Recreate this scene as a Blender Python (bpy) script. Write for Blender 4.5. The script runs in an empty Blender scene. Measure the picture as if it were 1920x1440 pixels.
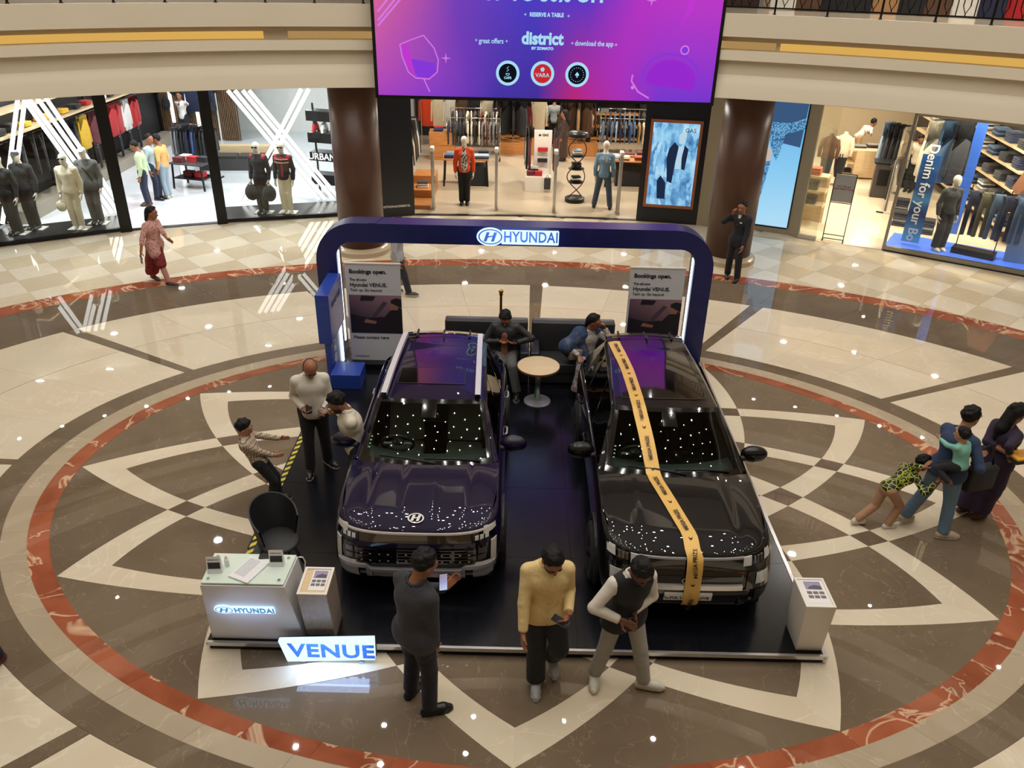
import bpy, bmesh, math, random
import numpy as np
from math import sin, cos, pi, radians, sqrt, hypot, atan2
from mathutils import Vector, Matrix
random.seed(7)
rng = np.random.default_rng(7)
SC = bpy.context.scene
COL = SC.collection

# ------------------------------------------------------------------ camera
FPX, PITCH, ROLL, EYE = 1505.26, 0.496888, 0.0234659, 6.06
def _axes():
    cp, sp = cos(PITCH), sin(PITCH)
    f = Vector((0, cp, -sp)); r = Vector((1, 0, 0)); u = r.cross(f)
    c, s = cos(ROLL), sin(ROLL)
    return c*r+s*u, -s*r+c*u, f
CR, CU, CF = _axes()
cam = bpy.data.objects.new('camera', bpy.data.cameras.new('camera'))
COL.objects.link(cam)
mw = Matrix.Identity(4)
for i, v in enumerate((CR, CU, -CF)):
    for k in range(3): mw[k][i] = v[k]
mw[2][3] = EYE
cam.matrix_world = mw
cam.data.sensor_width = 36; cam.data.lens = 36*FPX/1920
cam.data.clip_start = 0.05; cam.data.clip_end = 300
SC.camera = cam
SC.view_settings.view_transform = 'Standard'; SC.view_settings.look = 'None'
SC.view_settings.gamma = 1; SC.view_settings.use_curve_mapping = False
SC.view_settings.exposure = -0.08
try:
    SC.cycles.caustics_reflective = False; SC.cycles.caustics_refractive = False
    SC.cycles.max_bounces = 8; SC.cycles.transparent_max_bounces = 16
    SC.cycles.sample_clamp_indirect = 6
except Exception: pass
W_ = bpy.data.worlds.new('mall_ambient'); SC.world = W_; W_.use_nodes = True
W_.node_tree.nodes['Background'].inputs[0].default_value = (1.0, .95, .88, 1)
W_.node_tree.nodes['Background'].inputs[1].default_value = 0.13

# floor ellipse of the atrium
CX, CY, EA, EB, EP, EPS = 0.2005, 8.4436, 5.7957, 4.0652, -0.0354183, 0.0047936
def el(r, deg, z=0.0):
    a = radians(deg)+EPS
    x, y = EA*r*cos(a), EB*r*sin(a); c, s = cos(EP), sin(EP)
    return Vector((CX+c*x-s*y, CY+s*x+c*y, z))
def ray(px, py):
    return CF+(px-960)/FPX*CR-(py-720)/FPX*CU
def G(px, py, z=0.0):            # point of the sight line at height z
    d = ray(px, py); return Vector((0, 0, EYE))+d*((z-EYE)/d.z)
def GP(px, py, P, n):            # point of the sight line on a vertical plane
    d = ray(px, py); o = Vector((0, 0, EYE)); n = Vector((n[0], n[1], 0)); P = Vector((P[0], P[1], 0))
    return o+d*((P-o).dot(n)/d.dot(n))
def GY(px, py, Y): return GP(px, py, (0, Y), (0, 1))

# ------------------------------------------------------------------ lamps
def lamp(kind, loc, power, col=(1, .9, .74), size=.2, rot=(0, 0, 0), size_y=None, spot=None):
    l = bpy.data.lights.new('lamp', kind); l.energy = power; l.color = col
    if kind == 'AREA':
        l.shape = 'DISK' if size_y is None else 'RECTANGLE'; l.size = size
        if size_y: l.size_y = size_y
    else: l.shadow_soft_size = size
    if spot: l.spot_size = radians(spot); l.spot_blend = .6
    o = bpy.data.objects.new('lamp', l); COL.objects.link(o); o.location = loc; o.rotation_euler = rot
    return o
WARM = (1, .955, .89); COOL = (.93, .97, 1)
# atrium ceiling downlights, in rings
for rr, n, ph in ((.25, 5, 20), (.6, 10, 5), (.95, 16, 12), (1.3, 21, 3), (1.6, 24, 9), (1.9, 26, 0)):
    for k in range(n):
        lamp('AREA', el(rr, ph+360*k/n, 13.9), 23, WARM, .12)
# soffit downlights over the gallery round the atrium
for k in range(34):
    a = 20+k*140/33
    lamp('AREA', el(2.38, a, 3.5), 5, WARM, .07)
for k in range(24):
    lamp('AREA', el(2.3, 4+k*15, 8.3), 4, WARM, .07)

# ------------------------------------------------------------------ materials
def lin(c):
    return tuple((v/12.92 if v <= .04045 else ((v+.055)/1.055)**2.4) for v in (x/255 for x in c))
MATS = {}
def mat(name, c=(128, 128, 128), rough=.5, metal=0, coat=0, spec=.5, emit=None, es=1.0, alpha=1, var=0, noise=0, nscale=8, bump=0, bscale=60, sheen=0):
    if name in MATS: return MATS[name]
    m = bpy.data.materials.new(name); m.use_nodes = True
    nt = m.node_tree; b = nt.nodes['Principled BSDF']
    col = lin(c)
    b.inputs['Base Color'].default_value = (*col, 1)
    b.inputs['Roughness'].default_value = rough; b.inputs['Metallic'].default_value = metal
    b.inputs['Coat Weight'].default_value = coat; b.inputs['Coat Roughness'].default_value = .012
    b.inputs['Specular IOR Level'].default_value = spec
    if sheen: b.inputs['Sheen Weight'].default_value = sheen
    if emit:
        b.inputs['Emission Color'].default_value = (*lin(emit), 1); b.inputs['Emission Strength'].default_value = es
    m.diffuse_color = (*col, 1)
    src = None
    if noise:
        tc = nt.nodes.new('ShaderNodeTexCoord'); n = nt.nodes.new('ShaderNodeTexNoise')
        n.inputs['Scale'].default_value = nscale; n.inputs['Detail'].default_value = 5
        nt.links.new(tc.outputs['Object'], n.inputs['Vector'])
        mx = nt.nodes.new('ShaderNodeMix'); mx.data_type = 'RGBA'
        mx.inputs[6].default_value = (*[v*(1-noise) for v in col], 1); mx.inputs[7].default_value = (*[min(1, v*(1+noise)) for v in col], 1)
        nt.links.new(n.outputs['Fac'], mx.inputs[0]); src = mx.outputs[2]
    if var:
        oi = nt.nodes.new('ShaderNodeObjectInfo'); h = nt.nodes.new('ShaderNodeHueSaturation')
        mr = nt.nodes.new('ShaderNodeMapRange'); mr.inputs[3].default_value = 1-var; mr.inputs[4].default_value = 1+var
        nt.links.new(oi.outputs['Random'], mr.inputs[0]); nt.links.new(mr.outputs[0], h.inputs['Value'])
        if src: nt.links.new(src, h.inputs['Color'])
        else: h.inputs['Color'].default_value = (*col, 1)
        src = h.outputs['Color']
    if src: nt.links.new(src, b.inputs['Base Color'])
    if bump:
        tc = nt.nodes.new('ShaderNodeTexCoord'); n = nt.nodes.new('ShaderNodeTexNoise'); n.inputs['Scale'].default_value = bscale
        bp = nt.nodes.new('ShaderNodeBump'); bp.inputs['Strength'].default_value = bump; bp.inputs['Distance'].default_value = .02
        nt.links.new(tc.outputs['Object'], n.inputs['Vector']); nt.links.new(n.outputs['Fac'], bp.inputs['Height']); nt.links.new(bp.outputs[0], b.inputs['Normal'])
    MATS[name] = m
    return m
def emis(name, c, s=1.0):
    if name in MATS: return MATS[name]
    m = bpy.data.materials.new(name); m.use_nodes = True; nt = m.node_tree
    nt.nodes.remove(nt.nodes['Principled BSDF']); e = nt.nodes.new('ShaderNodeEmission')
    e.inputs[0].default_value = (*lin(c), 1); e.inputs[1].default_value = s
    nt.links.new(e.outputs[0], nt.nodes['Material Output'].inputs[0]); MATS[name] = m
    return m
def glass(name, tint=(235, 240, 238), refl=1.45):
    if name in MATS: return MATS[name]
    m = bpy.data.materials.new(name); m.use_nodes = True; nt = m.node_tree
    nt.nodes.remove(nt.nodes['Principled BSDF'])
    t = nt.nodes.new('ShaderNodeBsdfTransparent'); t.inputs[0].default_value = (*lin(tint), 1)
    g = nt.nodes.new('ShaderNodeBsdfGlossy'); g.inputs['Roughness'].default_value = .01
    lw = nt.nodes.new('ShaderNodeLayerWeight'); lw.inputs[0].default_value = .5; f0 = ((refl-1)/(refl+1))**2
    pw = nt.nodes.new('ShaderNodeMath'); pw.operation = 'POWER'; pw.inputs[1].default_value = 5; nt.links.new(lw.outputs['Facing'], pw.inputs[0])
    f = nt.nodes.new('ShaderNodeMath'); f.operation = 'MULTIPLY_ADD'; f.inputs[1].default_value = 1-f0; f.inputs[2].default_value = f0; nt.links.new(pw.outputs[0], f.inputs[0])
    x = nt.nodes.new('ShaderNodeMixShader')
    nt.links.new(f.outputs[0], x.inputs[0]); nt.links.new(t.outputs[0], x.inputs[1]); nt.links.new(g.outputs[0], x.inputs[2])
    nt.links.new(x.outputs[0], nt.nodes['Material Output'].inputs[0]); MATS[name] = m
    return m
def nodemat(name, rough=.5, coat=0):
    m = bpy.data.materials.new(name); m.use_nodes = True
    b = m.node_tree.nodes['Principled BSDF']; b.inputs['Roughness'].default_value = rough; b.inputs['Coat Weight'].default_value = coat
    MATS[name] = m
    return m, m.node_tree, b
def ramp(nt, stops, fac):
    r = nt.nodes.new('ShaderNodeValToRGB'); e = r.color_ramp.elements
    while len(e) < len(stops): e.new(.5)
    for i, (p, c) in enumerate(stops): e[i].position = p; e[i].color = (*lin(c), 1)
    nt.links.new(fac, r.inputs[0]); return r.outputs[0]
def marble(name, base, dark, vein, vscale=1.2, vw=.03, rough=.07, var=.06, coat=0, nscale=.9, bump=.0):
    m, nt, b = nodemat(name, rough)
    tc = nt.nodes.new('ShaderNodeTexCoord'); oi = nt.nodes.new('ShaderNodeObjectInfo')
    mp = nt.nodes.new('ShaderNodeVectorMath'); mp.operation = 'MULTIPLY_ADD'
    mp.inputs[0].default_value = (37, 19, 11)
    cmb = nt.nodes.new('ShaderNodeCombineXYZ')
    nt.links.new(oi.outputs['Random'], cmb.inputs[0]); nt.links.new(oi.outputs['Random'], cmb.inputs[1]); nt.links.new(oi.outputs['Random'], cmb.inputs[2])
    nt.links.new(cmb.outputs[0], mp.inputs[1]); nt.links.new(tc.outputs['Object'], mp.inputs[2])
    n = nt.nodes.new('ShaderNodeTexNoise'); n.inputs['Scale'].default_value = nscale; n.inputs['Detail'].default_value = 7; n.inputs['Distortion'].default_value = .8
    nt.links.new(mp.outputs[0], n.inputs['Vector'])
    c1 = ramp(nt, [(.3, dark), (.65, base)], n.outputs['Fac'])
    v = nt.nodes.new('ShaderNodeTexNoise'); v.inputs['Scale'].default_value = vscale; v.inputs['Detail'].default_value = 4; v.inputs['Distortion'].default_value = 1.6
    nt.links.new(mp.outputs[0], v.inputs['Vector'])
    mm = nt.nodes.new('ShaderNodeMath'); mm.operation = 'SUBTRACT'; mm.inputs[1].default_value = .5
    ab = nt.nodes.new('ShaderNodeMath'); ab.operation = 'ABSOLUTE'
    nt.links.new(v.outputs['Fac'], mm.inputs[0]); nt.links.new(mm.outputs[0], ab.inputs[0])
    mr = nt.nodes.new('ShaderNodeMapRange'); mr.inputs[1].default_value = 0; mr.inputs[2].default_value = vw; mr.inputs[3].default_value = 1; mr.inputs[4].default_value = 0
    nt.links.new(ab.outputs[0], mr.inputs[0])
    mx = nt.nodes.new('ShaderNodeMix'); mx.data_type = 'RGBA'; mx.inputs[7].default_value = (*lin(vein), 1)
    nt.links.new(mr.outputs[0], mx.inputs[0]); nt.links.new(c1, mx.inputs[6])
    h = nt.nodes.new('ShaderNodeHueSaturation'); m2 = nt.nodes.new('ShaderNodeMapRange'); m2.inputs[3].default_value = 1-var; m2.inputs[4].default_value = 1+var
    nt.links.new(oi.outputs['Random'], m2.inputs[0]); nt.links.new(m2.outputs[0], h.inputs['Value']); nt.links.new(mx.outputs[2], h.inputs['Color'])
    nt.links.new(h.outputs[0], b.inputs['Base Color'])
    if bump:
        w = nt.nodes.new('ShaderNodeTexNoise'); w.inputs['Scale'].default_value = 1.7; w.inputs['Detail'].default_value = 1
        bp = nt.nodes.new('ShaderNodeBump'); bp.inputs['Strength'].default_value = bump; bp.inputs['Distance'].default_value = .01
        nt.links.new(tc.outputs['Object'], w.inputs['Vector']); nt.links.new(w.outputs['Fac'], bp.inputs['Height']); nt.links.new(bp.outputs[0], b.inputs['Normal'])
    return m
def wood(name, a, c, rough=.35, scale=1.0, axis=2):
    m, nt, b = nodemat(name, rough)
    tc = nt.nodes.new('ShaderNodeTexCoord'); mp = nt.nodes.new('ShaderNodeMapping')
    s = [14*scale]*3; s[axis] = .9*scale; mp.inputs['Scale'].default_value = s
    n = nt.nodes.new('ShaderNodeTexNoise'); n.inputs['Scale'].default_value = 3; n.inputs['Detail'].default_value = 6
    nt.links.new(tc.outputs['Object'], mp.inputs[0]); nt.links.new(mp.outputs[0], n.inputs['Vector'])
    nt.links.new(ramp(nt, [(.35, a), (.65, c)], n.outputs['Fac']), b.inputs['Base Color'])
    return m

# ------------------------------------------------------------------ mesh building
class MB:
    def __init__(s): s.v = []; s.f = []; s.m = []; s.mi = 0
    def add(s, vs, fs):
        o = len(s.v); s.v += [tuple(v) for v in vs]; s.f += [tuple(i+o for i in f) for f in fs]; s.m += [s.mi]*len(fs); return s
    def box(s, c, d, R=None, taper=1.0):
        x, y, z = d[0]/2, d[1]/2, d[2]/2
        vs = [Vector((sx*x*(taper if sz > 0 else 1), sy*y*(taper if sz > 0 else 1), sz*z)) for sz in (-1, 1) for sx, sy in ((-1, -1), (1, -1), (1, 1), (-1, 1))]
        if R is not None: vs = [R@v for v in vs]
        c = Vector(c)
        return s.add([v+c for v in vs], [(3, 2, 1, 0), (4, 5, 6, 7), (0, 1, 5, 4), (1, 2, 6, 5), (2, 3, 7, 6), (3, 0, 4, 7)])
    def bx(s, x0, x1, y0, y1, z0, z1): return s.box(((x0+x1)/2, (y0+y1)/2, (z0+z1)/2), (x1-x0, y1-y0, z1-z0))
    def beam(s, a, b, w, h=None, up=(0, 0, 1)):
        a, b = Vector(a), Vector(b); h = h or w; d = (b-a).normalized(); up = Vector(up)
        if abs(d.dot(up)) > .98: up = Vector((0, 1, 0))
        r = d.cross(up).normalized(); u = r.cross(d)
        vs = [p+r*(sx*w/2)+u*(sz*h/2) for p in (a, b) for sx, sz in ((-1, -1), (1, -1), (1, 1), (-1, 1))]
        return s.add(vs, [(0, 1, 2, 3), (7, 6, 5, 4), (4, 5, 1, 0), (5, 6, 2, 1), (6, 7, 3, 2), (7, 4, 0, 3)])
    def tube(s, pts, r, n=8, cap=True):
        pts = [Vector(p) for p in pts]; N = len(pts)
        rs = r if isinstance(r, (list, tuple)) else [r]*N
        base = len(s.v); u = None
        for i, p in enumerate(pts):
            d = (pts[min(i+1, N-1)]-pts[max(i-1, 0)]).normalized()
            if u is None:
                u = d.cross(Vector((0, 0, 1)))
                if u.length < .05: u = d.cross(Vector((1, 0, 0)))
            u = (u-d*u.dot(d)).normalized(); w = d.cross(u)
            for k in range(n):
                a = 2*pi*k/n; s.v.append(tuple(p+(u*cos(a)+w*sin(a))*rs[i]))
        fs = []
        for i in range(N-1):
            for k in range(n):
                a, b = base+i*n+k, base+i*n+(k+1) % n; fs.append((a, b, b+n, a+n))
        if cap:
            fs.append(tuple(base+k for k in range(n))[::-1]); fs.append(tuple(base+(N-1)*n+k for k in range(n)))
        s.f += fs; s.m += [s.mi]*len(fs); return s
    def lathe(s, prof, n=24, c=(0, 0, 0), sx=1, sy=1):
        base = len(s.v); c = Vector(c)
        for r, z in prof:
            for k in range(n):
                a = 2*pi*k/n; s.v.append((c.x+r*cos(a)*sx, c.y+r*sin(a)*sy, c.z+z))
        fs = []
        for i in range(len(prof)-1):
            for k in range(n):
                a, b = base+i*n+k, base+i*n+(k+1) % n; fs.append((a, b, b+n, a+n))
        if prof[0][0] > 1e-4: fs.append(tuple(base+k for k in range(n))[::-1])
        if prof[-1][0] > 1e-4: fs.append(tuple(base+(len(prof)-1)*n+k for k in range(n)))
        s.f += fs; s.m += [s.mi]*len(fs); return s
    def prism(s, poly, z0, z1):
        n = len(poly); vs = [(p[0], p[1], z0) for p in poly]+[(p[0], p[1], z1) for p in poly]
        fs = [tuple(range(n-1, -1, -1)), tuple(range(n, 2*n))]+[(i, (i+1) % n, (i+1) % n+n, i+n) for i in range(n)]
        return s.add(vs, fs)
    def ext(s, poly3, off):           # extrude a 3-D polygon along a vector
        n = len(poly3); off = Vector(off); vs = [Vector(p) for p in poly3]; vs += [p+off for p in vs]
        fs = [tuple(range(n-1, -1, -1)), tuple(range(n, 2*n))]+[(i, (i+1) % n, (i+1) % n+n, i+n) for i in range(n)]
        return s.add(vs, fs)
    def grid(s, P, flip=False, closed=False):   # P: rows x cols of points
        R, Cn = len(P), len(P[0]); o = len(s.v)
        for row in P: s.v += [tuple(p) for p in row]
        fs = []
        for i in range(R-1):
            for j in range(Cn if closed else Cn-1):
                a, b = o+i*Cn+j, o+i*Cn+(j+1) % Cn
                q = (a, b, b+Cn, a+Cn); fs.append(q[::-1] if flip else q)
        s.f += fs; s.m += [s.mi]*len(fs); return s
    def ball(s, c, r, n=10, m=7, R=None):
        c = Vector(c); r = r if isinstance(r, (tuple, list)) else (r, r, r); P = []
        for i in range(m+1):
            t = pi*i/m; row = []
            for k in range(n):
                v = Vector((r[0]*sin(t)*cos(2*pi*k/n), r[1]*sin(t)*sin(2*pi*k/n), -r[2]*cos(t)))
                row.append(c+(R@v if R is not None else v))
            P.append(row)
        return s.grid(P, closed=True)
    def build(s, name, mats, parent=None, smooth=False, bevel=0, bseg=2, sub=0, loc=None, weld=False, angle=None):
        me = bpy.data.meshes.new(name); me.from_pydata(s.v, [], s.f)
        mats = mats if isinstance(mats, (list, tuple)) else [mats]
        for m in mats: me.materials.append(m)
        if len(mats) > 1: me.polygons.foreach_set('material_index', s.m)
        if weld:
            bm = bmesh.new(); bm.from_mesh(me); bmesh.ops.remove_doubles(bm, verts=bm.verts, dist=1e-4); bm.to_mesh(me); bm.free()
        if bevel:
            bm = bmesh.new(); bm.from_mesh(me)
            es = [e for e in bm.edges if len(e.link_faces) == 2 and e.calc_face_angle() > .6]
            bmesh.ops.bevel(bm, geom=es, offset=bevel, segments=bseg, affect='EDGES', profile=.5)
            bm.to_mesh(me); bm.free()
        if smooth: me.polygons.foreach_set('use_smooth', [True]*len(me.polygons))
        if angle: me.set_sharp_from_angle(angle=radians(angle))
        me.update()
        o = bpy.data.objects.new(name, me); COL.objects.link(o)
        if parent is not None: o.parent = parent
        if loc is not None: o.location = loc
        if sub:
            md = o.modifiers.new('s', 'SUBSURF'); md.levels = sub; md.render_levels = sub
        return o
def tag(o, label=None, cat=None, group=None, kind=None):
    if label: o['label'] = label
    if cat: o['category'] = cat
    if group: o['group'] = group
    if kind: o['kind'] = kind
    return o
def thing(name, label, cat, loc=(0, 0, 0), rotz=0, group=None):
    o = bpy.data.objects.new(name, None); COL.objects.link(o); o.empty_display_size = .1
    o.location = loc; o.rotation_euler = (0, 0, rotz); return tag(o, label, cat, group)
def struct(o): o['kind'] = 'structure'; return o
def root(name, loc=(0, 0, 0)):
    o = bpy.data.objects.new(name, None); COL.objects.link(o); o.location = loc; return struct(o)
def copy_tree(o, loc, rotz=None, label=None, group=None, mats=None):
    def cp(x, p):
        c = x.copy(); COL.objects.link(c)
        if p is not None: c.parent = p
        for ch in x.children: cp(ch, c)
        return c
    r = cp(o, None); r.location = loc
    if rotz is not None: r.rotation_euler = (0, 0, rotz)
    if label: r['label'] = label
    if group: r['group'] = group
    return r
def rotz(a): return Matrix.Rotation(a, 3, 'Z')
def recol(o, m):               # give a copied mesh object its own data with another material
    o.data = o.data.copy(); o.data.materials[0] = m; return o

_TXT = {}
def text_mesh(body, size, depth=.004, bold=0.0, align='CENTER', spacing=1.0, shear=0.0, xs=1.0):
    cu = bpy.data.curves.new('t', 'FONT'); cu.body = body; cu.size = size; cu.extrude = depth/2; cu.offset = bold
    cu.align_x = align; cu.align_y = 'CENTER'; cu.space_character = spacing; cu.shear = shear; cu.resolution_u = 3
    t = bpy.data.objects.new('t', cu); COL.objects.link(t)
    bpy.context.view_layer.update()
    dg = bpy.context.evaluated_depsgraph_get()
    me = bpy.data.meshes.new_from_object(t.evaluated_get(dg))
    bpy.data.objects.remove(t); bpy.data.curves.remove(cu)
    if xs != 1: me.transform(Matrix.Diagonal((xs, 1, 1, 1)))
    return me
def text(name, body, size, m, parent, pos, right, up, depth=.004, bold=0.0, align='CENTER', spacing=1.0, shear=0.0, xs=1.0, label=None):
    me = text_mesh(body, size, depth, bold, align, spacing, shear, xs)
    r = Vector(right).normalized(); u = Vector(up); u = (u-r*u.dot(r)).normalized(); n = r.cross(u)
    M4 = Matrix.Identity(4)
    for i, v in enumerate((r, u, n)):
        for k in range(3): M4[k][i] = v[k]
    for k in range(3): M4[k][3] = pos[k]
    me.transform(M4); me.materials.clear(); me.materials.append(m)
    o = bpy.data.objects.new(name, me); COL.objects.link(o)
    if parent is not None: o.parent = parent
    if label: o['label'] = label
    return o
# ================================================================== SETTING
def pix(p):
    d = Vector(p)-Vector((0, 0, EYE)); w = d.dot(CF)
    return (960+FPX*d.dot(CR)/w, 720-FPX*d.dot(CU)/w) if w > .05 else (-9999, -9999)
def seen(p, m=330):
    x, y = pix(p); return -m < x < 1920+m and -m < y < 1440+m

M_BROWN = marble('brown_marble', (119, 104, 86), (104, 90, 73), (136, 119, 98), 1.6, .006, .014, .05, bump=.02)
M_DIAM = marble('dark_brown_marble', (110, 94, 79), (96, 80, 66), (125, 106, 88), 1.6, .008, .014, .08)
M_CREAM = marble('cream_marble', (219, 207, 184), (212, 198, 172), (224, 212, 190), 1.0, .012, .013, .03, bump=.02)
M_BEIGE = marble('beige_marble', (181, 166, 142), (172, 156, 132), (192, 178, 155), 1.2, .01, .02, .03)
M_RED = marble('red_marble', (164, 94, 66), (138, 72, 48), (212, 178, 146), 1.0, .024, .02, .12, nscale=1.6)
M_TILE_A = marble('cream_tile', (223, 213, 193), (217, 206, 184), (228, 218, 200), 1.0, .01, .014, .03)
M_TILE_B = marble('tan_tile', (208, 194, 168), (202, 187, 160), (214, 201, 177), 1.0, .01, .014, .03)

fl = MB().prism([el(3.6, a) for a in range(0, 360, 5)], -.3, 0)
floor = struct(fl.build('floor', M_BROWN))
def slab(name, poly, m, z=.003):
    return MB().prism([(p[0], p[1]) for p in poly], -.004, z).build(name, m, floor)
# --- the twelve-pointed inlay: every band is cut where it crosses the next one
def circ3(a, b, c):
    (ax, ay), (bx, by), (cx, cy) = a, b, c
    d = 2*(ax*(by-cy)+bx*(cy-ay)+cx*(ay-by))
    ux = ((ax*ax+ay*ay)*(by-cy)+(bx*bx+by*by)*(cy-ay)+(cx*cx+cy*cy)*(ay-by))/d
    uy = ((ax*ax+ay*ay)*(cx-bx)+(bx*bx+by*by)*(ax-cx)+(cx*cx+cy*cy)*(bx-ax))/d
    return ux, uy, hypot(ax-ux, ay-uy)
def pol(r, d): return (r*cos(radians(d)), r*sin(radians(d)))
CO = circ3(pol(.998, 0), pol(.77, 15), pol(.61, 30)); CI = circ3(pol(.898, 0), pol(.733, 12), pol(.561, 26))
def rad(C, d):
    dx, dy = cos(radians(d)), sin(radians(d)); b = dx*C[0]+dy*C[1]; q = b*b-(C[0]**2+C[1]**2-C[2]**2)
    s = [t for t in (b-sqrt(q), b+sqrt(q)) if t > 0]
    ref = 1-.0128*d
    return min(s, key=lambda t: abs(t-ref))
def cross(C1, C2, k):            # angle where curve C1 meets the mirrored curve C2 of the k-th tip further on
    lo, hi = 0, 30*k
    f = lambda d: rad(C1, d)-rad(C2, 30*k-d)
    if f(lo)*f(hi) > 0: return None
    for _ in range(50):
        m = (lo+hi)/2
        if f(lo)*f(m) <= 0: hi = m
        else: lo = m
    return (lo+hi)/2
oo1, oi1, io1, ii1 = 15, cross(CO, CI, 1), cross(CI, CO, 1), 15
oo2, io2, oi2 = 30, cross(CI, CO, 2), cross(CO, CI, 2)
def arc(C, d0, d1, n, base, sg): return [el(rad(C, d0+(d1-d0)*i/n), base+sg*(d0+(d1-d0)*i/n)) for i in range(n+1)]
for k in range(12):
    b = -90-30*k
    for sg in (-1, 1):
        P1 = arc(CO, 0, oo1, 8, b, sg)+arc(CI, io1, 0, 8, b, sg)
        P2 = arc(CO, oi1, oo2, 5, b, sg)+arc(CI, io2, ii1, 5, b, sg)
        P3 = arc(CO, oi2, 42, 4, b, sg)+arc(CI, 42, 30, 4, b, sg)
        for P in (P1, P2, P3):
            if any(seen(p) for p in P): slab('cream_inlay', P if sg > 0 else P[::-1], M_CREAM)
    D = [el(rad(CO, oo1), b+15), el(rad(CO, oi1), b+oi1), el(rad(CI, ii1), b+15), el(rad(CI, io1), b+io1)]
    if seen(D[0]): slab('brown_diamond', D, M_DIAM, .0025)
    D = [el(rad(CO, oo2), b+30), el(rad(CO, oi2), b+oi2), el(rad(CI, 30), b+30), el(rad(CI, io2), b+io2)]
    if seen(D[0]): slab('brown_diamond', D, M_DIAM, .0025)
def ring(name, r0, r1, n, m, a0=0, a1=360, ph=0, sub=4, z=.003):
    for k in range(n):
        A0, A1 = a0+(a1-a0)*k/n+ph, a0+(a1-a0)*(k+1)/n+ph
        g = .012
        P = [el(r0, A0+g+(A1-A0-2*g)*i/sub) for i in range(sub+1)]+[el(r1, A1-g-(A1-A0-2*g)*i/sub) for i in range(sub+1)]
        if any(seen(p) for p in P): slab(name, P, m, z)
ring('red_marble_slab', 1.0, 1.042, 54, M_RED)
ring('beige_marble_slab', 1.042, 1.092, 40, M_BEIGE)
ring('brown_marble_slab', 1.092, 1.156, 32, M_BROWN, ph=3)
S_ = [-1, 34.3, 64.0, 89.7, 116, 144.5, 179.5, 205, 236, 270, 304, 332, 359]
for a, b in zip(S_[:-1], S_[1:]):
    n = 3
    for k in range(n):
        A0, A1 = a+.75+(b-a-1.5)*k/n, a+.75+(b-a-1.5)*(k+1)/n
        ring('cream_marble_slab', 1.157, 1.44, 1, M_CREAM, A0, A1, sub=5)
        ring('cream_marble_slab', 1.442, 1.72, 1, M_CREAM, A0, A1, sub=5)
    ring('brown_marble_strip', 1.157, 1.72, 1, M_BROWN, b-.72, b+.72, sub=1)
ring('brown_marble_slab', 1.722, 1.996, 40, M_BROWN, ph=1)
ring('red_marble_slab', 1.997, 2.088, 60, M_RED, z=.004)
Tt = .775; th = radians(43); ux, uy = Vector((cos(th), sin(th))), Vector((-sin(th), cos(th)))
for i in range(-30, 31):
    for j in range(-30, 31):
        c = Vector((-9.4, 15.0))+ux*(Tt*i)+uy*(Tt*j)
        q = c-Vector((CX, CY)); lx, ly = q.x*cos(EP)+q.y*sin(EP), -q.x*sin(EP)+q.y*cos(EP)
        R = hypot(lx/EA, ly/EB)
        if 1.97 < R < 2.98 and q.y > 0 and seen((c.x, c.y, 0), 260):
            h = Tt/2-.0015
            slab('floor_tile', [c+ux*(sx*h)+uy*(sy*h) for sx, sy in ((-1, -1), (1, -1), (1, 1), (-1, 1))], M_TILE_A if (i+j) % 2 else M_TILE_B, .0015)

# --- gallery edge (fascia), soffit, upper storeys
M_FASC = mat('fascia_plaster', (220, 209, 186), .7, noise=.03, nscale=1)
M_FASC2 = mat('fascia_plaster_painted_shade', (208, 194, 168), .75)  # same plaster, with the shade of the recess put into its colour
def band(name, prof, m, a0=0, a1=360, n=96, parent=None, smooth=True):
    P = [[el(r, a0+(a1-a0)*i/n, z) for i in range(n+1)] for r, z in prof]
    return MB().grid(P).build(name, m, parent, smooth=smooth, angle=30)
fas = root('trim_1')
band('upper_fascia', [(2.090, 5.090), (2.055, 5.090), (2.055, 4.700), (2.105, 4.700)], M_FASC, parent=fas)
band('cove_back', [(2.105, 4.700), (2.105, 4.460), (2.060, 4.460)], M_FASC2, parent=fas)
band('middle_fascia', [(2.060, 4.460), (2.058, 4.290), (2.085, 4.270), (2.088, 4.020)], M_FASC, parent=fas)
band('lower_fascia', [(2.088, 4.020), (2.078, 3.970), (2.068, 3.820), (2.060, 3.605), (2.100, 3.605)], M_FASC, parent=fas)
E_COVE = emis('cove_glow_paint', (226, 178, 92), .95); E_COVED = emis('cove_glow_paint_dim', (200, 160, 100), .72)  # indirect light on the recess wall, painted as emissive strips, bright and faded
for nm, a0, a1, m, lb in (('painted_cove_glow', 115.5, 148, E_COVE, 'long warm painted cove glow in the balcony edge above the sportswear shop'),
                      ('painted_cove_glow', 102.5, 113.3, E_COVED, 'short dim painted cove glow beside the big screen above the first column'),
                      ('painted_cove_glow', 40, 68.6, E_COVE, 'long warm painted cove glow in the balcony edge above the denim shop'),
                      ('painted_cove_glow', 69, 77, E_COVED, 'short dim painted cove glow beside the big screen above the second column')):
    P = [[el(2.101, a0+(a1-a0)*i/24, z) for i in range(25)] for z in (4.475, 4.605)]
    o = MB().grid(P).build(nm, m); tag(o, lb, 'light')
M_SOFF = mat('soffit_plaster', (225, 215, 196), .8)
def ringplane(name, r0, r1, z, m, a0=0, a1=360, n=96, th=.05):
    P = [[el(r, a0+(a1-a0)*i/n, z+dz) for i in range(n+1)] for r, dz in ((r0, 0), (r1, 0), (r1, th), (r0, th))]
    P.append(P[0]); return struct(MB().grid(P).build(name, m))
ringplane('ceiling_soffit', 2.08, 3.6, 3.6, M_SOFF, th=.2)
M_GAL = mat('gallery_floor_stone', (214, 200, 176), .12)
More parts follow.
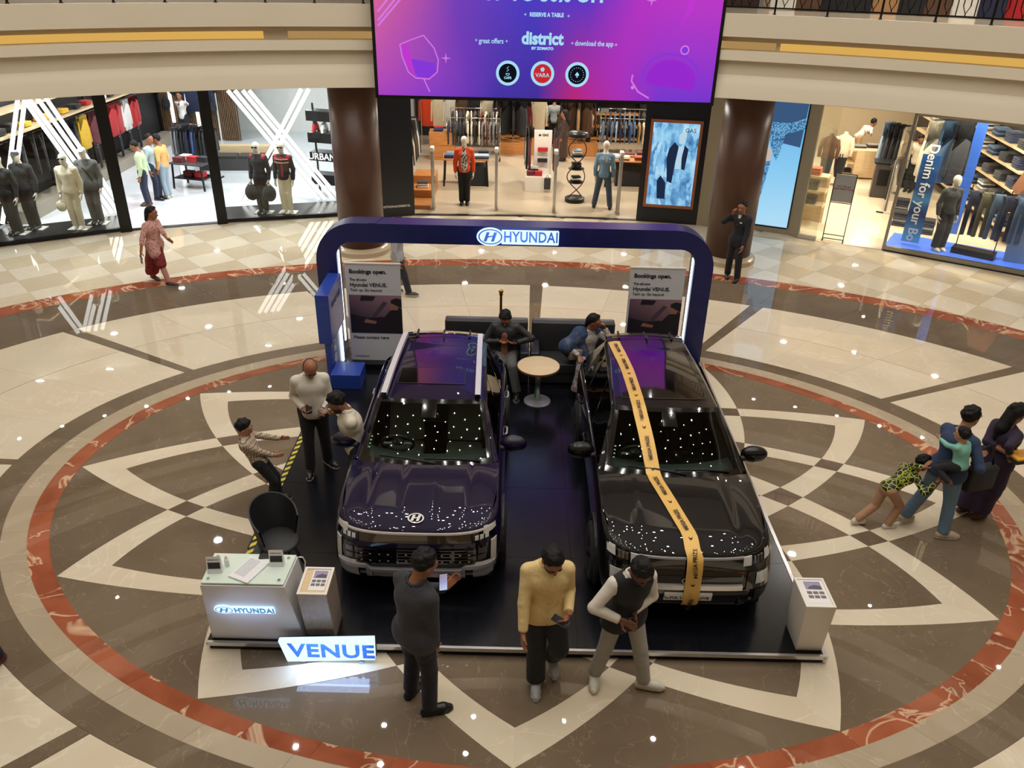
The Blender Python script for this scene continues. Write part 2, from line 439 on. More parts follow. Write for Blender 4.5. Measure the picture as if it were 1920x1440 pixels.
ringplane('floor_upper', 2.06, 3.6, 5.0, M_GAL, th=.07)
up = root('trim_2')
for zb, zt in ((8.4, 9.9), (13.2, 14.3)):
    band('upper_storey_fascia', [(2.5, zb), (2.1, zb), (2.1, zb+.5), (2.14, zb+.5), (2.14, zb+.75), (2.1, zb+.75), (2.1, zt), (2.5, zt)], M_FASC, parent=up)
struct(band('wall_upper', [(2.95, 5.0), (2.95, 8.45)], mat('upper_shopfronts', (120, 104, 84), .4), 215, 392))
struct(band('wall_upper_high', [(2.5, 9.8), (2.5, 13.3)], mat('upper_shopfronts', (150, 128, 100), .4)))
struct(band('ceiling_gallery', [(2.1, 8.42), (2.97, 8.42)], M_SOFF))
struct(MB().prism([el(2.12, a) for a in range(0, 360, 6)], 14.2, 14.3).build('ceiling', mat('atrium_ceiling', (130, 112, 92), .8)))
struct(band('wall_back', [(3.0, 0), (3.0, 3.65)], mat('far_wall', (205, 190, 165), .5), 148, 394))

# --- columns
M_COL = mat('brown_column_cladding', (84, 55, 44), .38, noise=.06, nscale=2)
M_STONE = mat('beige_base_stone', (176, 158, 132), .25)
for n, (x, y) in enumerate(((-3.44, 17.38), (4.76, 17.33))):
    r = root('column', (x, y, 0))
    MB().lathe([(.5, .16), (.5, 3.6)], 40).build('column_shaft', M_COL, r, smooth=True)
    MB().lathe([(.62, 0), (.62, .1), (.58, .13), (.5, .17)], 40).build('column_base', M_STONE, r, smooth=True, angle=40)

# --- shopfronts
FL = [Vector((-13.6, 15.75, 0)), G(0, 460), G(238, 434), G(418, 419), G(620, 405), Vector((-3.95, 20.0, 0))]
FG = [G(712, 409), G(778, 404), G(985, 406), G(1192, 414), G(1305, 422), G(1325, 425)]
FR = [G(1388, 428), G(1475, 440), G(1495, 446), G(1528, 452), G(1655, 469), G(1920, 517), Vector((12.6, 15.7, 0))]
M_BLK = mat('black_metal_frame', (26, 26, 27), .35, metal=.4)
M_NAVY = mat('navy_black_cladding', (20, 24, 33), .3)
M_GREIGE = mat('grey_beige_cladding', (158, 148, 126), .45)
M_GLS = glass('shop_glass', (250, 252, 251), 1.4); M_STEEL = mat('brushed_steel', (190, 190, 188), .3, metal=1)
def wallseg(mb, p, q, z0, z1, t=.08, inward=0.0):
    d = (q-p).normalized(); n = Vector((-d.y, d.x, 0))
    a = [p+n*inward, q+n*inward, q+n*(inward+t), p+n*(inward+t)]
    return mb.prism([(v.x, v.y) for v in a], z0, z1)
def inn(p, q):
    d = (q-p).normalized(); return d, Vector((-d.y, d.x, 0))
def lerp(p, q, t): return p+(q-p)*t
# left: sportswear shop
w1 = root('window_1')
wallseg(MB(), FL[0], FL[2], .02, .1, .1).build('window_sill', M_BLK, w1)
wallseg(MB(), FL[0], FL[2], .1, 3.6, .015, .03).build('window_pane', M_GLS, w1)
d_, n_ = inn(FL[1], FL[2])
for p in (FL[2],): MB().box(p+n_*.05+Vector((0, 0, 1.8)), (.26, .22, 3.6), rotz(atan2(d_.y, d_.x))).build('window_frame', M_BLK, w1)
d1 = root('door_1')
wallseg(MB(), FL[2], FL[3], .002, .02, .16).build('door_threshold', M_BLK, d1)
d_, n_ = inn(FL[2], FL[3])
w2 = root('window_2')
MB().box(FL[3]+n_*.05+Vector((0, 0, 1.8)), (.24, .22, 3.6), rotz(atan2(d_.y, d_.x))).build('window_frame', M_BLK, w2)
wallseg(MB(), FL[3], FL[5], .02, .1, .1).build('window_sill', M_BLK, w2)
wallseg(MB(), FL[3], FL[5], .1, 3.6, .015, .03).build('window_pane', M_GLS, w2)
# middle: clothes shop
wf = root('wall_front')
wallseg(MB(), FG[0]+Vector((-.55, .05, 0)), FG[0], 0, 3.6, .2).build('pier', M_GREIGE, wf)
wallseg(MB(), FG[0], FG[1], 0, 3.6, .2).build('dark_panel', M_NAVY, wf)
wallseg(MB(), FG[3], FG[4], 0, 3.6, .2).build('dark_panel', M_NAVY, wf)
wallseg(MB(), FG[4], FG[5]+Vector((.1, -.03, 0)), 0, 3.6, .2).build('pier', M_GREIGE, wf)
wallseg(MB(), FG[5]+Vector((.1, .02, 0)), FR[0], 0, 3.6, .2).build('pier', M_GREIGE, wf)
d2 = root('door_2')
wallseg(MB(), FG[1], FG[2], .002, .02, .12).build('door_threshold', M_BLK, d2)
wallseg(MB(), FG[2], FG[3], .002, .02, .12).build('door_threshold', M_BLK, d2)
d_, n_ = inn(FG[0], FG[1])
text('lettering', 'GSTIN29AAICR0082P1ZL', .075, mat('white_vinyl', (225, 225, 220), .5), wf, lerp(FG[0], FG[1], .5)-n_*.006+Vector((0, 0, .27)), d_, (0, 0, 1), .002, .0015, xs=.85)
# right: denim shop
wallseg(MB(), FR[0], FR[1], 0, .14, .2).build('panel_base', M_GREIGE, wf)
wallseg(MB(), FR[0], FR[1], .1, 3.6, .1, .14).build('panel_backing', M_NAVY, wf)
wallseg(MB(), FR[1], FR[2], 0, 3.6, .05).build('pier', M_GREIGE, wf)
ZL = 3.1
wallseg(MB(), FR[2], FR[4], ZL, 3.6, .06).build('lintel', M_GREIGE, wf)
wallseg(MB(), FR[4], FR[6], ZL-.05, 3.6, .06).build('lintel', M_GREIGE, wf)
w3 = root('window_3')
wallseg(MB(), FR[2], FR[3], 0, .1, .1).build('window_sill', mat('pale_grey_sill', (190, 186, 176), .4), w3)
wallseg(MB(), FR[2], FR[3], .1, ZL, .015, .03).build('window_pane', M_GLS, w3)
w4 = root('window_4')
M_ALU = mat('dull_aluminium', (150, 146, 138), .35, metal=.7)
wallseg(MB(), FR[4], FR[6], .02, .12, .1, -.03).build('window_sill', M_ALU, w4)
wallseg(MB(), FR[4], FR[6], 0, .03, .16, -.04).build('window_kick', M_BLK, w4)
wallseg(MB(), FR[4], FR[6], .12, ZL, .015, .03).build('window_pane', M_GLS, w4)
d_, n_ = inn(FR[4], FR[5])
MB().box(FR[4]+n_*.03+Vector((0, 0, 1.55)), (.06, .1, 3.1), rotz(atan2(d_.y, d_.x))).build('window_frame', M_ALU, w4)
d3 = root('door_3')
d_, n_ = inn(FR[3], FR[4])
for k, (p, a) in enumerate(((FR[3], 100), (FR[4], 75))):     # glass leaves standing open inwards
    e = Vector((cos(radians(a)), sin(radians(a)), 0)); q = p+e*1.0
    wallseg(MB(), p, q, .03, 2.6, .012).build('door_leaf', M_GLS, d3)
    hp = p+e*.9-Vector((.03, .03, 0))
    MB().beam(hp+Vector((0, 0, .7)), hp+Vector((0, 0, 1.9)), .035).build('door_handle', M_STEEL, d3)
# shop shells: floors, walls, ceilings
M_WFL = mat('white_shop_floor', (214, 218, 222), .12); M_GFL = mat('grey_stone_shop_floor', (186, 172, 150), .2, noise=.06, nscale=.8); M_RFL = mat('cream_shop_floor', (226, 210, 182), .2)
def shell(name, poly, m): return struct(MB().prism([(p[0], p[1]) for p in poly], -.02, .012).build(name, m))
shell('floor_shop_white', [(p.x, p.y) for p in FL]+[(-3.95, 34), (-20, 34), (-20, 22)], M_WFL)
shell('floor_shop_stone', [(p.x, p.y+.1) for p in FG[:5]]+[(6, 31), (-3.8, 31)], M_GFL)
shell('floor_shop_cream', [(p.x, p.y) for p in FR[1:]]+[(20, 20), (20, 32), (7.2, 32)], M_RFL)
M_WH = mat('white_shop_wall', (222, 222, 218), .6); M_DK = mat('black_shop_wall', (30, 30, 32), .6); M_WARMW = mat('warm_shop_wall', (214, 196, 164), .6)
def wl(name, a, b, m, z0=0, z1=3.6): return struct(wallseg(MB(), Vector((*a, 0)), Vector((*b, 0)), z0, z1, .1).build(name, m))
wl('wall_shop_left', (-12.25, 18.2), (-12.25, 28.4), M_DK); wl('wall_shop_left_far', (-20, 30.2), (-3.95, 30.2), M_WH)
wl('wall_shop_left_slats', (-12.25, 28.4), (-9.6, 28.4), mat('slat_backing', (70, 58, 46), .6))
wl('wall_divider_left', (-3.75, 20.15), (-3.75, 31), M_WH)
wl('wall_shop_back', (-3.7, 30.0), (6, 30.0), M_DK); wl('wall_shop_side', (4.9, 20.2), (5.6, 31), M_WARMW)
wl('wall_shop_far', (7.1, 30.5), (20, 30.5), M_WARMW); wl('wall_divider_right', (6.3, 19.6), (7.1, 31), M_WARMW)
wl('wall_shop_jeans', (12.05, 18.6), (13.3, 27.6), mat('dark_shelf_wall', (46, 40, 36), .6))
# shop lamps
for x, y in ((-11, 20), (-8.6, 20.6), (-6.2, 21.3), (-10.4, 23.4), (-7.4, 24), (-5, 24.5), (-10.5, 27), (-7, 27.5)):
    lamp('AREA', (x, y, 3.5), 72, COOL, .16)
for x, y in ((-1.8, 21.5), (.8, 21.5), (3.2, 21.4), (-1.6, 24.4), (1, 24.4), (3.6, 24.4), (-1.2, 27.6), (1.4, 27.6), (3.9, 27.6)):
    lamp('AREA', (x, y, 3.5), 80, (1, .9, .76), .16)
for x, y in ((7.6, 20.5), (9.4, 19.9), (11.0, 18.6), (8.2, 23), (10.6, 22.4), (10.8, 25), (9, 26), (12, 27)):
    lamp('AREA', (x, y, 3.5), 85, (1, .88, .7), .16)
for x, y in ((-11.6, 17.25), (-10.2, 17.95), (-6.6, 19.5), (-5.2, 19.95)): lamp('AREA', (x, y, 3.52), 80, COOL, .15, (.35, 0, 0))  # unseen front lamps, added to brighten the window mannequins
for x, y in ((9.2, 18.1), (10.4, 17.35), (11.6, 16.6)): lamp('AREA', (x, y, 3.5), 70, (1, .9, .75), .15, (.35, 0, 0))  # unseen front lamps, added to brighten the denim window display
# ================================================================== SHOP CONTENTS
PAL = {'black': (27, 27, 29), 'charcoal': (52, 53, 56), 'grey': (120, 121, 122), 'white': (226, 224, 216), 'cream': (222, 210, 182), 'navy': (30, 38, 66), 'blue': (56, 84, 138), 'pale blue': (150, 172, 196),
       'red': (176, 30, 34), 'maroon': (98, 26, 34), 'yellow': (226, 176, 30), 'orange': (214, 66, 24), 'brown': (88, 62, 44), 'tan': (168, 128, 84), 'olive': (96, 92, 66), 'denim': (74, 100, 130), 'green': (56, 110, 84), 'rust': (176, 82, 44)}
def cloth(c): return mat('cloth_'+c.replace(' ', '_'), PAL[c], .85, noise=.12, nscale=6, sheen=.1)
M_WOOD = wood('honey_wood', (176, 112, 58), (198, 136, 78), axis=0); M_PALEW = wood('pale_wood', (206, 178, 138), (220, 196, 158), axis=0)
M_CHROME = mat('chrome', (210, 210, 212), .15, metal=1); M_WPL = mat('white_laminate', (226, 222, 214), .4)
def objmat(o, m):
    for s in o.material_slots: s.link = 'OBJECT'; s.material = m
    return o
def outline(kind, w, h):
    W = w/2
    if kind == 'jacket':
        L = [(.05, 0), (W*.55, -.03), (W*.98, -.09), (W*1.16, -.3), (W*1.24, -h*.84), (W*1.02, -h*.86), (W*.92, -.32), (W*.88, -h), (.01, -h*1.01)]
    elif kind == 'tee':
        L = [(.06, 0), (W*.6, -.03), (W*1.0, -.1), (W*1.2, -.34), (W*.98, -.38), (W*.86, -.26), (W*.84, -h), (.01, -h)]
    else:
        L = [(W*.5, 0), (W*.56, -.12), (W*.62, -.3), (W*.6, -h), (W*.16, -h), (.03, -.34)]
    return L+[(-x, z) for x, z in L[::-1] if x > .02] if kind != 'trousers' else L+[(-x, z) for x, z in L[::-1]]
_GM = {}
def garment(kind, color, pos, ang, w=.46, h=.72, label=None, group=None, t=.07):
    key = (kind, round(w, 2), round(h, 2), round(t, 2))
    if key not in _GM:
        mb = MB(); P = outline(kind, w, h)
        mb.ext([(x, -t/2, z) for x, z in P], (0, t, 0))
        o = mb.build('g', cloth('black'), bevel=min(.018, t*.3), bseg=1, smooth=True, angle=50); _GM[key] = o.data
        bpy.data.objects.remove(o)
        hk = MB().tube([(0, 0, -.01), (0, 0, .05), (.02, 0, .08), (.0, 0, .1)], .004, 5)
        hk.beam((-w*.33, 0, -.04), (0, 0, .0), .02, .012).beam((w*.33, 0, -.04), (0, 0, .0), .02, .012)
        if 'hk' not in _GM:
            h0 = hk.build('h', M_CHROME); _GM['hk'] = h0.data; bpy.data.objects.remove(h0)
    nm = {'jacket': 'jacket', 'tee': 'shirt', 'trousers': 'trousers'}[kind]
    o = bpy.data.objects.new(nm, _GM[key]); COL.objects.link(o); o.location = pos; o.rotation_euler = (0, 0, ang); objmat(o, cloth(color))
    h_ = bpy.data.objects.new('hanger', _GM['hk']); COL.objects.link(h_); h_.parent = o
    return tag(o, label or f'{color} {nm}', nm, group)
_FM = {}
def stack(pos, ang, colors, label, group=None, w=.3, d=.26, t=.035):
    r = thing('folded_clothes_stack', label, 'clothes', pos, ang, group)
    k = (w, d, t)
    if k not in _FM:
        o = MB().box((0, 0, t/2), (w, d, t)).build('f', cloth('black'), bevel=t*.42, bseg=2, smooth=True); _FM[k] = o.data; bpy.data.objects.remove(o)
    for i, c in enumerate(colors):
        o = bpy.data.objects.new('folded_garment', _FM[k]); COL.objects.link(o); o.parent = r; o.location = (random.uniform(-.008, .008), random.uniform(-.008, .008), i*t); o.rotation_euler = (0, 0, random.uniform(-.04, .04)); objmat(o, cloth(c))
    return r
def rack(pos, ang, L, Hh, label, cols, kind, group, lab, w=.44, h=.7, group_rack=None, base=True, t=.05):
    r = thing('clothes_rack', label, 'clothes rack', pos, ang, group_rack)
    MB().tube([(-L/2, 0, Hh), (L/2, 0, Hh)], .014, 8).build('rail', M_CHROME, r, smooth=True)
    for s in (-1, 1):
        MB().tube([(s*L/2, 0, .03), (s*L/2, 0, Hh)], .013, 8).build('post', M_CHROME, r, smooth=True)
        if base: MB().box((s*L/2, 0, .02), (.04, .45, .03)).build('foot', M_BLK, r)
    n = len(cols)
    for i, c in enumerate(cols):
        u = -L/2+L*(i+.5)/n
        p = Vector(pos)+rotz(ang)@Vector((u, 0, Hh-.1))
        garment(kind, c, p, ang+pi/2+random.uniform(-.16, .16), w, h*random.uniform(.94, 1.05), f'{c} '+lab, group, t)
    return r
def table(name, pos, ang, size, Hh, label, mt, ml, leg=.05, cat='table'):
    r = thing(name, label, cat, pos, ang); L, D = size
    MB().box((0, 0, Hh-.02), (L, D, .04)).build('tabletop', mt, r, bevel=.006)
    for sx in (-1, 1):
        for sy in (-1, 1):
            MB().beam((sx*(L/2-.06), sy*(D/2-.06), Hh-.04), (sx*(L/2-.02), sy*(D/2-.03), 0.012), leg).build('leg', ml, r)
    return r
def shelfboard(parent, a, b, z, depth, m, n):
    a, b = Vector(a), Vector(b); d = (b-a).normalized()
    return MB().prism([(v.x, v.y) for v in (a, b, b+n*depth, a+n*depth)], z-.02, z+.02).build('shelf', m, parent)

# ------------------------------------------------ sportswear shop behind the first two windows
E_BAR = emis('white_led_tube', (255, 253, 250), 3.2)
dn, nn = inn(FL[1], FL[2])
def tube_light(p0, p1, P, n, label, group):
    a, b = GP(*p0, P, n), GP(*p1, P, n)
    if b.z < .14: b = a+(b-a)*((a.z-.14)/(a.z-b.z))
    if a.z > 3.5: a = b+(a-b)*((3.5-b.z)/(a.z-b.z))
    r = thing('led_tube_light', label, 'light', tuple(b), 0, group)
    MB().beam(a-b, (0, 0, 0), .085, .05, up=n).build('diffuser', E_BAR, r)
    MB().beam(a-b+n*.06, n*.06, .1, .05, up=n).build('housing', M_ALU, r)
    return r
Pw = FL[1]+nn*1.25
for a, b in (((33, 186), (2, 440)), ((46, 190), (16, 440))):
    tube_light(a, b, Pw, nn, 'steep white light tube behind the dark hooded mannequins', 'steep light tubes in the first window')
for a, b in (((44, 186), (208, 414)), ((55, 186), (221, 413)), ((70, 184), (232, 412)), ((86, 184), (240, 408))):
    tube_light(a, b, Pw, nn, 'slanting white light tube behind the cream and grey mannequins', 'slanting light tubes in the first window')
dn2, nn2 = inn(FL[3], FL[4]); Pw2 = FL[3]+nn2*1.1
for a, b in (((427, 170), (607, 385)), ((440, 170), (619, 385)), ((455, 170), (634, 384)), ((467, 170), (646, 384))):
    tube_light(a, b, Pw2, nn2, 'white light tube slanting down to the first brown column', 'light tubes of the second window slanting one way')
for a, b in (((565, 167), (451, 390)), ((579, 167), (462, 390))):
    tube_light(a, b, Pw2+nn2*.12, nn2, 'white light tube slanting down towards the shop door', 'light tubes of the second window slanting the other way')
XW = Vector((-12.1, 0, 0)); NX = Vector((1, 0, 0))
ws = thing('wall_shelving', 'long wall shelving with pale shelves over hanging sportswear in the white-floored shop', 'shelving', (-12.2, 23.2, 0))
MB().bx(.0, .55, -4.6, 5.0, .01, .32).build('plinth', mat('plinth_greige', (150, 140, 124), .5), ws)
for z in (1.98, 2.5):
    MB().bx(.0, .42, -4.6, 5.0, z-.025, z+.025).build('shelf', M_PALEW, ws)
MB().tube([(.3, -4.5, 1.85), (.3, 4.9, 1.85)], .015, 8).build('rail', M_CHROME, ws)
for y in (-4.6, -2.2, .2, 2.6, 5.0): MB().bx(0, .06, y-.03, y+.03, .01, 3.2).build('upright', M_BLK, ws)
def onwall(px, py): return GP(px, py, (-11.86, 0), (1, 0))
for px, py, c, k in ((160, 256, 'yellow', 'jacket'), (180, 250, 'maroon', 'jacket'), (200, 250, 'maroon', 'jacket'), (214, 245, 'red', 'jacket'), (228, 238, 'red', 'jacket'), (240, 230, 'white', 'jacket'), (250, 222, 'red', 'jacket'), (258, 222, 'red', 'jacket')):
    p = onwall(px, py)
    garment(k, c, (p.x, p.y, 1.76), pi/2+.7*(random.random()-.3), .5, .8, {'yellow': 'yellow hooded sweatshirt hanging under the wall shelf'}.get(c, f'{c} track top hanging under the wall shelf of the white-floored shop'), 'track tops hanging along the sportswear wall')
for y in (19.0, 19.5, 20.0, 20.4, 20.9, 21.3, 21.7, 22.1):
    garment('jacket', random.choice(('black', 'black', 'charcoal')), (-11.88, y, 1.74), pi/2+.5, .5, .85, 'black or charcoal top in the dark row behind the mannequins', 'dark tops behind the mannequins')
for y in (21.0, 21.5, 22.2, 22.9, 23.6, 24.3, 25.0, 25.6):
    garment('trousers', 'black', (-11.8, y, .98), pi/2+.4, .4, .62, 'black trousers hanging low on the sportswear wall', 'low hanging black trousers')
for i, (y, z, cs) in enumerate(((20.0, 2.0, ['yellow']*3), (20.8, 2.0, ['yellow']*4), (21.3, 2.0, ['charcoal']*5), (22.5, 2.0, ['black']*3), (23.1, 2.0, ['red', 'red', 'red']), (24.0, 2.0, ['white', 'white', 'white']), (24.5, 2.0, ['navy']*4), (25.1, 2.0, ['red']*4), (25.7, 2.0, ['white']*4), (26.4, 2.0, ['black']*4), (18.9, 2.0, ['black']*4), (19.4, 2.0, ['charcoal']*5), (21.8, 2.0, ['yellow']*3), (22.0, 2.53, ['black']*4), (23.0, 2.53, ['charcoal']*3), (24.2, 2.53, ['white']*4), (25.2, 2.53, ['red']*3))):
    stack((-12.0, y, z+.026), pi/2, cs, f'folded {cs[0]} tops stacked on the pale wall shelf', 'stacks on the sportswear wall shelf')
def backpack(pos, ang, label, c='charcoal', s=1.0, group=None):
    r = thing('backpack', label, 'bag', pos, ang, group)
    MB().ball((0, 0, .24*s), (.16*s, .1*s, .25*s), 12, 8).build('pack', cloth(c), r, smooth=True)
    MB().ball((0, -.09*s, .16*s), (.12*s, .05*s, .12*s), 10, 6).build('pocket', cloth(c), r, smooth=True)
    MB().tube([(-.04*s, 0, .48*s), (-.03*s, 0, .55*s), (.03*s, 0, .55*s), (.04*s, 0, .48*s)], .01*s, 6).build('strap', M_BLK, r, smooth=True)
    return r
for px, py in ((117, 205), (128, 222)):
    p = onwall(px, py); backpack((-11.95, p.y, 2.53), pi/2, 'dark backpack standing high on the sportswear shelving', 'charcoal', 1.1, 'backpacks on the sportswear shelving')
# slatted back wall with bags and tubes
M_SLAT = wood('walnut_slat', (104, 78, 56), (132, 102, 76), axis=2)
sw = thing('slat_panel', 'wall panel of upright brown slats at the back of the sportswear shop', 'panel', (-10.9, 28.36, 0))
for i in range(44): MB().bx(-1.3+i*.06, -1.272+i*.06, -.05, 0, .02, 3.5).build('slat', M_SLAT, sw)
for x, z in ((-11.9, 1.0), (-11.6, 1.5), (-11.1, .8), (-10.7, 1.3), (-10.35, .9), (-10.2, 1.6)):
    backpack((x, 28.2, z), 0, 'black bag hung on the slatted back wall', 'black', .95, 'bags on the slatted wall')
for x, z0, z1 in ((-11.75, .6, 2.6), (-11.2, 1.1, 2.9), (-10.9, .3, 1.2)):
    r = thing('led_tube_light', 'upright white light tube on the slatted back wall', 'light', (x, 28.25, z0), 0, 'upright light tubes on the slatted wall')
    MB().beam((0, 0, 0), (0, 0, z1-z0), .1, .04).build('diffuser', E_BAR, r)
# rack, nesting table and bench
a, b = G(322, 232, 1.5), G(398, 236, 1.5); mid = (a+b)/2
rack((mid.x, mid.y, .012), atan2(b.y-a.y, b.x-a.x), (b-a).length, 1.5, 'chrome rail of dark jackets behind the three men', ['grey', 'grey', 'charcoal', 'black', 'black', 'navy', 'navy', 'blue', 'black', 'black', 'charcoal', 'black', 'black'], 'jacket', 'jackets on the chrome rail', 'jacket hanging on the chrome rail behind the three men', .5, .8)
garment('jacket', 'navy', (-10.75, 28.1, 2.0), .1, .9, 1.0, 'large navy track jacket hanging high at the back of the sportswear shop')
t = G(362, 352); tb = table('display_table', (t.x+.1, t.y, .012), -.25, (1.0, .7), .72, 'black metal display table with red shoe boxes beside three men', mat('table_grey', (60, 58, 58), .4), M_BLK, .04)
MB().box((0, 0, .3), (.9, .6, .03)).build('lower_shelf', M_BLK, tb)
for i, (u, v, z, c) in enumerate(((-.3, -.15, .72, 'maroon'), (0, .05, .72, 'red'), (-.28, .15, .72, 'white'), (.3, .1, .72, 'black'), (-.15, 0, .32, 'maroon'), (.2, 0, .32, 'red'))):
    p = Vector((t.x+.1, t.y, .012))+rotz(-.25)@Vector((u, v, z))
    o = thing('shoe_box', f'{c} box {"on top of" if z > .5 else "under"} the black display table', 'box', p, -.25, 'boxes on the black display table')
    MB().box((0, 0, .055), (.26, .2, .11)).build('carton', cloth(c), o); MB().box((0, 0, .115), (.27, .21, .03)).build('lid', cloth(c), o)
p = G(455, 318); be = thing('bench', 'long black upholstered bench with a pale wooden ledge in the sportswear shop', 'bench', (p.x-.1, p.y+.2, .012), .1)
MB().bx(-1.1, 1.1, -.4, .4, 0, .36).build('base', cloth('charcoal'), be, bevel=.02); MB().bx(-1.1, -.02, -.4, .1, .365, .43).build('cushion', cloth('black'), be, bevel=.02)
MB().bx(.02, 1.1, -.4, .1, .365, .43).build('cushion', cloth('black'), be, bevel=.02); MB().bx(-1.1, 1.1, .12, .42, .37, .62).build('ledge', M_PALEW, be)
p = G(432, 262); mi = thing('mirror', 'tall leaning mirror in a pale frame beside the shop doorway post', 'mirror', (p.x, p.y, .012), .9)
MB().bx(-.35, .35, 0, .04, 0, 1.9).build('frame', M_WPL, mi, bevel=.01); MB().bx(-.31, .31, -.006, 0, .04, 1.86).build('glass', mat('mirror_glass', (220, 224, 226), .02, metal=1), mi)
tw = MB
p = Vector((-4.75, 21.6, .012)); us = thing('display_tower', 'dark three-tier display tower with a lettered header by the first column', 'display', p, -.25)
for z0, z1 in ((.35, .62), (.98, 1.2), (1.45, 1.7), (2.0, 2.25)): MB().bx(-.75, .75, -.2, .2, z0, z1).build('tier', M_BLK, us)
for x in (-.7, .7): MB().bx(x-.02, x+.02, .1, .14, 0, 2.4).build('post', M_BLK, us)
text('lettering', 'URBAN', .24, emis('white_letters', (250, 250, 255), 1.4), us, (-.38, -.206, 1.09), (1, 0, 0), (0, 0, 1), .006, .004)
for i, c in enumerate(('red', 'white', 'black', 'grey', 'cream')):
    q = p+rotz(-.25)@Vector((-.6+i*.26, 0, 1.95)); garment('tee', c, q, -.25+pi/2, .3, .22, f'{c} small top hanging in the dark display tower', 'small tops in the display tower')
MB().bx(-.9, .6, .0, .03, 0, .02)
for x0, x1 in ((-6.8, -4.1),):
    pass
dk = root('window_display_deck')
for nm, A, B in (('deck', FL[0], FL[2]), ('deck', FL[3], FL[5])):
    d_, n_ = inn(A, B); wallseg(MB(), A, B, .012, .1, 1.0, .1).build('deck', mat('black_deck', (34, 34, 36), .25), dk)

# ------------------------------------------------ clothes shop in the middle
cols = ['black', 'charcoal', 'cream', 'black', 'white', 'navy', 'cream', 'black', 'brown', 'charcoal', 'white', 'black']
for i, c in enumerate(cols):
    garment('jacket', c, (-3.15, 21.1+i*.27, 1.5), .15+random.uniform(-.2, .2), .5, .95, f'{c} coat on the side rail by the dark shop panel', 'coats on the side rail of the middle shop')
r = thing('clothes_rack', 'low side rail full of coats beside the dark shop panel', 'clothes rack', (-3.15, 22.6, .012))
MB().tube([(0, -1.7, 1.6), (0, 1.7, 1.6)], .015, 8).build('rail', M_CHROME, r); [MB().tube([(0, s*1.7, 0), (0, s*1.7, 1.6)], .015, 8).build('post', M_CHROME, r) for s in (-1, 1)]
for i, (y, h) in enumerate(((21.0, .1), (21.75, .3), (22.5, .5))):
    o = thing('display_plinth', f'{("lowest", "middle", "highest")[i]} of three honey wood steps under the side rail', 'plinth', (-2.55, y, .012), 0, 'wood steps')
    MB().bx(-.3, .3, -.36, .36, 0, h).build('block', M_WOOD, o, bevel=.008)
stack((-2.55, 21.75, .315), .1, ['white', 'cream', 'white', 'black'], 'white folded tops on the middle honey wood step')
t = G(872, 352); tl = (t.x, t.y+.45, .012)
table('display_table', tl, .05, (1.3, .8), .78, 'honey wood table with black legs behind the orange jacket mannequin', M_WOOD, M_BLK)
for u, v, cs in ((-.45, -.2, ['navy', 'navy', 'blue']), (-.42, .2, ['grey', 'grey']), (.25, -.22, ['black', 'green', 'pale blue']), (.52, -.2, ['black', 'denim', 'pale blue']), (.5, .18, ['black', 'black', 'black', 'black'])):
    stack((tl[0]+u, tl[1]+v, tl[2]+.78), .05, cs, f'folded {cs[-1]} clothes on the table behind the orange mannequin', 'stacks on the honey wood table')
o = thing('storage_box', 'black cloth-covered crate standing under the honey wood table', 'box', (tl[0]+.3, tl[1], .012), .05); MB().bx(-.32, .32, -.3, .3, 0, .55).build('crate', cloth('black'), o, bevel=.01)
c = G(828, 300); o = thing('cabinet', 'honey wood cabinet with a blue stack behind the first table', 'cabinet', (c.x, c.y+.3, .012), .05)
MB().bx(-.4, .4, -.35, .35, 0, .85).build('body', M_WOOD, o, bevel=.008); MB().bx(-.38, .38, -.362, -.35, .1, .42).build('drawer', M_WOOD, o, bevel=.004); MB().bx(-.38, .38, -.362, -.35, .46, .8).build('drawer', M_WOOD, o, bevel=.004)
stack((c.x-.1, c.y+.3, .865), .05, ['navy', 'blue', 'blue', 'red'], 'blue and red folded tops on the honey wood cabinet')
mix1 = ['black', 'white', 'navy', 'black', 'cream', 'white', 'brown', 'black', 'maroon', 'cream', 'black', 'grey', 'white', 'black']
mix2 = ['navy', 'navy', 'charcoal', 'navy', 'black', 'white', 'cream', 'black', 'cream', 'grey', 'maroon', 'grey', 'grey', 'charcoal']
p = G(888, 300); rack((p.x, p.y, .012), 0, 1.7, 1.3, 'chrome rail of dark tops behind the first table, nearest of two', mix2, 'tee', 'tops on the near rail behind the first table', 'top on the nearer chrome rail behind the first table', .44, .7)
rack((p.x+.05, p.y+1.1, .012), 0, 1.7, 1.42, 'chrome rail of striped tops behind the first table, farther of two', mix1, 'tee', 'tops on the far rail behind the first table', 'top on the farther chrome rail behind the first table', .44, .7)
for i, c_ in enumerate(('orange', 'cream', 'white', 'brown', 'black', 'cream', 'black', 'white', 'navy', 'cream')):
    garment('jacket', c_, (-3.1+.42*i, 28.4-.05*i, 1.75), .1+random.uniform(-.2, .2), .5, 1.1, f'{c_} long coat hanging high in the back corner of the middle shop', 'long coats in the back corner')
r = thing('clothes_rack', 'high rail of long coats in the back corner of the middle shop', 'clothes rack', (-1.2, 28.25, .012))
MB().tube([(-2.1, .2, 1.84), (2.1, -.2, 1.84)], .015, 8).build('rail', M_CHROME, r); [MB().tube([(s*2.1, -s*.1, 0), (s*2.1, -s*.1, 1.84)], .015, 8).build('post', M_CHROME, r) for s in (-1, 1)]
def gate(px, py, k):
    g = G(px, py); r = thing('security_gate', f'{k} slim steel security gate post in the middle shop entrance', 'security gate', (g.x, g.y, .012))
    MB().bx(-.05, .05, -.16, .16, 0, .04).build('foot', M_STEEL, r); MB().bx(-.035, .035, -.12, .12, .04, 1.5).build('panel', M_STEEL, r, bevel=.01); MB().bx(-.05, .05, -.13, .13, 1.5, 1.6).build('cap', M_WPL, r, bevel=.02)
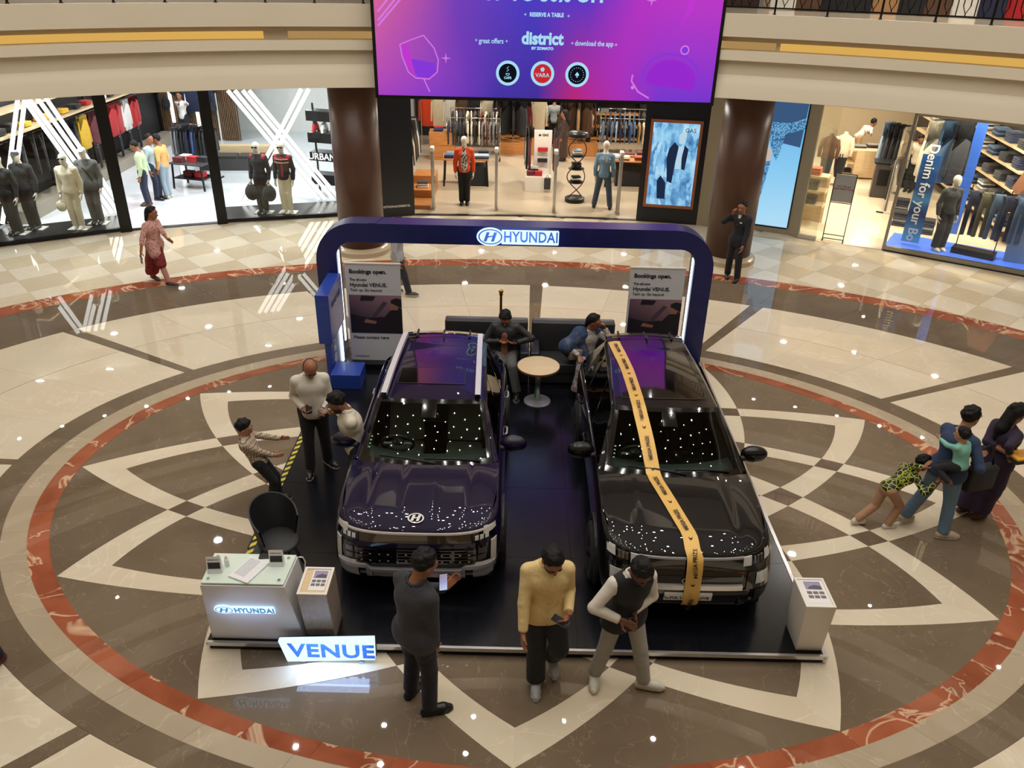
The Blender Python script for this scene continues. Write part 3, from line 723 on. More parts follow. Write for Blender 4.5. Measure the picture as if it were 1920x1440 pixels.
for a in ((813, 392, 'first'), (930, 394, 'second'), (1038, 398, 'third'), (1157, 401, 'fourth')): gate(*a)
# white display column
p = G(1012, 360); wd = thing('display_stand', 'white display stand with lettered upright and a low white box', 'display', (p.x, p.y+.3, .012), .03)
MB().bx(-.42, .3, -.35, .3, 0, .42).build('box', M_WPL, wd, bevel=.005); MB().bx(-.2, .3, .02, .12, .42, 1.62).build('upright', M_WPL, wd, bevel=.005)
M_INK = mat('dark_print', (35, 36, 42), .5)
text('lettering', 'GAS', .09, M_INK, wd, (.11, .014, 1.5), (1, 0, 0), (0, 0, 1), .004, .002)
MB().ext([(-.08, .013, 1.52), (.0, .013, 1.52), (-.02, .013, 1.47), (-.07, .013, 1.47)], (0, .004, 0)).build('emblem', M_INK, wd)
for z, c_ in ((1.08, 'red'), (.78, 'black')):
    o = thing('wallet', f'{c_} wallet in the niche of the white display stand', 'wallet', (p.x+.05, p.y+.27, z)); MB().bx(-.14, .14, -.04, .05, 0, .1).build('leather', cloth(c_), o, bevel=.006)
for x, y, z, c_, n in ((-.28, -.15, .435, 'maroon', 'dark red'), (-.05, -.17, .435, 'red', 'bright red')):
    o = thing('gift_box', f'{n} gift box on the low white display box', 'box', (p.x+x, p.y+.3+y, z)); MB().bx(-.1, .1, -.09, .09, 0, .1).build('base', cloth(c_), o); MB().bx(-.105, .105, -.095, .095, .08, .12).build('lid', cloth(c_), o)
stack((p.x-.2, p.y+.42, .435), 0, ['black', 'black', 'black', 'white', 'white'], 'black and white folded tops on the low white display box', t=.045)
o = thing('bag', 'black bag hung on the front of the low white display box', 'bag', (p.x+.2, p.y-.08, .1)); MB().bx(-.09, .09, -.03, .02, 0, .32).build('pouch', cloth('charcoal'), o, bevel=.02); MB().tube([(-.05, 0, .31), (0, 0, .4), (.05, 0, .31)], .01, 6).build('handle', M_BLK, o)
for i, s in enumerate((-1, 1)):
    for k, c_ in enumerate(('maroon', 'charcoal', 'white', 'black', 'black')):
        garment('jacket', c_, (p.x+.05+s*(.36+.02*k), p.y+.5+k*.13, 1.42), pi/2+random.uniform(-.2, .2), .5, .95, f'{c_} jacket hung {"before" if s < 0 else "beyond"} the white display stand', 'jackets round the white stand')
# spiral shelf
p = G(1077, 378); sp = thing('spiral_stand', 'black double-spiral stand with round trays near the denim mannequin', 'display', (p.x, p.y, .012))
MB().lathe([(.27, 0), (.27, .1), (.24, .12)], 28).build('base', M_BLK, sp, smooth=True, angle=40)
for ph in (0, pi): MB().tube([(.24*cos(ph+z*4.4+.6), .12*sin(ph+z*4.4+.6), .1+z) for z in np.linspace(0, 1.65, 34)], .014, 6).build('spiral', M_BLK, sp, smooth=True)
for z, nm in ((.52, 0), (.88, 1), (1.22, 2)):
    MB().lathe([(.02, z), (.21, z), (.21, z+.02), (.02, z+.02)], 24).build('tray', M_BLK, sp)
MB().lathe([(.25, 1.72), (.27, 1.78), (.25, 1.84), (0, 1.85)], 24).build('top', M_BLK, sp, smooth=True)
for z, cs, l in ((.54, ['black', 'white', 'black'], 'lowest'), (.9, ['black', 'charcoal', 'black'], 'middle'), (1.24, ['grey', 'white', 'pale blue'], 'highest')):
    stack((p.x, p.y, .012+z+.005), .2, cs, f'folded clothes on the {l} tray of the black spiral stand', w=.24, d=.2, t=.05)
# right side of the middle shop
t = G(1165, 352); tr = (t.x+.12, t.y+.3, .012)
table('display_table', tr, -.08, (1.2, .8), .78, 'honey wood table with black legs behind the denim mannequin', M_WOOD, M_BLK)
for u, v, cs in ((-.4, -.22, ['white', 'grey', 'white', 'white']), (-.1, -.2, ['black', 'white', 'cream']), (.35, -.2, ['maroon', 'maroon', 'rust']), (.1, .2, ['tan', 'white', 'maroon']), (.45, .2, ['white', 'cream', 'maroon', 'maroon'])):
    stack((tr[0]+u, tr[1]+v, tr[2]+.78), -.08, cs, f'folded {cs[-1]} clothes on the table behind the denim mannequin', 'stacks on the second honey wood table')
o = thing('storage_box', 'black cloth-covered crate under the second honey wood table', 'box', (tr[0]+.1, tr[1]+.1, .012)); MB().bx(-.4, .4, -.3, .3, 0, .6).build('crate', cloth('black'), o, bevel=.01)
p = G(1168, 300); rack((p.x, p.y, .012), -.05, 1.6, 1.3, 'chrome rail of denim shirts behind the second table, nearest of two', ['denim', 'navy', 'denim', 'pale blue', 'navy', 'denim', 'blue', 'denim', 'tan', 'cream', 'white'], 'tee', 'shirts on the near rail behind the second table', 'shirt on the nearer chrome rail behind the second table', .42, .65)
rack((p.x, p.y+1.1, .012), -.05, 1.6, 1.42, 'chrome rail of dark shirts behind the second table, farther of two', ['olive', 'brown', 'charcoal', 'denim', 'navy', 'denim', 'grey', 'denim', 'navy', 'charcoal'], 'tee', 'shirts on the far rail behind the second table', 'shirt on the farther chrome rail behind the second table', .42, .65)
bk = thing('wall_shelving', 'honey wood shelves along the dark back wall of the middle shop', 'shelving', (.9, 29.95, 0))
for z in (.12, .55, .98, 1.4): MB().bx(-2.2, 3.4, -.45, 0, z-.03, z+.03).build('shelf', M_WOOD, bk)
for x in (-2.2, -.3, 1.6, 3.4): MB().bx(x-.03, x+.03, -.4, 0, .0, 2.2).build('upright', M_BLK, bk)
for z in (.15, .58, 1.01):
    for i in range(9):
        cs = random.choice((['black']*3, ['navy']*4, ['white', 'grey'], ['grey']*4, ['charcoal']*3, ['tan', 'black']))
        stack((-1.0+i*.58, 29.72, z+.001), random.uniform(-.1, .1), cs, f'folded {cs[-1]} clothes on the back wall shelves', 'stacks on the back wall shelves')
for px, py, cs, l in ((962, 252, ('maroon', 'black', 'black', 'charcoal'), 'black and maroon'), (1082, 262, ('brown', 'brown', 'tan', 'brown'), 'brown')):
    p = G(px, py+12); p.y = 27.6; p.x *= .94; r = thing('round_rack', f'round stand of {l} jackets on a wooden plinth', 'clothes rack', (p.x, p.y, .012))
    MB().bx(-.45, .7, -.4, .4, 0, .4).build('plinth', M_WOOD, r); MB().tube([(0, 0, .4), (0, 0, 1.66)], .02, 8).build('post', M_CHROME, r)
    for i in range(8):
        a = i*pi/4; garment('jacket', cs[i % 4], (p.x+.34*cos(a), p.y+.34*sin(a), 1.58), a, .5, .95, f'{cs[i % 4]} jacket on the round {l} stand', f'jackets on the round {l} stand')
p = Vector((.55, 27.9, 0)); backpack((p.x-.1, p.y+.2, .435), 0, 'large dark travel bag between the two round jacket stands', 'black', 1.5)
o = thing('display_plinth', 'low honey wood plinth under the large travel bag', 'plinth', (p.x-.1, p.y+.2, .012)); MB().bx(-.4, .4, -.35, .35, 0, .42).build('block', M_WOOD, o, bevel=.01)
# portrait screen on the dark panel
d_, n_ = inn(FG[3], FG[4])
Pq = FG[3]-n_*.03
qs = [GP(x, y, Pq, n_) for x, y in ((1207, 383), (1298, 396), (1320, 228), (1220, 222))]
cen = sum(qs, Vector())/4; wid = ((qs[1]-qs[0]).length+(qs[2]-qs[3]).length)/2; hei = ((qs[3]-qs[0]).length+(qs[2]-qs[1]).length)/2
ps = thing('screen', 'upright video screen in a copper frame on the dark shop panel', 'screen', tuple(cen), atan2(d_.y, d_.x))
M_COP = mat('copper_frame', (168, 102, 66), .4, metal=.3)
w, h = wid/2, hei/2
for a in ((-w, w, -h, -h+.07), (-w, w, h-.07, h), (-w, -w+.07, -h+.07, h-.07), (w-.07, w, -h+.07, h-.07)): MB().bx(a[0], a[1], -.03, .03, a[2], a[3]).build('frame', M_COP, ps, bevel=.004)
m, nt, b = nodemat('screen_city_picture', .2); tc = nt.nodes.new('ShaderNodeTexCoord'); mp = nt.nodes.new('ShaderNodeMapping'); mp.inputs['Scale'].default_value = (7, 1, 2.2)
v = nt.nodes.new('ShaderNodeTexVoronoi'); v.distance = 'CHEBYCHEV'; v.inputs['Scale'].default_value = 1.6; n = nt.nodes.new('ShaderNodeTexNoise'); n.inputs['Scale'].default_value = 3; n.inputs['Detail'].default_value = 4
nt.links.new(tc.outputs['Object'], mp.inputs[0]); nt.links.new(mp.outputs[0], v.inputs['Vector']); nt.links.new(tc.outputs['Object'], n.inputs['Vector'])
ad = nt.nodes.new('ShaderNodeMath'); ad.operation = 'MULTIPLY_ADD'; ad.inputs[1].default_value = .55; nt.links.new(v.outputs['Color'], ad.inputs[0]); nt.links.new(n.outputs['Fac'], ad.inputs[2])
ml = nt.nodes.new('ShaderNodeMath'); ml.operation = 'MULTIPLY'; ml.inputs[1].default_value = .8; nt.links.new(ad.outputs[0], ml.inputs[0])
cr = ramp(nt, [(.3, (36, 62, 100)), (.48, (84, 150, 205)), (.7, (150, 212, 248)), (.9, (205, 236, 252))], ml.outputs[0])
nt.links.new(cr, b.inputs['Emission Color']); b.inputs['Emission Strength'].default_value = .95; b.inputs['Base Color'].default_value = (.02, .02, .03, 1)
MB().bx(-w+.07, w-.07, -.012, .0, -h+.07, h-.07).build('display', m, ps)
E_DKB = emis('screen_dark_blue', (34, 46, 74), .9); E_PALE = emis('screen_pale_blue', (196, 228, 246), .9)
for poly, mm in (([(-.1, -.45), (.02, -.5), (.06, .1), (.1, .5), (0, .62), (-.12, .45), (-.16, .2)], E_DKB), ([(.22, -.1), (.3, -.12), (.34, .45), (.24, .55), (.2, .2)], E_DKB), ([(.06, -.1), (.2, -.1), (.2, .5), (.1, .52)], E_PALE), ([(-.3, -.95), (-.1, -.95), (-.12, -.5), (-.26, -.3), (-.34, -.45)], E_DKB), ([(.1, .58), (.24, .58), (.26, .85), (.16, .92), (.08, .8)], E_PALE)):
    MB().ext([(x*w/.62, -.018, z*h/1.2) for x, z in poly], (0, .004, 0)).build('picture_shape', mm, ps)
text('lettering', 'GAS', .14, E_DKB, ps, (w*.55, -.016, h*.78), (1, 0, 0), (0, 0, 1), .003)

# ------------------------------------------------ denim shop
d_, n_ = inn(FR[0], FR[1])
# light box print with a patterned blue outfit, beside the second column
pb = thing('lightbox_poster', 'glowing blue fashion poster between the second column and the denim shop door', 'poster', tuple((FR[0]+FR[1])/2+Vector((0, 0, .16))), atan2(d_.y, d_.x))
Lp = (FR[1]-FR[0]).length
def edge(px, py): q = GP(px, py, FR[0], n_); v = rotz(-atan2(d_.y, d_.x))@(q-(FR[0]+FR[1])/2); return (v.x, v.z-.16)
m, nt, b = nodemat('poster_blue_glow', .2); tc = nt.nodes.new('ShaderNodeTexCoord'); sx = nt.nodes.new('ShaderNodeSeparateXYZ'); nt.links.new(tc.outputs['Object'], sx.inputs[0])
mr = nt.nodes.new('ShaderNodeMapRange'); mr.inputs[2].default_value = 2.3; nt.links.new(sx.outputs[2], mr.inputs[0])
nt.links.new(ramp(nt, [(0, (176, 222, 248)), (.5, (140, 205, 244)), (.95, (112, 188, 238))], mr.outputs[0]), b.inputs['Emission Color']); b.inputs['Emission Strength'].default_value = .95; b.inputs['Base Color'].default_value = (.1, .2, .3, 1)
MB().bx(-Lp/2, Lp/2, .02, .1, 0, 3.35).build('light_panel', m, pb)
E_SLATE = emis('poster_slate', (62, 92, 130), .95); E_SKIN = emis('poster_skin', (214, 196, 186), .9)
m, nt, b = nodemat('poster_crochet', .3); tc = nt.nodes.new('ShaderNodeTexCoord'); v = nt.nodes.new('ShaderNodeTexVoronoi'); v.inputs['Scale'].default_value = 26; nt.links.new(tc.outputs['Object'], v.inputs['Vector'])
nt.links.new(ramp(nt, [(.2, (140, 200, 236)), (.55, (70, 138, 190)), (.8, (36, 84, 130))], v.outputs['Distance']), b.inputs['Emission Color']); b.inputs['Emission Strength'].default_value = .9; b.inputs['Base Color'].default_value = (.05, .1, .15, 1)
def flat(poly, y, mm, nm, par): return MB().ext([(x, y, z) for x, z in poly], (0, .004, 0)).build(nm, mm, par)
flat([edge(*p) for p in ((1440, 262), (1500, 277), (1519, 190), (1447, 190))], .012, E_SLATE, 'print_background', pb)
flat([edge(*p) for p in ((1440, 228), (1484, 231), (1512, 222), (1511, 242), (1472, 252), (1466, 275), (1455, 302), (1448, 285), (1442, 260), (1437, 250))], .006, m, 'print_top', pb)
flat([edge(*p) for p in ((1430, 290), (1446, 288), (1444, 302), (1428, 302))], .006, E_SKIN, 'print_waist', pb)
flat([edge(*p) for p in ((1428, 302), (1445, 302), (1434, 340), (1418, 390), (1412, 390), (1420, 340))], .006, m, 'print_trousers', pb)
flat([edge(*p) for p in ((1438, 268), (1448, 285), (1446, 290), (1430, 290))], .005, E_SKIN, 'print_arm', pb)
MB().bx(Lp/2-.03, Lp/2, -.01, .1, 0, 3.35).build('frame', M_BLK, pb); MB().bx(-Lp/2, Lp/2-.03, -.01, .1, -.03, 0).build('frame', M_BLK, pb)
# bay beside the door
p = G(1517, 425); bs = thing('display_shelf', 'pale wood shelf unit with three folded piles in the narrow bay window', 'shelving', (p.x-.05, p.y+.35, .012), -.5)
for z in (.5, .86, 1.22): MB().bx(-.42, .42, -.25, .25, z-.03, z+.03).build('shelf', M_PALEW, bs)
MB().bx(-.42, .42, .2, .25, 0, 1.25).build('back', M_PALEW, bs)
for z, cs, l in ((.53, ['navy', 'charcoal', 'navy'], 'lowest'), (.89, ['olive', 'green', 'charcoal'], 'middle'), (1.25, ['rust', 'rust', 'rust'], 'top')):
    stack((p.x-.08, p.y+.33, .012+z+.001), -.5, cs, f'{cs[0]} folded clothes on the {l} shelf of the bay window', w=.46, d=.3, t=.06)
q = Vector((8.0, 21.2, .012))
for i, (px, py, tc_, bc) in enumerate(((1540, 352, 'brown', 'charcoal'), (1566, 348, 'cream', 'black'))):
    g = G(px, py); o = thing('dress_form', f'headless dress form in a {tc_} jacket and {bc} trousers in the denim shop', 'mannequin', (g.x, g.y, .012), -.4)
    MB().lathe([(.17, 0), (.17, .02), (.02, .04), (.02, .7)], 16).build('stand', M_CHROME, o)
    MB().lathe([(.1, .25), (.15, .5), (.17, .85), (.16, .95)], 14, sy=.7).build('trousers', cloth(bc), o, smooth=True)
    MB().lathe([(.19, .85), (.17, 1.05), (.2, 1.3), (.19, 1.42), (.06, 1.5), (.05, 1.56)], 16, sy=.62).build('jacket', cloth(tc_), o, smooth=True)
    for s in (-1, 1): MB().tube([(s*.19, 0, 1.4), (s*.25, 0, 1.15), (s*.24, -.06, .88)], [.06, .055, .05], 8).build('sleeve', cloth(tc_), o, smooth=True)
# poster stand in the doorway
a, b_ = G(1543, 450), G(1578, 455); ps2 = thing('poster_stand', 'black metal floor stand holding a grey notice in the denim shop doorway', 'sign stand', tuple((a+b_)/2), atan2(b_.y-a.y, b_.x-a.x))
Wd = (b_-a).length/2+.02
for s in (-1, 1): MB().beam((s*Wd, 0, 0), (s*Wd, 0, 1.62), .02).build('post', M_BLK, ps2); MB().bx(s*Wd-.015, s*Wd+.015, -.12, .12, 0, .02).build('foot', M_BLK, ps2)
for z in (.06, .16, .94, 1.62): MB().beam((-Wd, 0, z), (Wd, 0, z), .018).build('rail', M_BLK, ps2)
MB().bx(-Wd+.01, Wd-.01, -.008, .008, .96, 1.6).build('notice', mat('notice_grey', (158, 160, 166), .5), ps2)
for z, t_ in ((1.33, 'buy 2 & get'), (1.27, 'more offers inside')): text('lettering', t_, .065, mat('notice_red', (150, 60, 60), .6), ps2, (0, -.012, z), (1, 0, 0), (0, 0, 1), .002)
p = G(1640, 337); dkk = thing('counter', 'pale wood counter block with open cubbies covered in folded denim', 'counter', (p.x-.1, p.y+.4, .012), -.15)
MB().bx(-.55, .85, -.45, .45, .04, .86).build('body', M_PALEW, dkk, bevel=.01); MB().bx(-.9, -.56, -.45, .45, .04, .12).build('cubby_floor', M_PALEW, dkk); MB().bx(-.9, -.56, -.45, .45, .44, .48).build('cubby_shelf', M_PALEW, dkk); MB().bx(-.9, -.56, -.45, .45, .82, .86).build('cubby_top', M_PALEW, dkk); MB().bx(-.9, -.86, .1, .45, .12, .82).build('cubby_side', M_PALEW, dkk)
for u, v, z, cs in ((-.4, 0, .88, ['charcoal', 'grey']), (0, .1, .88, ['charcoal', 'brown', 'grey']), (.45, -.1, .88, ['black', 'charcoal']), (-.72, -.1, .14, ['navy', 'navy', 'black'])):
    w_ = Vector((p.x-.1, p.y+.4, 0))+rotz(-.15)@Vector((u, v, z)); stack(tuple(w_), -.15, cs, f'folded {cs[-1]} denim {"in the cubby of" if z < .5 else "on"} the pale wood counter', 'piles on the pale wood counter', w=.36)
p = G(1655, 372); dp = thing('pedestal', 'dark box pedestal with a laptop-sized tray in the denim shop', 'pedestal', (p.x, p.y+.2, .012), -.35)
MB().bx(-.3, .3, -.25, .25, .0, .95).build('body', mat('dark_pedestal', (64, 60, 58), .4), dp, bevel=.01); MB().bx(-.2, .2, -.256, -.25, .35, .8).build('door', M_BLK, dp); MB().bx(-.36, .36, -.3, .3, .95, .99).build('top', M_BLK, dp)
p = G(1622, 268); rack((p.x, p.y+.6, .012), -.2, 1.9, 1.5, 'rail of long coats at the back of the denim shop', ['tan', 'olive', 'black', 'charcoal', 'black', 'olive', 'cream', 'olive', 'charcoal', 'white', 'navy'], 'jacket', 'coats at the back of the denim shop', 'coat on the back rail of the denim shop', .46, 1.0)
for px, py, c_ in ((1662, 262, 'pale blue'), (1672, 265, 'charcoal'), (1682, 268, 'black'), (1692, 270, 'black'), (1700, 272, 'cream')):
    q = G(px, py, 1.0); garment('jacket', c_, (q.x*.93, q.y*.93, 1.55), .6, .5, 1.05, f'{c_} coat hanging beside the man folding clothes', 'coats beside the man folding clothes')
p = G(1675, 395); rack((p.x, p.y+.3, .012), 1.05, 1.5, 1.35, 'black rail of dark jeans beside the steel door handle', ['black', 'charcoal', 'black', 'charcoal', 'black', 'brown', 'black'], 'trousers', 'dark jeans beside the door', 'jeans hanging on the rail beside the steel door handle', .4, .95)
p = G(1708, 350); o = thing('storage_box', 'black upright storage box behind the blue hanging banner', 'box', (p.x, p.y, .012), -.4); MB().bx(-.35, .35, -.3, .3, 0, .95).build('body', M_BLK, o, bevel=.01); MB().bx(-.37, .37, -.32, .32, .95, .99).build('lid', M_PALEW, o)
for k, (px, py) in enumerate(((1688, 400), (1690, 425), (1735, 440))):
    q = G(px, py); stack((q.x, q.y+.1, .013), -.5, ['charcoal', 'navy', 'grey', 'charcoal', 'navy', 'black'], 'tall pile of folded jeans on the floor by the blue banner', 'floor piles of jeans', w=.4, d=.34, t=.06)
# hanging banner with lettering
d_, n_ = inn(FR[4], FR[5]); Pb = FR[4]+n_*.55
qs = [GP(x, y, Pb, n_) for x, y in ((1689, 451), (1722, 456), (1768, 293), (1733, 288))]
ang = atan2(d_.y, d_.x); bc_ = (qs[0]+qs[1])/2; bw = (qs[1]-qs[0]).length; bh = ((qs[3].z-qs[0].z)+(qs[2].z-qs[1].z))/2
bn = thing('hanging_banner', 'tall blue banner with white lettering inside the denim shop window', 'banner', tuple(bc_), ang)
m, nt, b = nodemat('banner_blue_sky', .5); tc = nt.nodes.new('ShaderNodeTexCoord'); n = nt.nodes.new('ShaderNodeTexNoise'); n.inputs['Scale'].default_value = 1.8
sx = nt.nodes.new('ShaderNodeSeparateXYZ'); nt.links.new(tc.outputs['Object'], sx.inputs[0]); nt.links.new(tc.outputs['Object'], n.inputs['Vector'])
mr = nt.nodes.new('ShaderNodeMapRange'); mr.inputs[1].default_value = 0; mr.inputs[2].default_value = bh; nt.links.new(sx.outputs[2], mr.inputs[0])
ad = nt.nodes.new('ShaderNodeMath'); ad.operation = 'MULTIPLY_ADD'; ad.inputs[1].default_value = .25; nt.links.new(n.outputs['Fac'], ad.inputs[0]); nt.links.new(mr.outputs[0], ad.inputs[2])
nt.links.new(ramp(nt, [(.15, (96, 190, 226)), (.34, (40, 110, 176)), (.45, (24, 62, 122)), (.62, (66, 140, 196)), (.75, (26, 66, 128)), (.98, (30, 84, 146))], ad.outputs[0]), b.inputs['Base Color'])
MB().bx(-bw/2, bw/2, -.008, .008, 0, bh).build('cloth', m, bn)
text('lettering', 'Denim for your Bo', .29, mat('white_print', (238, 238, 236), .6), bn, (0, -.014, bh*.565), (0, 0, -1), (1, 0, 0), .004, .004)
# window deck, jeans frame, coats, print
wb = root('window_display_floor'); wallseg(MB(), FR[4], FR[6], .012, .1, 1.2, .08).build('deck', mat('blue_lit_deck', (70, 112, 214), .35, emit=(50, 96, 220), es=.35), wb)  # blue light on the deck is put into its colour and emission
a, b_ = G(1787, 475, .1), G(1858, 490, .1); fr = thing('jeans_rack', 'black frame rack with pairs of jeans in the denim shop window', 'clothes rack', tuple((a+b_)/2+n_*.18), atan2(b_.y-a.y, b_.x-a.x))
L2 = (b_-a).length/2
MB().bx(-L2-.05, L2+.05, -.16, .16, 0, .14).build('base', M_BLK, fr)
for s in (-1, 1): MB().beam((s*L2, 0, .14), (s*L2, 0, 1.55), .02).build('post', M_BLK, fr)
MB().beam((-L2-.1, 0, 1.42), (L2+.15, 0, 1.42), .025).build('rail', M_CHROME, fr)
for i, c_ in enumerate(('navy', 'olive', 'denim', 'navy', 'denim')):
    q = (a+b_)/2+n_*.18+rotz(atan2(b_.y-a.y, b_.x-a.x))@Vector((-L2+.12+i*.24, 0, 1.44)); garment('trousers', c_, q, atan2(b_.y-a.y, b_.x-a.x)+.5, .44, 1.02, f'{c_} jeans hanging on the black frame in the window, {("first", "second", "third", "fourth", "fifth")[i]} in the row', 'jeans on the black window frame', .06)
for i, (px, c_) in enumerate(((1752, 'cream'), (1780, 'denim'), (1806, 'charcoal'))):
    q = GP(px, 258, FR[4]+n_*1.7, n_); garment('jacket', c_, (q.x, q.y, min(3.3, q.z)), ang+.75, .46, 1.05, f'{c_} long jacket hung high in the denim shop window', None, .1)
o = thing('column_wrap', 'blue upright panel behind the hung jackets in the denim shop', 'panel', tuple(GP(1812, 340, FR[4]+n_*2.4, n_)*1.0), ang)
o.location.z = .012; MB().bx(-.12, .12, -.05, .05, 0, 3.0).build('board', mat('blue_board', (44, 90, 178), .5), o)
JW = Vector((11.95, 18.6, 0)); jd = (Vector((13.2, 27.6, 0))-JW).normalized(); jn = Vector((-jd.y, jd.x, 0))
js = thing('wall_shelving', 'pale shelves of folded jeans along the dark side wall of the denim shop', 'shelving', (0, 0, 0))
for z in (.4, .85, 1.3, 1.75, 2.2): shelfboard(js, JW+jn*.02, JW+jd*8, z, .4, M_PALEW, jn)
k = 0
for z in (.42, .87, 1.32, 1.77, 2.22):
    for i in range(9):
        q = JW+jd*(.45+i*.78)+jn*.22; q.z = z+.001; cs = random.choice((['navy']*5, ['charcoal']*4, ['black']*4, ['grey', 'white', 'navy', 'white', 'grey'], ['navy', 'denim', 'navy', 'denim']))
        if seen(q, 60): stack(tuple(q), atan2(jd.y, jd.x), cs, f'folded {cs[0]} jeans on the pale side wall shelves', 'jeans on the side wall shelves', w=.4, d=.32, t=.05)
P_ = FR[4]+n_*.5
qs = [GP(x, y, P_, n_) for x, y in ((1862, 506), (1935, 522), (1985, 322), (1925, 312))]
pj = thing('window_poster', 'large print of a person in pale jeans with a bent arm at the window edge', 'poster', (qs[0].x, qs[0].y, .1), ang)
def loc(px, py): v = rotz(-ang)@(GP(px, py, P_, n_)-Vector((qs[0].x, qs[0].y, .1))); return (v.x, v.z)
flat([loc(*p) for p in ((1876, 505), (1940, 520), (1960, 400), (1925, 350), (1900, 375), (1895, 430))], 0, mat('print_denim', (120, 150, 178), .6, noise=.2, nscale=3), 'print_jeans', pj)
flat([loc(*p) for p in ((1897, 352), (1920, 322), (1960, 320), (1960, 368), (1925, 372), (1902, 362))], .0, mat('print_skin', (196, 134, 100), .6), 'print_arm', pj)
# ================================================================== BOOTH
X0, X1, Y0, Y1, ZP = -2.9, 3.1, 5.6, 12.2, .1
M_DECK = mat('black_vinyl_deck', (15, 16, 22), .2, spec=.5, noise=.15, nscale=2, var=.1); M_ALUS = mat('aluminium_edge', (205, 205, 205), .25, metal=.8)
pl = thing('display_platform', 'low black platform under the two cars with a bright front edge', 'platform', (0, 0, 0))
MB().bx(X0+.02, X1-.02, Y0+.02, Y1, .0, .086).build('base', M_BLK, pl)
for i in range(5):
    for j in range(5):
        xa, xb = X0+(X1-X0)*i/5, X0+(X1-X0)*(i+1)/5; ya, yb = Y0+.03+(Y1-Y0-.03)*j/5, Y0+.03+(Y1-Y0-.03)*(j+1)/5
        MB().bx(xa+.002, xb-.002, ya+.002, yb-.002, .086, ZP).build('deck_panel', M_DECK, pl)
MB().bx(X0, X1, Y0, Y0+.03, .06, ZP+.004).build('front_edge', M_ALUS, pl); MB().bx(X1-.02, X1+.02, Y0, Y1, .03, ZP+.006).build('side_edge', M_ALUS, pl); MB().bx(X0-.02, X0+.02, Y0+1.4, Y1-1.6, .03, ZP+.003).build('side_edge', M_BLK, pl)
tp = thing('hazard_tape', 'yellow and black striped tape along the platform edge by the boy', 'tape', (X0+.03, 6.5, ZP+.001))
M_YEL = mat('hazard_yellow', (214, 196, 52), .4)
for i in range(24):
    y = i*.125
    MB().prism([(-.03, y), (.03, y+.05), (.03, y+.115), (-.03, y+.065)], 0, .004).build('yellow_stripe', M_YEL, tp); MB().prism([(-.03, y+.065), (.03, y+.115), (.03, y+.175), (-.03, y+.125)], 0, .004).build('black_stripe', M_BLK, tp)
# portal
M_BLUE = mat('portal_blue', (26, 32, 92), .35, coat=.1); M_BLUE2 = mat('panel_blue', (38, 66, 158), .35, coat=.2)
YF, YB = 11.9, 12.25
def rrect(x0, x1, zt, r, n=10):      # from lower left up and over to lower right
    L = [(x0, ZP)]+[(x0+r-r*cos(a), zt-r+r*sin(a)) for a in np.linspace(0, pi/2, n)]
    return L+[(x1-r+r*sin(a), zt-r+r*cos(a)) for a in np.linspace(0, pi/2, n)]+[(x1, ZP)]
po = thing('portal_frame', 'big dark blue rounded portal frame spanning the back of the platform', 'frame', (0, 0, 0))
O, I = rrect(-3.1, 3.1, 2.33, .62), rrect(-2.78, 2.8, 2.03, .24)
mb = MB()
P = [[(x, YF, z) for x, z in O], [(x, YB, z) for x, z in O], [(x, YB, z) for x, z in I], [(x, YF, z) for x, z in I]]; P.append(P[0])
mb.grid(P); mb.build('arch', M_BLUE, po, smooth=True, angle=35)
MB().prism([(-2.24, YF-.004), (-2.14, YF-.004), (-2.06, YB+.004), (-2.16, YB+.004)], 2.325, 2.338).build('joint_cover', M_BLUE, po)
E_LED = emis('led_strip_white', (226, 240, 255), 4.0)
MB().bx(2.785, 2.797, YF+.1, YF+.16, .3, 1.85).build('led_strip', E_LED, po); MB().bx(-2.778, -2.766, YF+.1, YF+.16, .3, 1.85).build('led_strip', E_LED, po)
E_SIGN = emis('sign_halo', (196, 228, 255), 1.6); E_LET = emis('sign_letters', (120, 168, 226), 1.0); M_LET = mat('sign_letter_blue', (50, 90, 170), .4, emit=(70, 116, 190), es=.5)
def logo_sign(parent, org, right, up, W, halo, letm, nm='sign'):
    """slanted-letter emblem in an oval followed by the word, on a glowing plate that stands off the wall"""
    R = Vector(right).normalized(); U = Vector(up).normalized(); N = R.cross(U); o = Vector(org)
    P3 = lambda x, z, n=0: o+R*x+U*z+N*n
    h = W*.115
    ex = -W/2+h*1.45
    el_ = [(ex+h*1.45*cos(a), h*sin(a)) for a in np.linspace(0, 2*pi, 28, endpoint=False)]
    pl_ = MB(); pl_.ext([P3(x, z, .01) for x, z in el_], N*.014)
    x0, x1 = ex+h*1.2, W/2
    pl_.ext([P3(x, z, .01) for x, z in ((x0, -h*.78), (x1-.01, -h*.78), (x1, -h*.7), (x1, h*.7), (x1-.01, h*.78), (x0, h*.78))], N*.014)
    pl_.build('glow_plate', halo, parent)
    rg = MB(); a_ = np.linspace(0, 2*pi, 33)
    rg.grid([[P3(ex+h*k1*cos(a), h*k2*sin(a), .0255) for a in a_] for k1, k2 in ((1.28, .84), (1.12, .72))]); rg.build('emblem_ring', letm, parent)
    hm = MB(); s = h
    for q in ([(-.62, -.42), (-.34, -.42), (-.06, .42), (-.34, .42)], [(.06, -.42), (.34, -.42), (.62, .42), (.34, .42)], [(-.36, -.1), (.22, .02), (.36, .14), (-.22, .06)]):
        hm.ext([P3(ex+x*s*1.15, z*s*1.2, .0245) for x, z in q], N*.004)
    hm.build('emblem_letter', letm, parent)
    text('lettering', 'HYUNDAI', h*1.6, letm, parent, P3((x0+x1)/2+.01, 0, .028), R, U, .006, W*.004, spacing=1.06, xs=W*.66/(h*1.6*4.62))
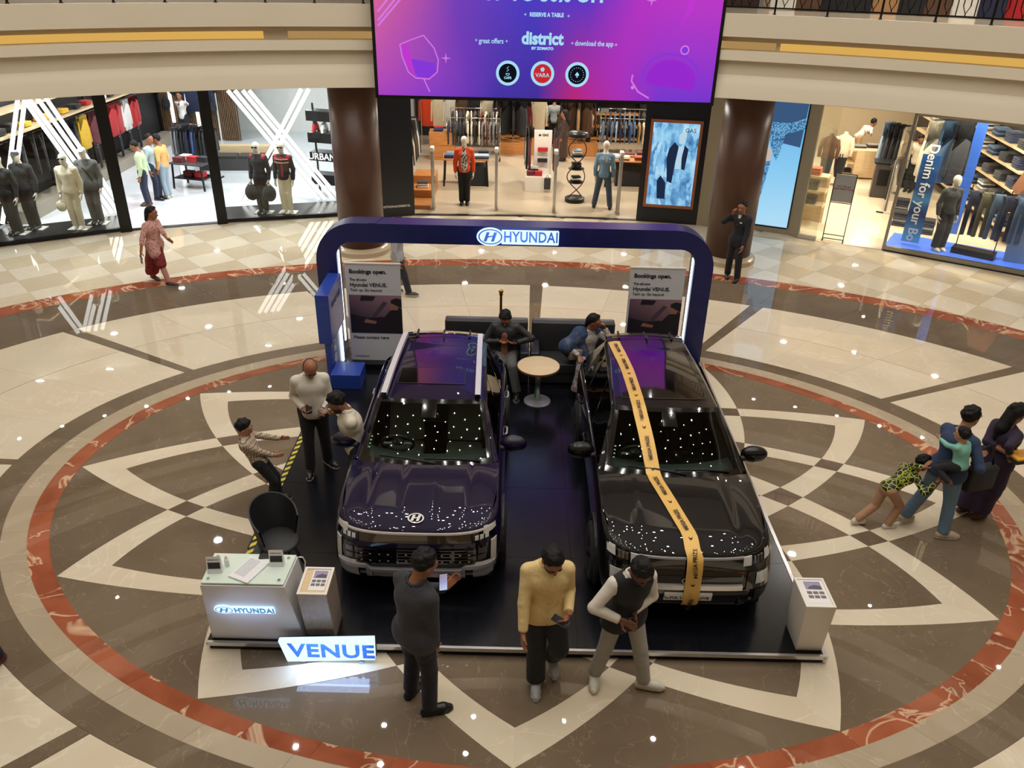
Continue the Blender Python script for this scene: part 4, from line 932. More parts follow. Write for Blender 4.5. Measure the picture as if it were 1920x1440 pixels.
sg = thing('illuminated_sign', 'glowing white and blue emblem and word sign on the portal beam', 'sign', (0, 0, 0))
logo_sign(sg, (.035, YF-.005, 2.175), (1, 0, 0), (0, 0, 1), 1.26, E_SIGN, M_LET)
lamp('AREA', (.035, YF-.3, 2.2), 2.2, (.45, .6, 1), .9, (pi/2, 0, 0), .25)
# side tower
tw = thing('side_tower', 'blue side panel of the portal with a projecting upper block and a light strip', 'panel', (0, 0, 0))
MB().bx(-2.85, -2.76, 10.95, YF-.01, ZP, 1.5).build('panel', M_BLUE2, tw, bevel=.006)
a = [GY(591, 556, 10.55), GY(598, 645, 10.55)]
MB().bx(-2.93, -2.73, 10.93, YF-.02, .74, 1.53).build('upper_block', M_BLUE2, tw, bevel=.008)
MB().bx(-2.76, -2.735, 11.6, 11.66, .12, .74).build('led_strip', E_LED, tw)
text('lettering', 'HYUNDAI', .13, M_BLUE, tw, (-2.727, 11.4, 1.3), (0, 1, 0), (0, 0, 1), .006)
text('lettering', 'VENUE', .2, mat('pale_lettering', (190, 195, 205), .4), tw, (-2.756, 11.2, .5), (0, 0, 1), (0, -1, 0), .01, .003)
st = thing('plinth', 'low blue plinth at the foot of the side tower behind the men in white', 'plinth', (-2.5, 10.95, ZP)); MB().bx(-.25, .2, -.25, .2, 0, .24).build('block', M_BLUE2, st, bevel=.006)
# banner boards
M_BAN = mat('banner_grey_white', (206, 208, 214), .5); M_TXT = mat('banner_black', (26, 28, 44), .6)
m, nt, b = nodemat('banner_photo', .5); tc = nt.nodes.new('ShaderNodeTexCoord'); sx = nt.nodes.new('ShaderNodeSeparateXYZ'); nt.links.new(tc.outputs['Object'], sx.inputs[0])
ad = nt.nodes.new('ShaderNodeMath'); ad.operation = 'MULTIPLY_ADD'; ad.inputs[1].default_value = .5; nt.links.new(sx.outputs[0], ad.inputs[0]); nt.links.new(sx.outputs[2], ad.inputs[2])
mr = nt.nodes.new('ShaderNodeMapRange'); mr.inputs[1].default_value = .55; mr.inputs[2].default_value = 1.4; nt.links.new(ad.outputs[0], mr.inputs[0])
nt.links.new(ramp(nt, [(.1, (44, 36, 50)), (.5, (110, 84, 100)), (.95, (150, 118, 132))], mr.outputs[0]), b.inputs['Base Color']); M_PH = m
M_PD = mat('photo_dark', (34, 28, 38), .5); M_PM = mat('photo_grey', (74, 64, 76), .5); M_PS = mat('photo_skin', (150, 104, 92), .5)
def banner(x, y, rz, label, contact):
    r = thing('banner_stand', label, 'banner', (x, y, ZP), rz)
    MB().bx(-.46, .46, -.16, .16, 0, .1).build('base', M_BLK, r, bevel=.01)
    MB().bx(-.42, .42, -.012, .012, .1, 1.72).build('board', M_BAN, r); MB().bx(-.43, .43, -.018, .018, 1.72, 1.74).build('top_rail', M_WPL, r)
    T = lambda s, z, size, bold, nm='lettering': text(nm, s, size, M_TXT, r, (-.36, -.015, z), (1, 0, 0), (0, 0, 1), .002, bold, 'LEFT')
    T('Bookings open.', 1.6, .092, .003); T('The all-new', 1.47, .055, .001); T('Hyundai VENUE.', 1.385, .083, .0018); T('Tech up. Go beyond.', 1.3, .058, .0005)
    y = -.014
    flat([(-.39, .58), (.42, .58), (.42, 1.22), (-.39, 1.22)], y, M_PH, 'photo', r)
    flat([(-.39, .58), (.42, .58), (.42, .78), (.1, .86), (-.1, .84), (-.39, .9)], y-.003, M_PD, 'photo_dashboard', r)
    flat([(-.05, .88), (.0, .86), (.2, 1.1), (.14, 1.12)], y-.004, M_PM, 'photo_pillar', r); flat([(-.22, 1.13), (-.02, 1.13), (.02, 1.2), (-.2, 1.21)], y-.004, M_PD, 'photo_mirror', r)
    flat([(.1, .62), (.42, .6), (.42, 1.0), (.34, 1.03), (.22, .95), (.1, .8)], y-.005, M_PD, 'photo_sitter', r)
    flat([(.24, .98), (.36, .98), (.37, 1.12), (.27, 1.13), (.23, 1.06)], y-.006, M_PS, 'photo_face', r); flat([(.25, 1.1), (.42, 1.02), (.42, 1.16), (.34, 1.18), (.26, 1.15)], y-.007, M_PD, 'photo_hair', r)
    flat([(-.18, .76), (.0, .74), (.02, .78), (-.15, .82)], y-.006, M_PS, 'photo_hand', r)
    text('lettering', 'Please contact here', .07, M_TXT, r, (-.36, y, .5), (1, 0, 0), (0, 0, 1), .002, .0012, 'LEFT')
    text('lettering', 'www.hyundai.co.in', .03, M_TXT, r, (-.36, y, .17), (1, 0, 0), (0, 0, 1), .002, .0005, 'LEFT')
    return r
bL, bR = G(708, 690, ZP), GY(1222, 503, 11.6)
banner(-2.16, 11.52, 0, 'grey white banner board about bookings standing behind the purple car', True)
banner(2.19, 11.62, 0, 'grey white banner board about bookings standing behind the black car', True)
# counter
M_WCT = mat('counter_white', (222, 224, 226), .35); M_GTOP = mat('counter_glass_top', (214, 230, 218), .08, coat=.5)
ct = thing('reception_counter', 'white tapered reception counter with a glowing sign at the platform corner', 'counter', (0, 0, 0))
fb = [(-2.86, 5.66), (-1.95, 5.66), (-1.97, 6.1), (-2.82, 6.1)]; ft = [(-2.76, 5.44), (-2.0, 5.44), (-1.98, 5.86), (-2.77, 5.86)]
z1 = .98
vs = [(x, y, ZP) for x, y in fb]+[(x, y, z1) for x, y in ft]
MB().add(vs, [(3, 2, 1, 0), (4, 5, 6, 7), (0, 1, 5, 4), (1, 2, 6, 5), (2, 3, 7, 6), (3, 0, 4, 7)]).build('body', M_WCT, ct, bevel=.006)
MB().prism([(-2.75, 5.45), (-2.01, 5.45), (-1.99, 5.85), (-2.76, 5.85)], z1+.012, z1+.024).build('glass_top', M_GTOP, ct)
for x, y in ((-2.7, 5.5), (-2.06, 5.5), (-2.05, 5.8), (-2.71, 5.8)): MB().lathe([(.014, z1), (.014, z1+.034)], 10, (x, y, 0)).build('standoff', M_CHROME, ct)
U_ = Vector((0, -.22, .88)).normalized()
logo_sign(ct, (-2.43, 5.53, .63), (1, 0, 0), U_, .56, E_SIGN, mat('sign_letter_teal', (60, 120, 160), .4, emit=(84, 150, 190), es=.5))
lamp('AREA', (-2.43, 5.35, .55), .5, (.45, .6, 1), .5, (pi/2+.2, 0, 0), .15)
# things on the counter
ZC = z1+.0245
def placard(x, y, rz, label):
    r = thing('acrylic_placard', label, 'placard', (x, y, ZC), rz)
    MB().ext([(-.065, -.03, 0), (-.065, .03, 0), (-.065, 0, .175)], (.13, 0, 0)).build('holder', mat('white_card', (230, 230, 232), .3), r)
    MB().add([(-.055, -.022, .05), (.055, -.022, .05), (.055, -.0115, .115), (-.055, -.0115, .115)], [(0, 1, 2, 3)]).build('photo', M_PH, r); MB().add([(-.055, -.0225, .05), (.055, -.0225, .05), (.055, -.0175, .08), (-.055, -.015, .095)], [(0, 1, 2, 3)]).build('photo_dashboard', M_PD, r)
    text('lettering', 'Bookings open.', .016, M_TXT, r, (0, -.0075, .142), (1, 0, 0), (0, .17, 1), .0006, .0003)
placard(-2.665, 5.6, .08, 'small white placard at the corner of the counter beside a pink pin'); placard(-2.13, 5.71, .05, 'small white placard beside the laptop on the counter')
lp = thing('laptop', 'white open-flat laptop lying askew on the glass counter top', 'laptop', (-2.36, 5.64, ZC), -.42)
MB().bx(-.11, .11, -.17, .13, 0, .018).build('body', mat('laptop_white', (228, 229, 232), .3), lp, bevel=.004)
for i in range(4):
    for j in range(9): MB().bx(-.085+i*.03, -.06+i*.03, -.12+j*.026, -.098+j*.026, .018, .0205).build('key', mat('key_white', (205, 207, 212), .4), lp)
o = thing('phone', 'dark glossy phone lying at the back of the glass counter top', 'phone', (-2.25, 5.82, ZC), .1); MB().bx(-.08, .08, -.035, .035, 0, .012).build('case', mat('phone_case', (30, 34, 44), .2, noise=.4, nscale=40), o, bevel=.005); MB().bx(-.075, .075, -.03, .03, .012, .0125).build('screen', mat('phone_glass', (18, 20, 26), .05), o)
for x, y, l in ((-2.62, 5.76, 'by the corner placard'), (-2.16, 5.83, 'beside the dark phone')):
    o = thing('pin', f'small pink flower pin on the counter {l}', 'pin', (x, y, ZC)); MB().ball((0, 0, .012), (.018, .018, .012), 8, 5).build('flower', mat('pink', (206, 80, 120), .5), o, smooth=True); MB().tube([(0, 0, 0), (.012, -.03, .004)], .003, 5).build('stem', M_STEEL, o)
o = thing('bottle', 'small clear sanitiser bottle on the counter beside a pink pin', 'bottle', (-2.585, 5.68, ZC)); MB().lathe([(.02, 0), (.022, .06), (.012, .085)], 12).build('body', mat('clear_plastic', (225, 225, 225), .1), o, smooth=True); MB().lathe([(.012, .085), (.012, .105), (.004, .12)], 10).build('pump', M_WPL, o)
cb = thing('cable', 'white cable hanging down the side of the reception counter', 'cable', (-1.97, 5.85, .9)); MB().tube([(0, 0, .08), (.03, .02, .06), (.045, .03, 0), (.03, .03, -.12), (.025, .03, -.5)], .007, 6).build('cord', M_WPL, cb, smooth=True)
# info pedestals
def pedestal(fb, ft, z1, mbody, mtop, mframe, label, inset=.02):
    r = thing('info_pedestal', label, 'pedestal', (0, 0, 0))
    vs = [(x, y, ZP) for x, y in fb]+[(x, y, z1) for x, y in ft]
    MB().add(vs, [(3, 2, 1, 0), (4, 5, 6, 7), (0, 1, 5, 4), (1, 2, 6, 5), (2, 3, 7, 6), (3, 0, 4, 7)]).build('body', mbody, r, bevel=.004)
    c = sum((Vector((*p, z1)) for p in ft), Vector())/4
    x0, x1, y0, y1 = ft[0][0], ft[1][0], ft[0][1], ft[2][1]
    for a in ((x0, x1, y0, y0+inset), (x0, x1, y1-inset, y1), (x0, x0+inset, y0+inset, y1-inset), (x1-inset, x1, y0+inset, y1-inset)): MB().bx(*a, z1, z1+.012).build('top_frame', mframe, r)
    MB().bx(x0+inset, x1-inset, y0+inset, y1-inset, z1, z1+.003).build('top', mtop, r)
    sx0, sx1, sy0, sy1 = x0+(x1-x0)*.32, x1-.035, y0+.06, y1-.03
    if inset < .022: sx0 = x0+.05
    MB().bx(sx0, sx1, sy0, sy1, z1+.003, z1+.0045).build('leaflet', mat('leaflet_white', (228, 226, 224), .4), r)
    W_, H_ = sx1-sx0, sy1-sy0
    MB().bx(sx0+.1*W_, sx1-.08*W_, sy0+.58*H_, sy1-.05*H_, z1+.0045, z1+.0052).build('photo', mat('leaflet_sky', (150, 140, 168), .4), r)
    MB().prism([(sx0+.2*W_, sy0+.62*H_), (sx1-.1*W_, sy0+.6*H_), (sx1-.1*W_, sy0+.74*H_), (sx0+.6*W_, sy0+.8*H_), (sx0+.3*W_, sy0+.72*H_)], z1+.0052, z1+.0057).build('photo_car', mat('leaflet_car', (84, 84, 98), .3), r)
    for i in range(3):
        for j in range(2): MB().bx(sx0+(.08+.3*i)*W_, sx0+(.08+.3*i+.25)*W_, sy0+(.2+.18*j)*H_, sy0+(.2+.18*j+.13)*H_, z1+.0045, z1+.0052).build('photo', mat('leaflet_grey', (110, 104, 108), .4), r)
    return r
pedestal([(-1.93, 5.68), (-1.66, 5.68), (-1.66, 6.0), (-1.93, 6.0)], [(-1.88, 5.38), (-1.61, 5.38), (-1.61, 5.74), (-1.88, 5.74)], .95, wood('greige_wood', (150, 134, 120), (170, 154, 140), axis=2), M_PALEW, M_WPL, 'wood-sided info pedestal standing beside the white reception counter', .018+.005)
pedestal([(2.83, 5.68), (3.08, 5.68), (3.08, 6.02), (2.83, 6.02)], [(2.67, 5.37), (2.94, 5.37), (2.94, 5.75), (2.67, 5.75)], .95, M_WPL, M_WPL, M_WPL, 'white leaning info pedestal at the front corner beside the black car', .02)
# floor letters
vs_ = thing('illuminated_sign', 'glowing blue and white word sign standing on the floor before the platform', 'sign', (0, 0, 0))
a, b_, c_, d__ = GY(541, 1237, 5.5), GY(704, 1234, 5.5), GY(702, 1196, 5.5), GY(523, 1199, 5.5)
E_S2 = emis('venue_halo', (196, 228, 255), 1.7); M_L2 = mat('venue_letter', (40, 92, 190), .4, emit=(52, 106, 200), es=.75)
q = [(a.x, a.z), (b_.x, b_.z), (c_.x, c_.z), (d__.x, d__.z)]; zmin = min(z for x, z in q); dz = .012-zmin
MB().ext([(x, 5.47, z+dz) for x, z in q], (0, .05, 0)).build('glow_plate', E_S2, vs_)
xm, zm = sum(x for x, z in q)/4+.02, sum(z for x, z in q)/4+dz
text('lettering', 'VENUE', .23, M_L2, vs_, (xm+.012, 5.463, zm-.005), (1, 0, 0), (0, 0, 1), .008, .006, spacing=1.06, xs=1.1)
MB().ext([(x, 5.522, z+dz) for x, z in [(q[0][0]-.01, q[0][1]), (q[1][0]+.01, q[1][1]), (q[2][0]+.01, q[2][1]-.005), (q[3][0]-.01, q[3][1]-.005)]], (0, .012, 0)).build('added_back_cover', M_BLK, vs_)  # unseen cover, added to keep the plate's glow off the car grille
MB().bx(xm-.3, xm-.26, 5.47, 5.56, .003, .014).build('foot', M_ALUS, vs_); MB().bx(xm+.26, xm+.3, 5.47, 5.56, .003, .014).build('foot', M_ALUS, vs_)
lamp('AREA', (xm, 5.44, .2), 2.6, (.4, .58, 1), .7, (-.7, 0, 0), .1); lamp('AREA', (xm, 5.42, .28), 2.0, (.4, .58, 1), .7, (0, 0, 0), .1)
# tub chair
p = G(520, 1010, .48); tc_ = thing('tub_chair', 'black tub chair on the platform behind the reception counter', 'chair', (p.x, p.y, ZP), .75)
M_CHB = mat('black_chair_shell', (30, 30, 31), .5)
P = []
for t in np.linspace(0, 1, 8):
    row = []
    for a in np.linspace(-2.0, 2.0, 21):
        k = max(0, cos(a*.62))**.8; zt = .14+.33*k; r_ = .17+.055*t
        z = .36+t*zt; row.append((r_*1.12*sin(a), r_*1.05*cos(a)+.02*t*k, z))
    P.append(row)
mb = MB(); mb.grid(P); mb.grid([[(x*.93, y*.93-.004, z) for x, y, z in row] for row in P], True)
n_ = 21; top = len(P)-1; mb.grid([P[-1], [(x*.93, y*.93-.004, z) for x, y, z in P[-1]]], True); mb.build('shell', M_CHB, tc_, smooth=True)
MB().ball((0, -.03, .38), (.215, .24, .05), 24, 8).build('seat', mat('black_seat_pad', (40, 40, 41), .6), tc_, smooth=True)
for sx in (-1, 1):
    for sy in (-1, 1): MB().tube([(sx*.1, sy*.1-.02, .35), (sx*.19, sy*.2-.02, 0)], [.016, .011], 8).build('leg', M_BLK, tc_, smooth=True)
# sofas
M_LEA = mat('black_leatherette', (44, 45, 47), .42, noise=.1, nscale=4)
def sofa(x, label, W=1.34):
    r = thing('sofa', label, 'sofa', (x, 11.2, ZP))
    MB().bx(-W/2, W/2, -.22, .42, .04, .2).build('base', M_LEA, r, bevel=.01); MB().bx(-W/2+.14, W/2-.14, -.24, .24, .2, .38).build('seat_cushion', M_LEA, r, bevel=.03, bseg=3, smooth=True, angle=60)
    MB().bx(-W/2+.02, W/2-.02, .24, .44, .2, .86).build('backrest', M_LEA, r, bevel=.03, bseg=3, smooth=True, angle=60)
    for s in (-1, 1):
        MB().bx(s*W/2-(.14 if s > 0 else 0), s*W/2+(0 if s > 0 else .14), -.24, .3, .04, .56).build('armrest', M_LEA, r, bevel=.02, smooth=True, angle=60)
        MB().bx(s*(W/2-.08)-.03, s*(W/2-.08)+.03, -.2, .38, 0, .04).build('foot', M_BLK, r)
    return r
sofa(-.42, 'black leatherette sofa with the man in a dark jacket sitting on it'); sofa(.94, 'black leatherette sofa with the woman in a blue shawl sitting on it')
p = G(1007, 752, ZP); tt = thing('round_table', 'small round pale wood table on a steel pedestal between the cars', 'table', (p.x, p.y, ZP))
MB().lathe([(.0, .6), (.31, .6), (.31, .575), (0, .575)][::-1], 48).build('tabletop', wood('maple', (206, 182, 142), (216, 194, 156), .3, .5, 0), tt)
MB().grid([[(q*cos(a), q*sin(a), z) for a in np.linspace(0, 2*pi, 49)] for q, z in ((.308, .572), (.314, .574), (.314, .6), (.308, .602))]).build('edge_band', mat('edge_brown', (120, 84, 58), .5), tt)
MB().lathe([(.04, .02), (.04, .575)], 20).build('column', M_STEEL, tt, smooth=True); MB().lathe([(.2, 0), (.2, .012), (.18, .022), (.03, .03)], 40).build('base_disc', mat('disc_grey', (176, 178, 180), .3, metal=.5), tt, smooth=True, angle=40)
MB().bx(-.047, -.02, -.044, -.038, .08, .2).build('sticker', mat('green_sticker', (60, 150, 70), .5), tt)
p = G(944, 640); sn = thing('stanchion', 'polished brass queue post standing behind the sofas', 'post', (-.22, 12.65, .003))
M_BRASS = mat('brass', (188, 144, 60), .2, metal=1)
MB().lathe([(.16, 0), (.16, .02), (.05, .04), (.024, .06)], 28).build('base', M_BRASS, sn, smooth=True); MB().lathe([(.024, .06), (.024, .9), (.034, .905), (.034, .925), (.024, .93)], 20).build('pole', M_BRASS, sn, smooth=True, angle=50); MB().ball((0, 0, .965), .042, 16, 10).build('finial', M_BRASS, sn, smooth=True)
# big led wall
YS = 16.35
sc = thing('led_screen', 'huge purple video wall hanging from the balcony above the middle shop', 'screen', (0, 0, 0))
ca, cb_, cc, cd = GY(712, 180, YS), GY(1330, 190, YS), GY(1357, 0, YS), GY(703, 0, YS)
SX0, SX1, SZ0 = -2.72, 3.72, (ca.z+cb_.z)/2; SZ1 = SZ0+3.4
m, nt, b = nodemat('led_picture', .3); tc = nt.nodes.new('ShaderNodeTexCoord'); sx = nt.nodes.new('ShaderNodeSeparateXYZ'); nt.links.new(tc.outputs['Generated'], sx.inputs[0])
n = nt.nodes.new('ShaderNodeTexNoise'); n.inputs['Scale'].default_value = 1.3; n.inputs['Detail'].default_value = 1; nt.links.new(tc.outputs['Generated'], n.inputs['Vector'])
ad = nt.nodes.new('ShaderNodeMath'); ad.operation = 'MULTIPLY_ADD'; ad.inputs[1].default_value = .22; nt.links.new(n.outputs['Fac'], ad.inputs[0]); nt.links.new(sx.outputs[0], ad.inputs[2])
up_ = ramp(nt, [(.06, (232, 110, 150)), (.2, (196, 84, 170)), (.36, (118, 58, 190)), (.55, (70, 54, 198)), (.72, (96, 48, 200)), (.86, (184, 44, 200)), (1.0, (190, 50, 205))], ad.outputs[0])
lo_ = ramp(nt, [(.1, (176, 62, 196)), (.25, (140, 58, 206)), (.45, (62, 46, 168)), (.58, (64, 40, 158)), (.7, (190, 30, 120)), (.84, (176, 40, 190)), (.96, (120, 50, 214))], ad.outputs[0])
mz = nt.nodes.new('ShaderNodeMapRange'); mz.inputs[1].default_value = .0; mz.inputs[2].default_value = .5; nt.links.new(sx.outputs[2], mz.inputs[0])
mx = nt.nodes.new('ShaderNodeMix'); mx.data_type = 'RGBA'; nt.links.new(mz.outputs[0], mx.inputs[0]); nt.links.new(lo_, mx.inputs[6]); nt.links.new(up_, mx.inputs[7])
nt.links.new(mx.outputs[2], b.inputs['Emission Color']); b.inputs['Emission Strength'].default_value = .95; b.inputs['Base Color'].default_value = (.01, .01, .01, 1)
MB().bx(SX0, SX1, YS, YS+.02, SZ0, SZ1).build('display', m, sc)
MB().bx(SX0-.06, SX1+.06, YS+.02, YS+.3, SZ0-.06, SZ1+.06).build('cabinet', M_BLK, sc)
for a in ((SX0-.06, SX0, SZ0-.06, SZ1), (SX1, SX1+.06, SZ0-.06, SZ1), (SX0, SX1, SZ0-.06, SZ0)): MB().bx(a[0], a[1], YS-.02, YS+.02, a[2], a[3]).build('bezel', M_BLK, sc)
E_ICE = emis('led_ice_blue', (176, 226, 250), .98); E_PNK = emis('led_pink_line', (226, 130, 240), .9); E_MAG = emis('led_magenta', (206, 60, 224), .9); E_VIO = emis('led_violet', (140, 60, 226), .95); E_BLKS = emis('led_black', (18, 20, 34), .8); E_REDS = emis('led_red', (206, 44, 52), .95)
def S(px, py): v = GY(px, py, YS); return v.x, v.z
def st_(s, px, py, size, m=E_ICE, bold=0, xs=1.0, nm='lettering'):
    x, z = S(px, py); return text(nm, s, size, m, sc, (x, YS-.012, z), (1, 0, 0), (0, 0, 1), .002, bold, xs=xs)
st_('UP TO 50% OFF', 1022, -10, .34, bold=.012, xs=.98)
st_('RESERVE A TABLE', 1025, 28, .095, bold=.004, xs=.85); st_('great offers', 921, 77, .125, bold=.002, xs=.8); st_('download the app', 1114, 82, .125, bold=.002, xs=.8)
st_('district', 1017, 73, .3, bold=.012, xs=.92); st_('BY ZOMATO', 1017, 91, .065, bold=.004, xs=1.1)
for px, py in ((985, 27), (1066, 30), (893, 75), (950, 77), (1073, 81), (1155, 84)):
    x, z = S(px, py); MB().bx(x-.025, x+.025, YS-.012, YS-.01, z-.004, z+.004).bx(x-.004, x+.004, YS-.012, YS-.01, z-.025, z+.025).build('sparkle', E_ICE, sc)
def disc(px, py, r, m, y, nm, n=36):
    x, z = S(px, py); return flat([(x+r*cos(a), z+r*sin(a)) for a in np.linspace(0, 2*pi, n, endpoint=False)], y, m, nm, sc)
for px, py, m_, nm in ((952, 137, E_BLKS, 'CAFE'), (1017, 138, E_REDS, 'VARA'), (1082, 140, E_BLKS, '')):
    disc(px, py, .225, E_ICE, YS-.01, 'badge_rim'); disc(px, py, .172, m_, YS-.015, 'badge')
    x, z = S(px, py)
    if nm == 'VARA':
        text('lettering', nm, .105, E_ICE, sc, (x, YS-.018, z-.03), (1, 0, 0), (0, 0, 1), .002, .001)
        for k in range(5): a = pi/2+k*2*pi/5; flat([(x+.024*cos(a)+.018*cos(t), z+.075+.024*sin(a)+.018*sin(t)) for t in np.linspace(0, 2*pi, 9)[:-1]], YS-.018, E_ICE, 'badge_petal', sc)
    elif nm == 'CAFE':
        text('lettering', nm, .06, E_ICE, sc, (x, YS-.018, z-.085), (1, 0, 0), (0, 0, 1), .002, .002)
        MB().tube([(x+.035*cos(a), YS-.018, z-.005+.035*sin(a)) for a in np.linspace(-pi, 0, 10)]+[(x-.035, YS-.018, z-.005)], .005, 5).tube([(x-.02, YS-.018, z+.03), (x+.02, YS-.018, z+.06), (x-.02, YS-.018, z+.09), (x+.02, YS-.018, z+.12)], .005, 5).build('badge_bowl', E_ICE, sc)
    else:
        for k in range(18):
            a = 2*pi*k/18
            MB().bx(x+.125*cos(a)-.006, x+.125*cos(a)+.006, YS-.019, YS-.017, z+.125*sin(a)-.006, z+.125*sin(a)+.006).build('badge_letter', E_ICE, sc)
        flat([(x, z+.05), (x+.04, z), (x+.025, z-.025), (x+.006, z-.01), (x+.014, z-.05), (x-.014, z-.05), (x-.006, z-.01), (x-.025, z-.025), (x-.04, z)], YS-.018, E_ICE, 'badge_spade', sc)
def line(pts, r, m, nm): MB().tube([(S(*p)[0], YS-.012, S(*p)[1]) for p in pts], r, 5).build(nm, m, sc)
line(((750, 83), (754, 105), (766, 135), (780, 146), (805, 148), (820, 135), (822, 112), (814, 90), (794, 66)), .012, E_PNK, 'glass_outline'); line(((750, 83), (772, 74), (794, 66)), .01, E_PNK, 'glass_rim'); line(((795, 148), (806, 172)), .012, E_PNK, 'glass_stem')
flat([S(*p) for p in ((753, 84), (765, 82), (778, 140), (770, 132), (757, 108))], YS-.008, E_MAG, 'glass_light', sc)
flat([S(*p) for p in ((770, 110), (815, 118), (818, 134), (805, 146), (782, 144))], YS-.006, E_VIO, 'glass_fill', sc)
for k, (p, q_) in enumerate((((708, 22), (728, -3)), ((709, 38), (742, -3)), ((709, 48), (752, -3)))): line((p, q_), .018, E_PNK, 'light_streak')
line([(1258+54*cos(a), 146-45*sin(a)) for a in np.linspace(-.6, pi+.3, 22)], .016, E_VIO, 'cloche_outline'); flat([(S(1258+46*cos(a), 150-38*sin(a))) for a in np.linspace(-.55, pi+.2, 20)], YS-.006, emis('led_cloche', (158, 44, 216), .95), 'cloche', sc)
disc(1284, 94, .085, E_PNK, YS-.009, 'cloche_knob', 18); disc(1284, 94, .06, E_VIO, YS-.013, 'cloche_knob_centre', 18); line(((1186, 140), (1184, 152), (1196, 172), (1216, 184)), .016, E_PNK, 'cloche_rim')
for px, py, r in ((836, 109, .1), (1222, 1, .1)):
    x, z = S(px, py); flat([(x, z+r), (x+r*.15, z+r*.15), (x+r, z), (x+r*.15, z-r*.15), (x, z-r), (x-r*.15, z-r*.15), (x-r, z), (x-r*.15, z+r*.15)], YS-.01, E_PNK, 'star', sc)
flat([S(*p) for p in ((1290, -3), (1306, -3), (1300, 20), (1278, 40), (1288, 20))], YS-.008, E_MAG, 'petal', sc)
disc(1186, 164, .035, emis('led_pale_pink', (214, 140, 224), .9), YS-.01, 'dot', 14)
# gallery railing and shopfront upstairs
M_IRON = mat('black_iron', (24, 22, 22), .4, metal=.6)
def railing(a0, a1, n, label):
    r = thing('balcony_railing', label, 'railing', (0, 0, 0)); R = 2.085
    for i in range(n+1):
        a = a0+(a1-a0)*i/n
        MB().beam(el(R, a, 5.07), el(R, a, 5.95), .03).build('post', M_IRON, r); MB().lathe([(.05, 0), (.03, .03), (.018, .05)], 10, tuple(el(R, a, 5.07))).build('shoe', M_IRON, r)
        if i < n:
            b = a0+(a1-a0)*(i+1)/n
            for z in (5.2, 5.95): MB().beam(el(R, a, z), el(R, b, z), .025).build('rail', M_IRON, r)
            for k in range(3):
                f = lambda t: el(R, a+(b-a)*(k+t)/3)
                c, u = f(.5), Vector((0, 0, 1)); d = (f(1)-f(0))*.5
                MB().beam(f(0)+u*5.2, f(0)+u*5.95, .014).build('baluster', M_IRON, r) if k else None
                mb = MB(); pts = [(.0, 5.2), (.0, 5.24), (.55, 5.36), (.42, 5.95)]
                for s in (-1, 1):
                    for (x0, z0), (x1, z1_) in zip(pts[:-1], pts[1:]): mb.beam(c+d*(s*x0*.7)+u*z0, c+d*(s*x1*.7)+u*z1_, .014)
                mb.build('ornament', M_IRON, r)
    return r
railing(38, 74, 8, 'black iron balcony railing with arrow-shaped balusters above the denim shop'); railing(102, 150, 11, 'black iron balcony railing above the sportswear shop, only its feet in view')
uf = root('wall_upper_front')
band('upper_wall', [(2.62, 5.07), (2.62, 8.4)], mat('upper_dark_wall', (58, 42, 36), .4), 73, 78, 6, uf); band('upper_wall', [(2.75, 5.07), (2.75, 8.4)], mat('upper_shop_back', (206, 178, 150), .5), 30, 73, 30, uf); band('upper_wall', [(2.7, 5.07), (2.7, 8.4)], mat('upper_shop_left', (70, 54, 48), .5), 100, 152, 30, uf)
for k, a in enumerate(np.linspace(48, 71, 13)):
    c_ = ('cream', 'orange', 'tan', 'red', 'navy', 'white', 'brown', 'black', 'tan', 'black', 'black', 'brown', 'white')[k]
    q = el(2.6, a, 5.075); o = thing('shop_display', f'{c_} goods on display upstairs behind the balcony railing', 'display', tuple(q), radians(a)); o['group'] = 'upper shop displays'
    MB().bx(-.2, .2, -.25, .25, 0, .35+.3*random.random()).build('block', cloth(c_), o, bevel=.02)
a, b_ = el(2.4, 43.6), el(2.4, 46.6); ud = thing('lit_frame', 'bright yellow-white lit door frame upstairs behind the balcony railing', 'frame', (0, 0, 0))
E_FR = emis('warm_white_frame', (255, 244, 190), 1.3)
for p in (a, b_): MB().beam((p.x, p.y, 5.075), (p.x, p.y, 7.2), .12).build('jamb', E_FR, ud)
MB().beam((a.x, a.y, 5.14), (b_.x, b_.y, 5.14), .1).build('sill', E_FR, ud)
MB().add([(a.x, a.y+.1, 5.1), (b_.x, b_.y+.1, 5.1), (b_.x, b_.y+.1, 7.2), (a.x, a.y+.1, 7.2)], [(0, 1, 2, 3)]).build('door_leaf', M_BLK, ud)
lamp('AREA', el(2.5, 60, 8.2), 60, WARM, .2); lamp('AREA', el(2.5, 125, 8.2), 60, COOL, .2)
# ================================================================== CARS
def carpaint(name, c, coat=1.0, spec=.5):
    return mat(name, c, .3, metal=0, coat=coat, spec=.1)
M_TYRE = mat('tyre_rubber', (22, 22, 23), .8); M_RIM = mat('alloy_rim', (140, 140, 144), .3, metal=1); M_GLOSSB = mat('gloss_black', (10, 10, 11), .08, coat=1); M_PLAST = mat('matt_black_plastic', (22, 22, 23), .5)
M_SILV = mat('satin_silver', (176, 176, 180), .35, metal=.55); M_CLEAR = mat('lamp_clear', (206, 208, 206), .12, coat=.6, metal=.2); M_WIND = glass('windscreen_glass', (208, 224, 214), 1.5); M_TINT = glass('tinted_car_glass', (66, 72, 72), 1.5); M_ROOFG = glass('dark_roof_glass', (26, 27, 30), 1.55)
M_SEAT = mat('grey_seat_fabric', (150, 150, 144), .8); M_CABIN = mat('dark_cabin', (34, 34, 35), .8); M_DASH = mat('dash_grey', (58, 62, 60), .7)
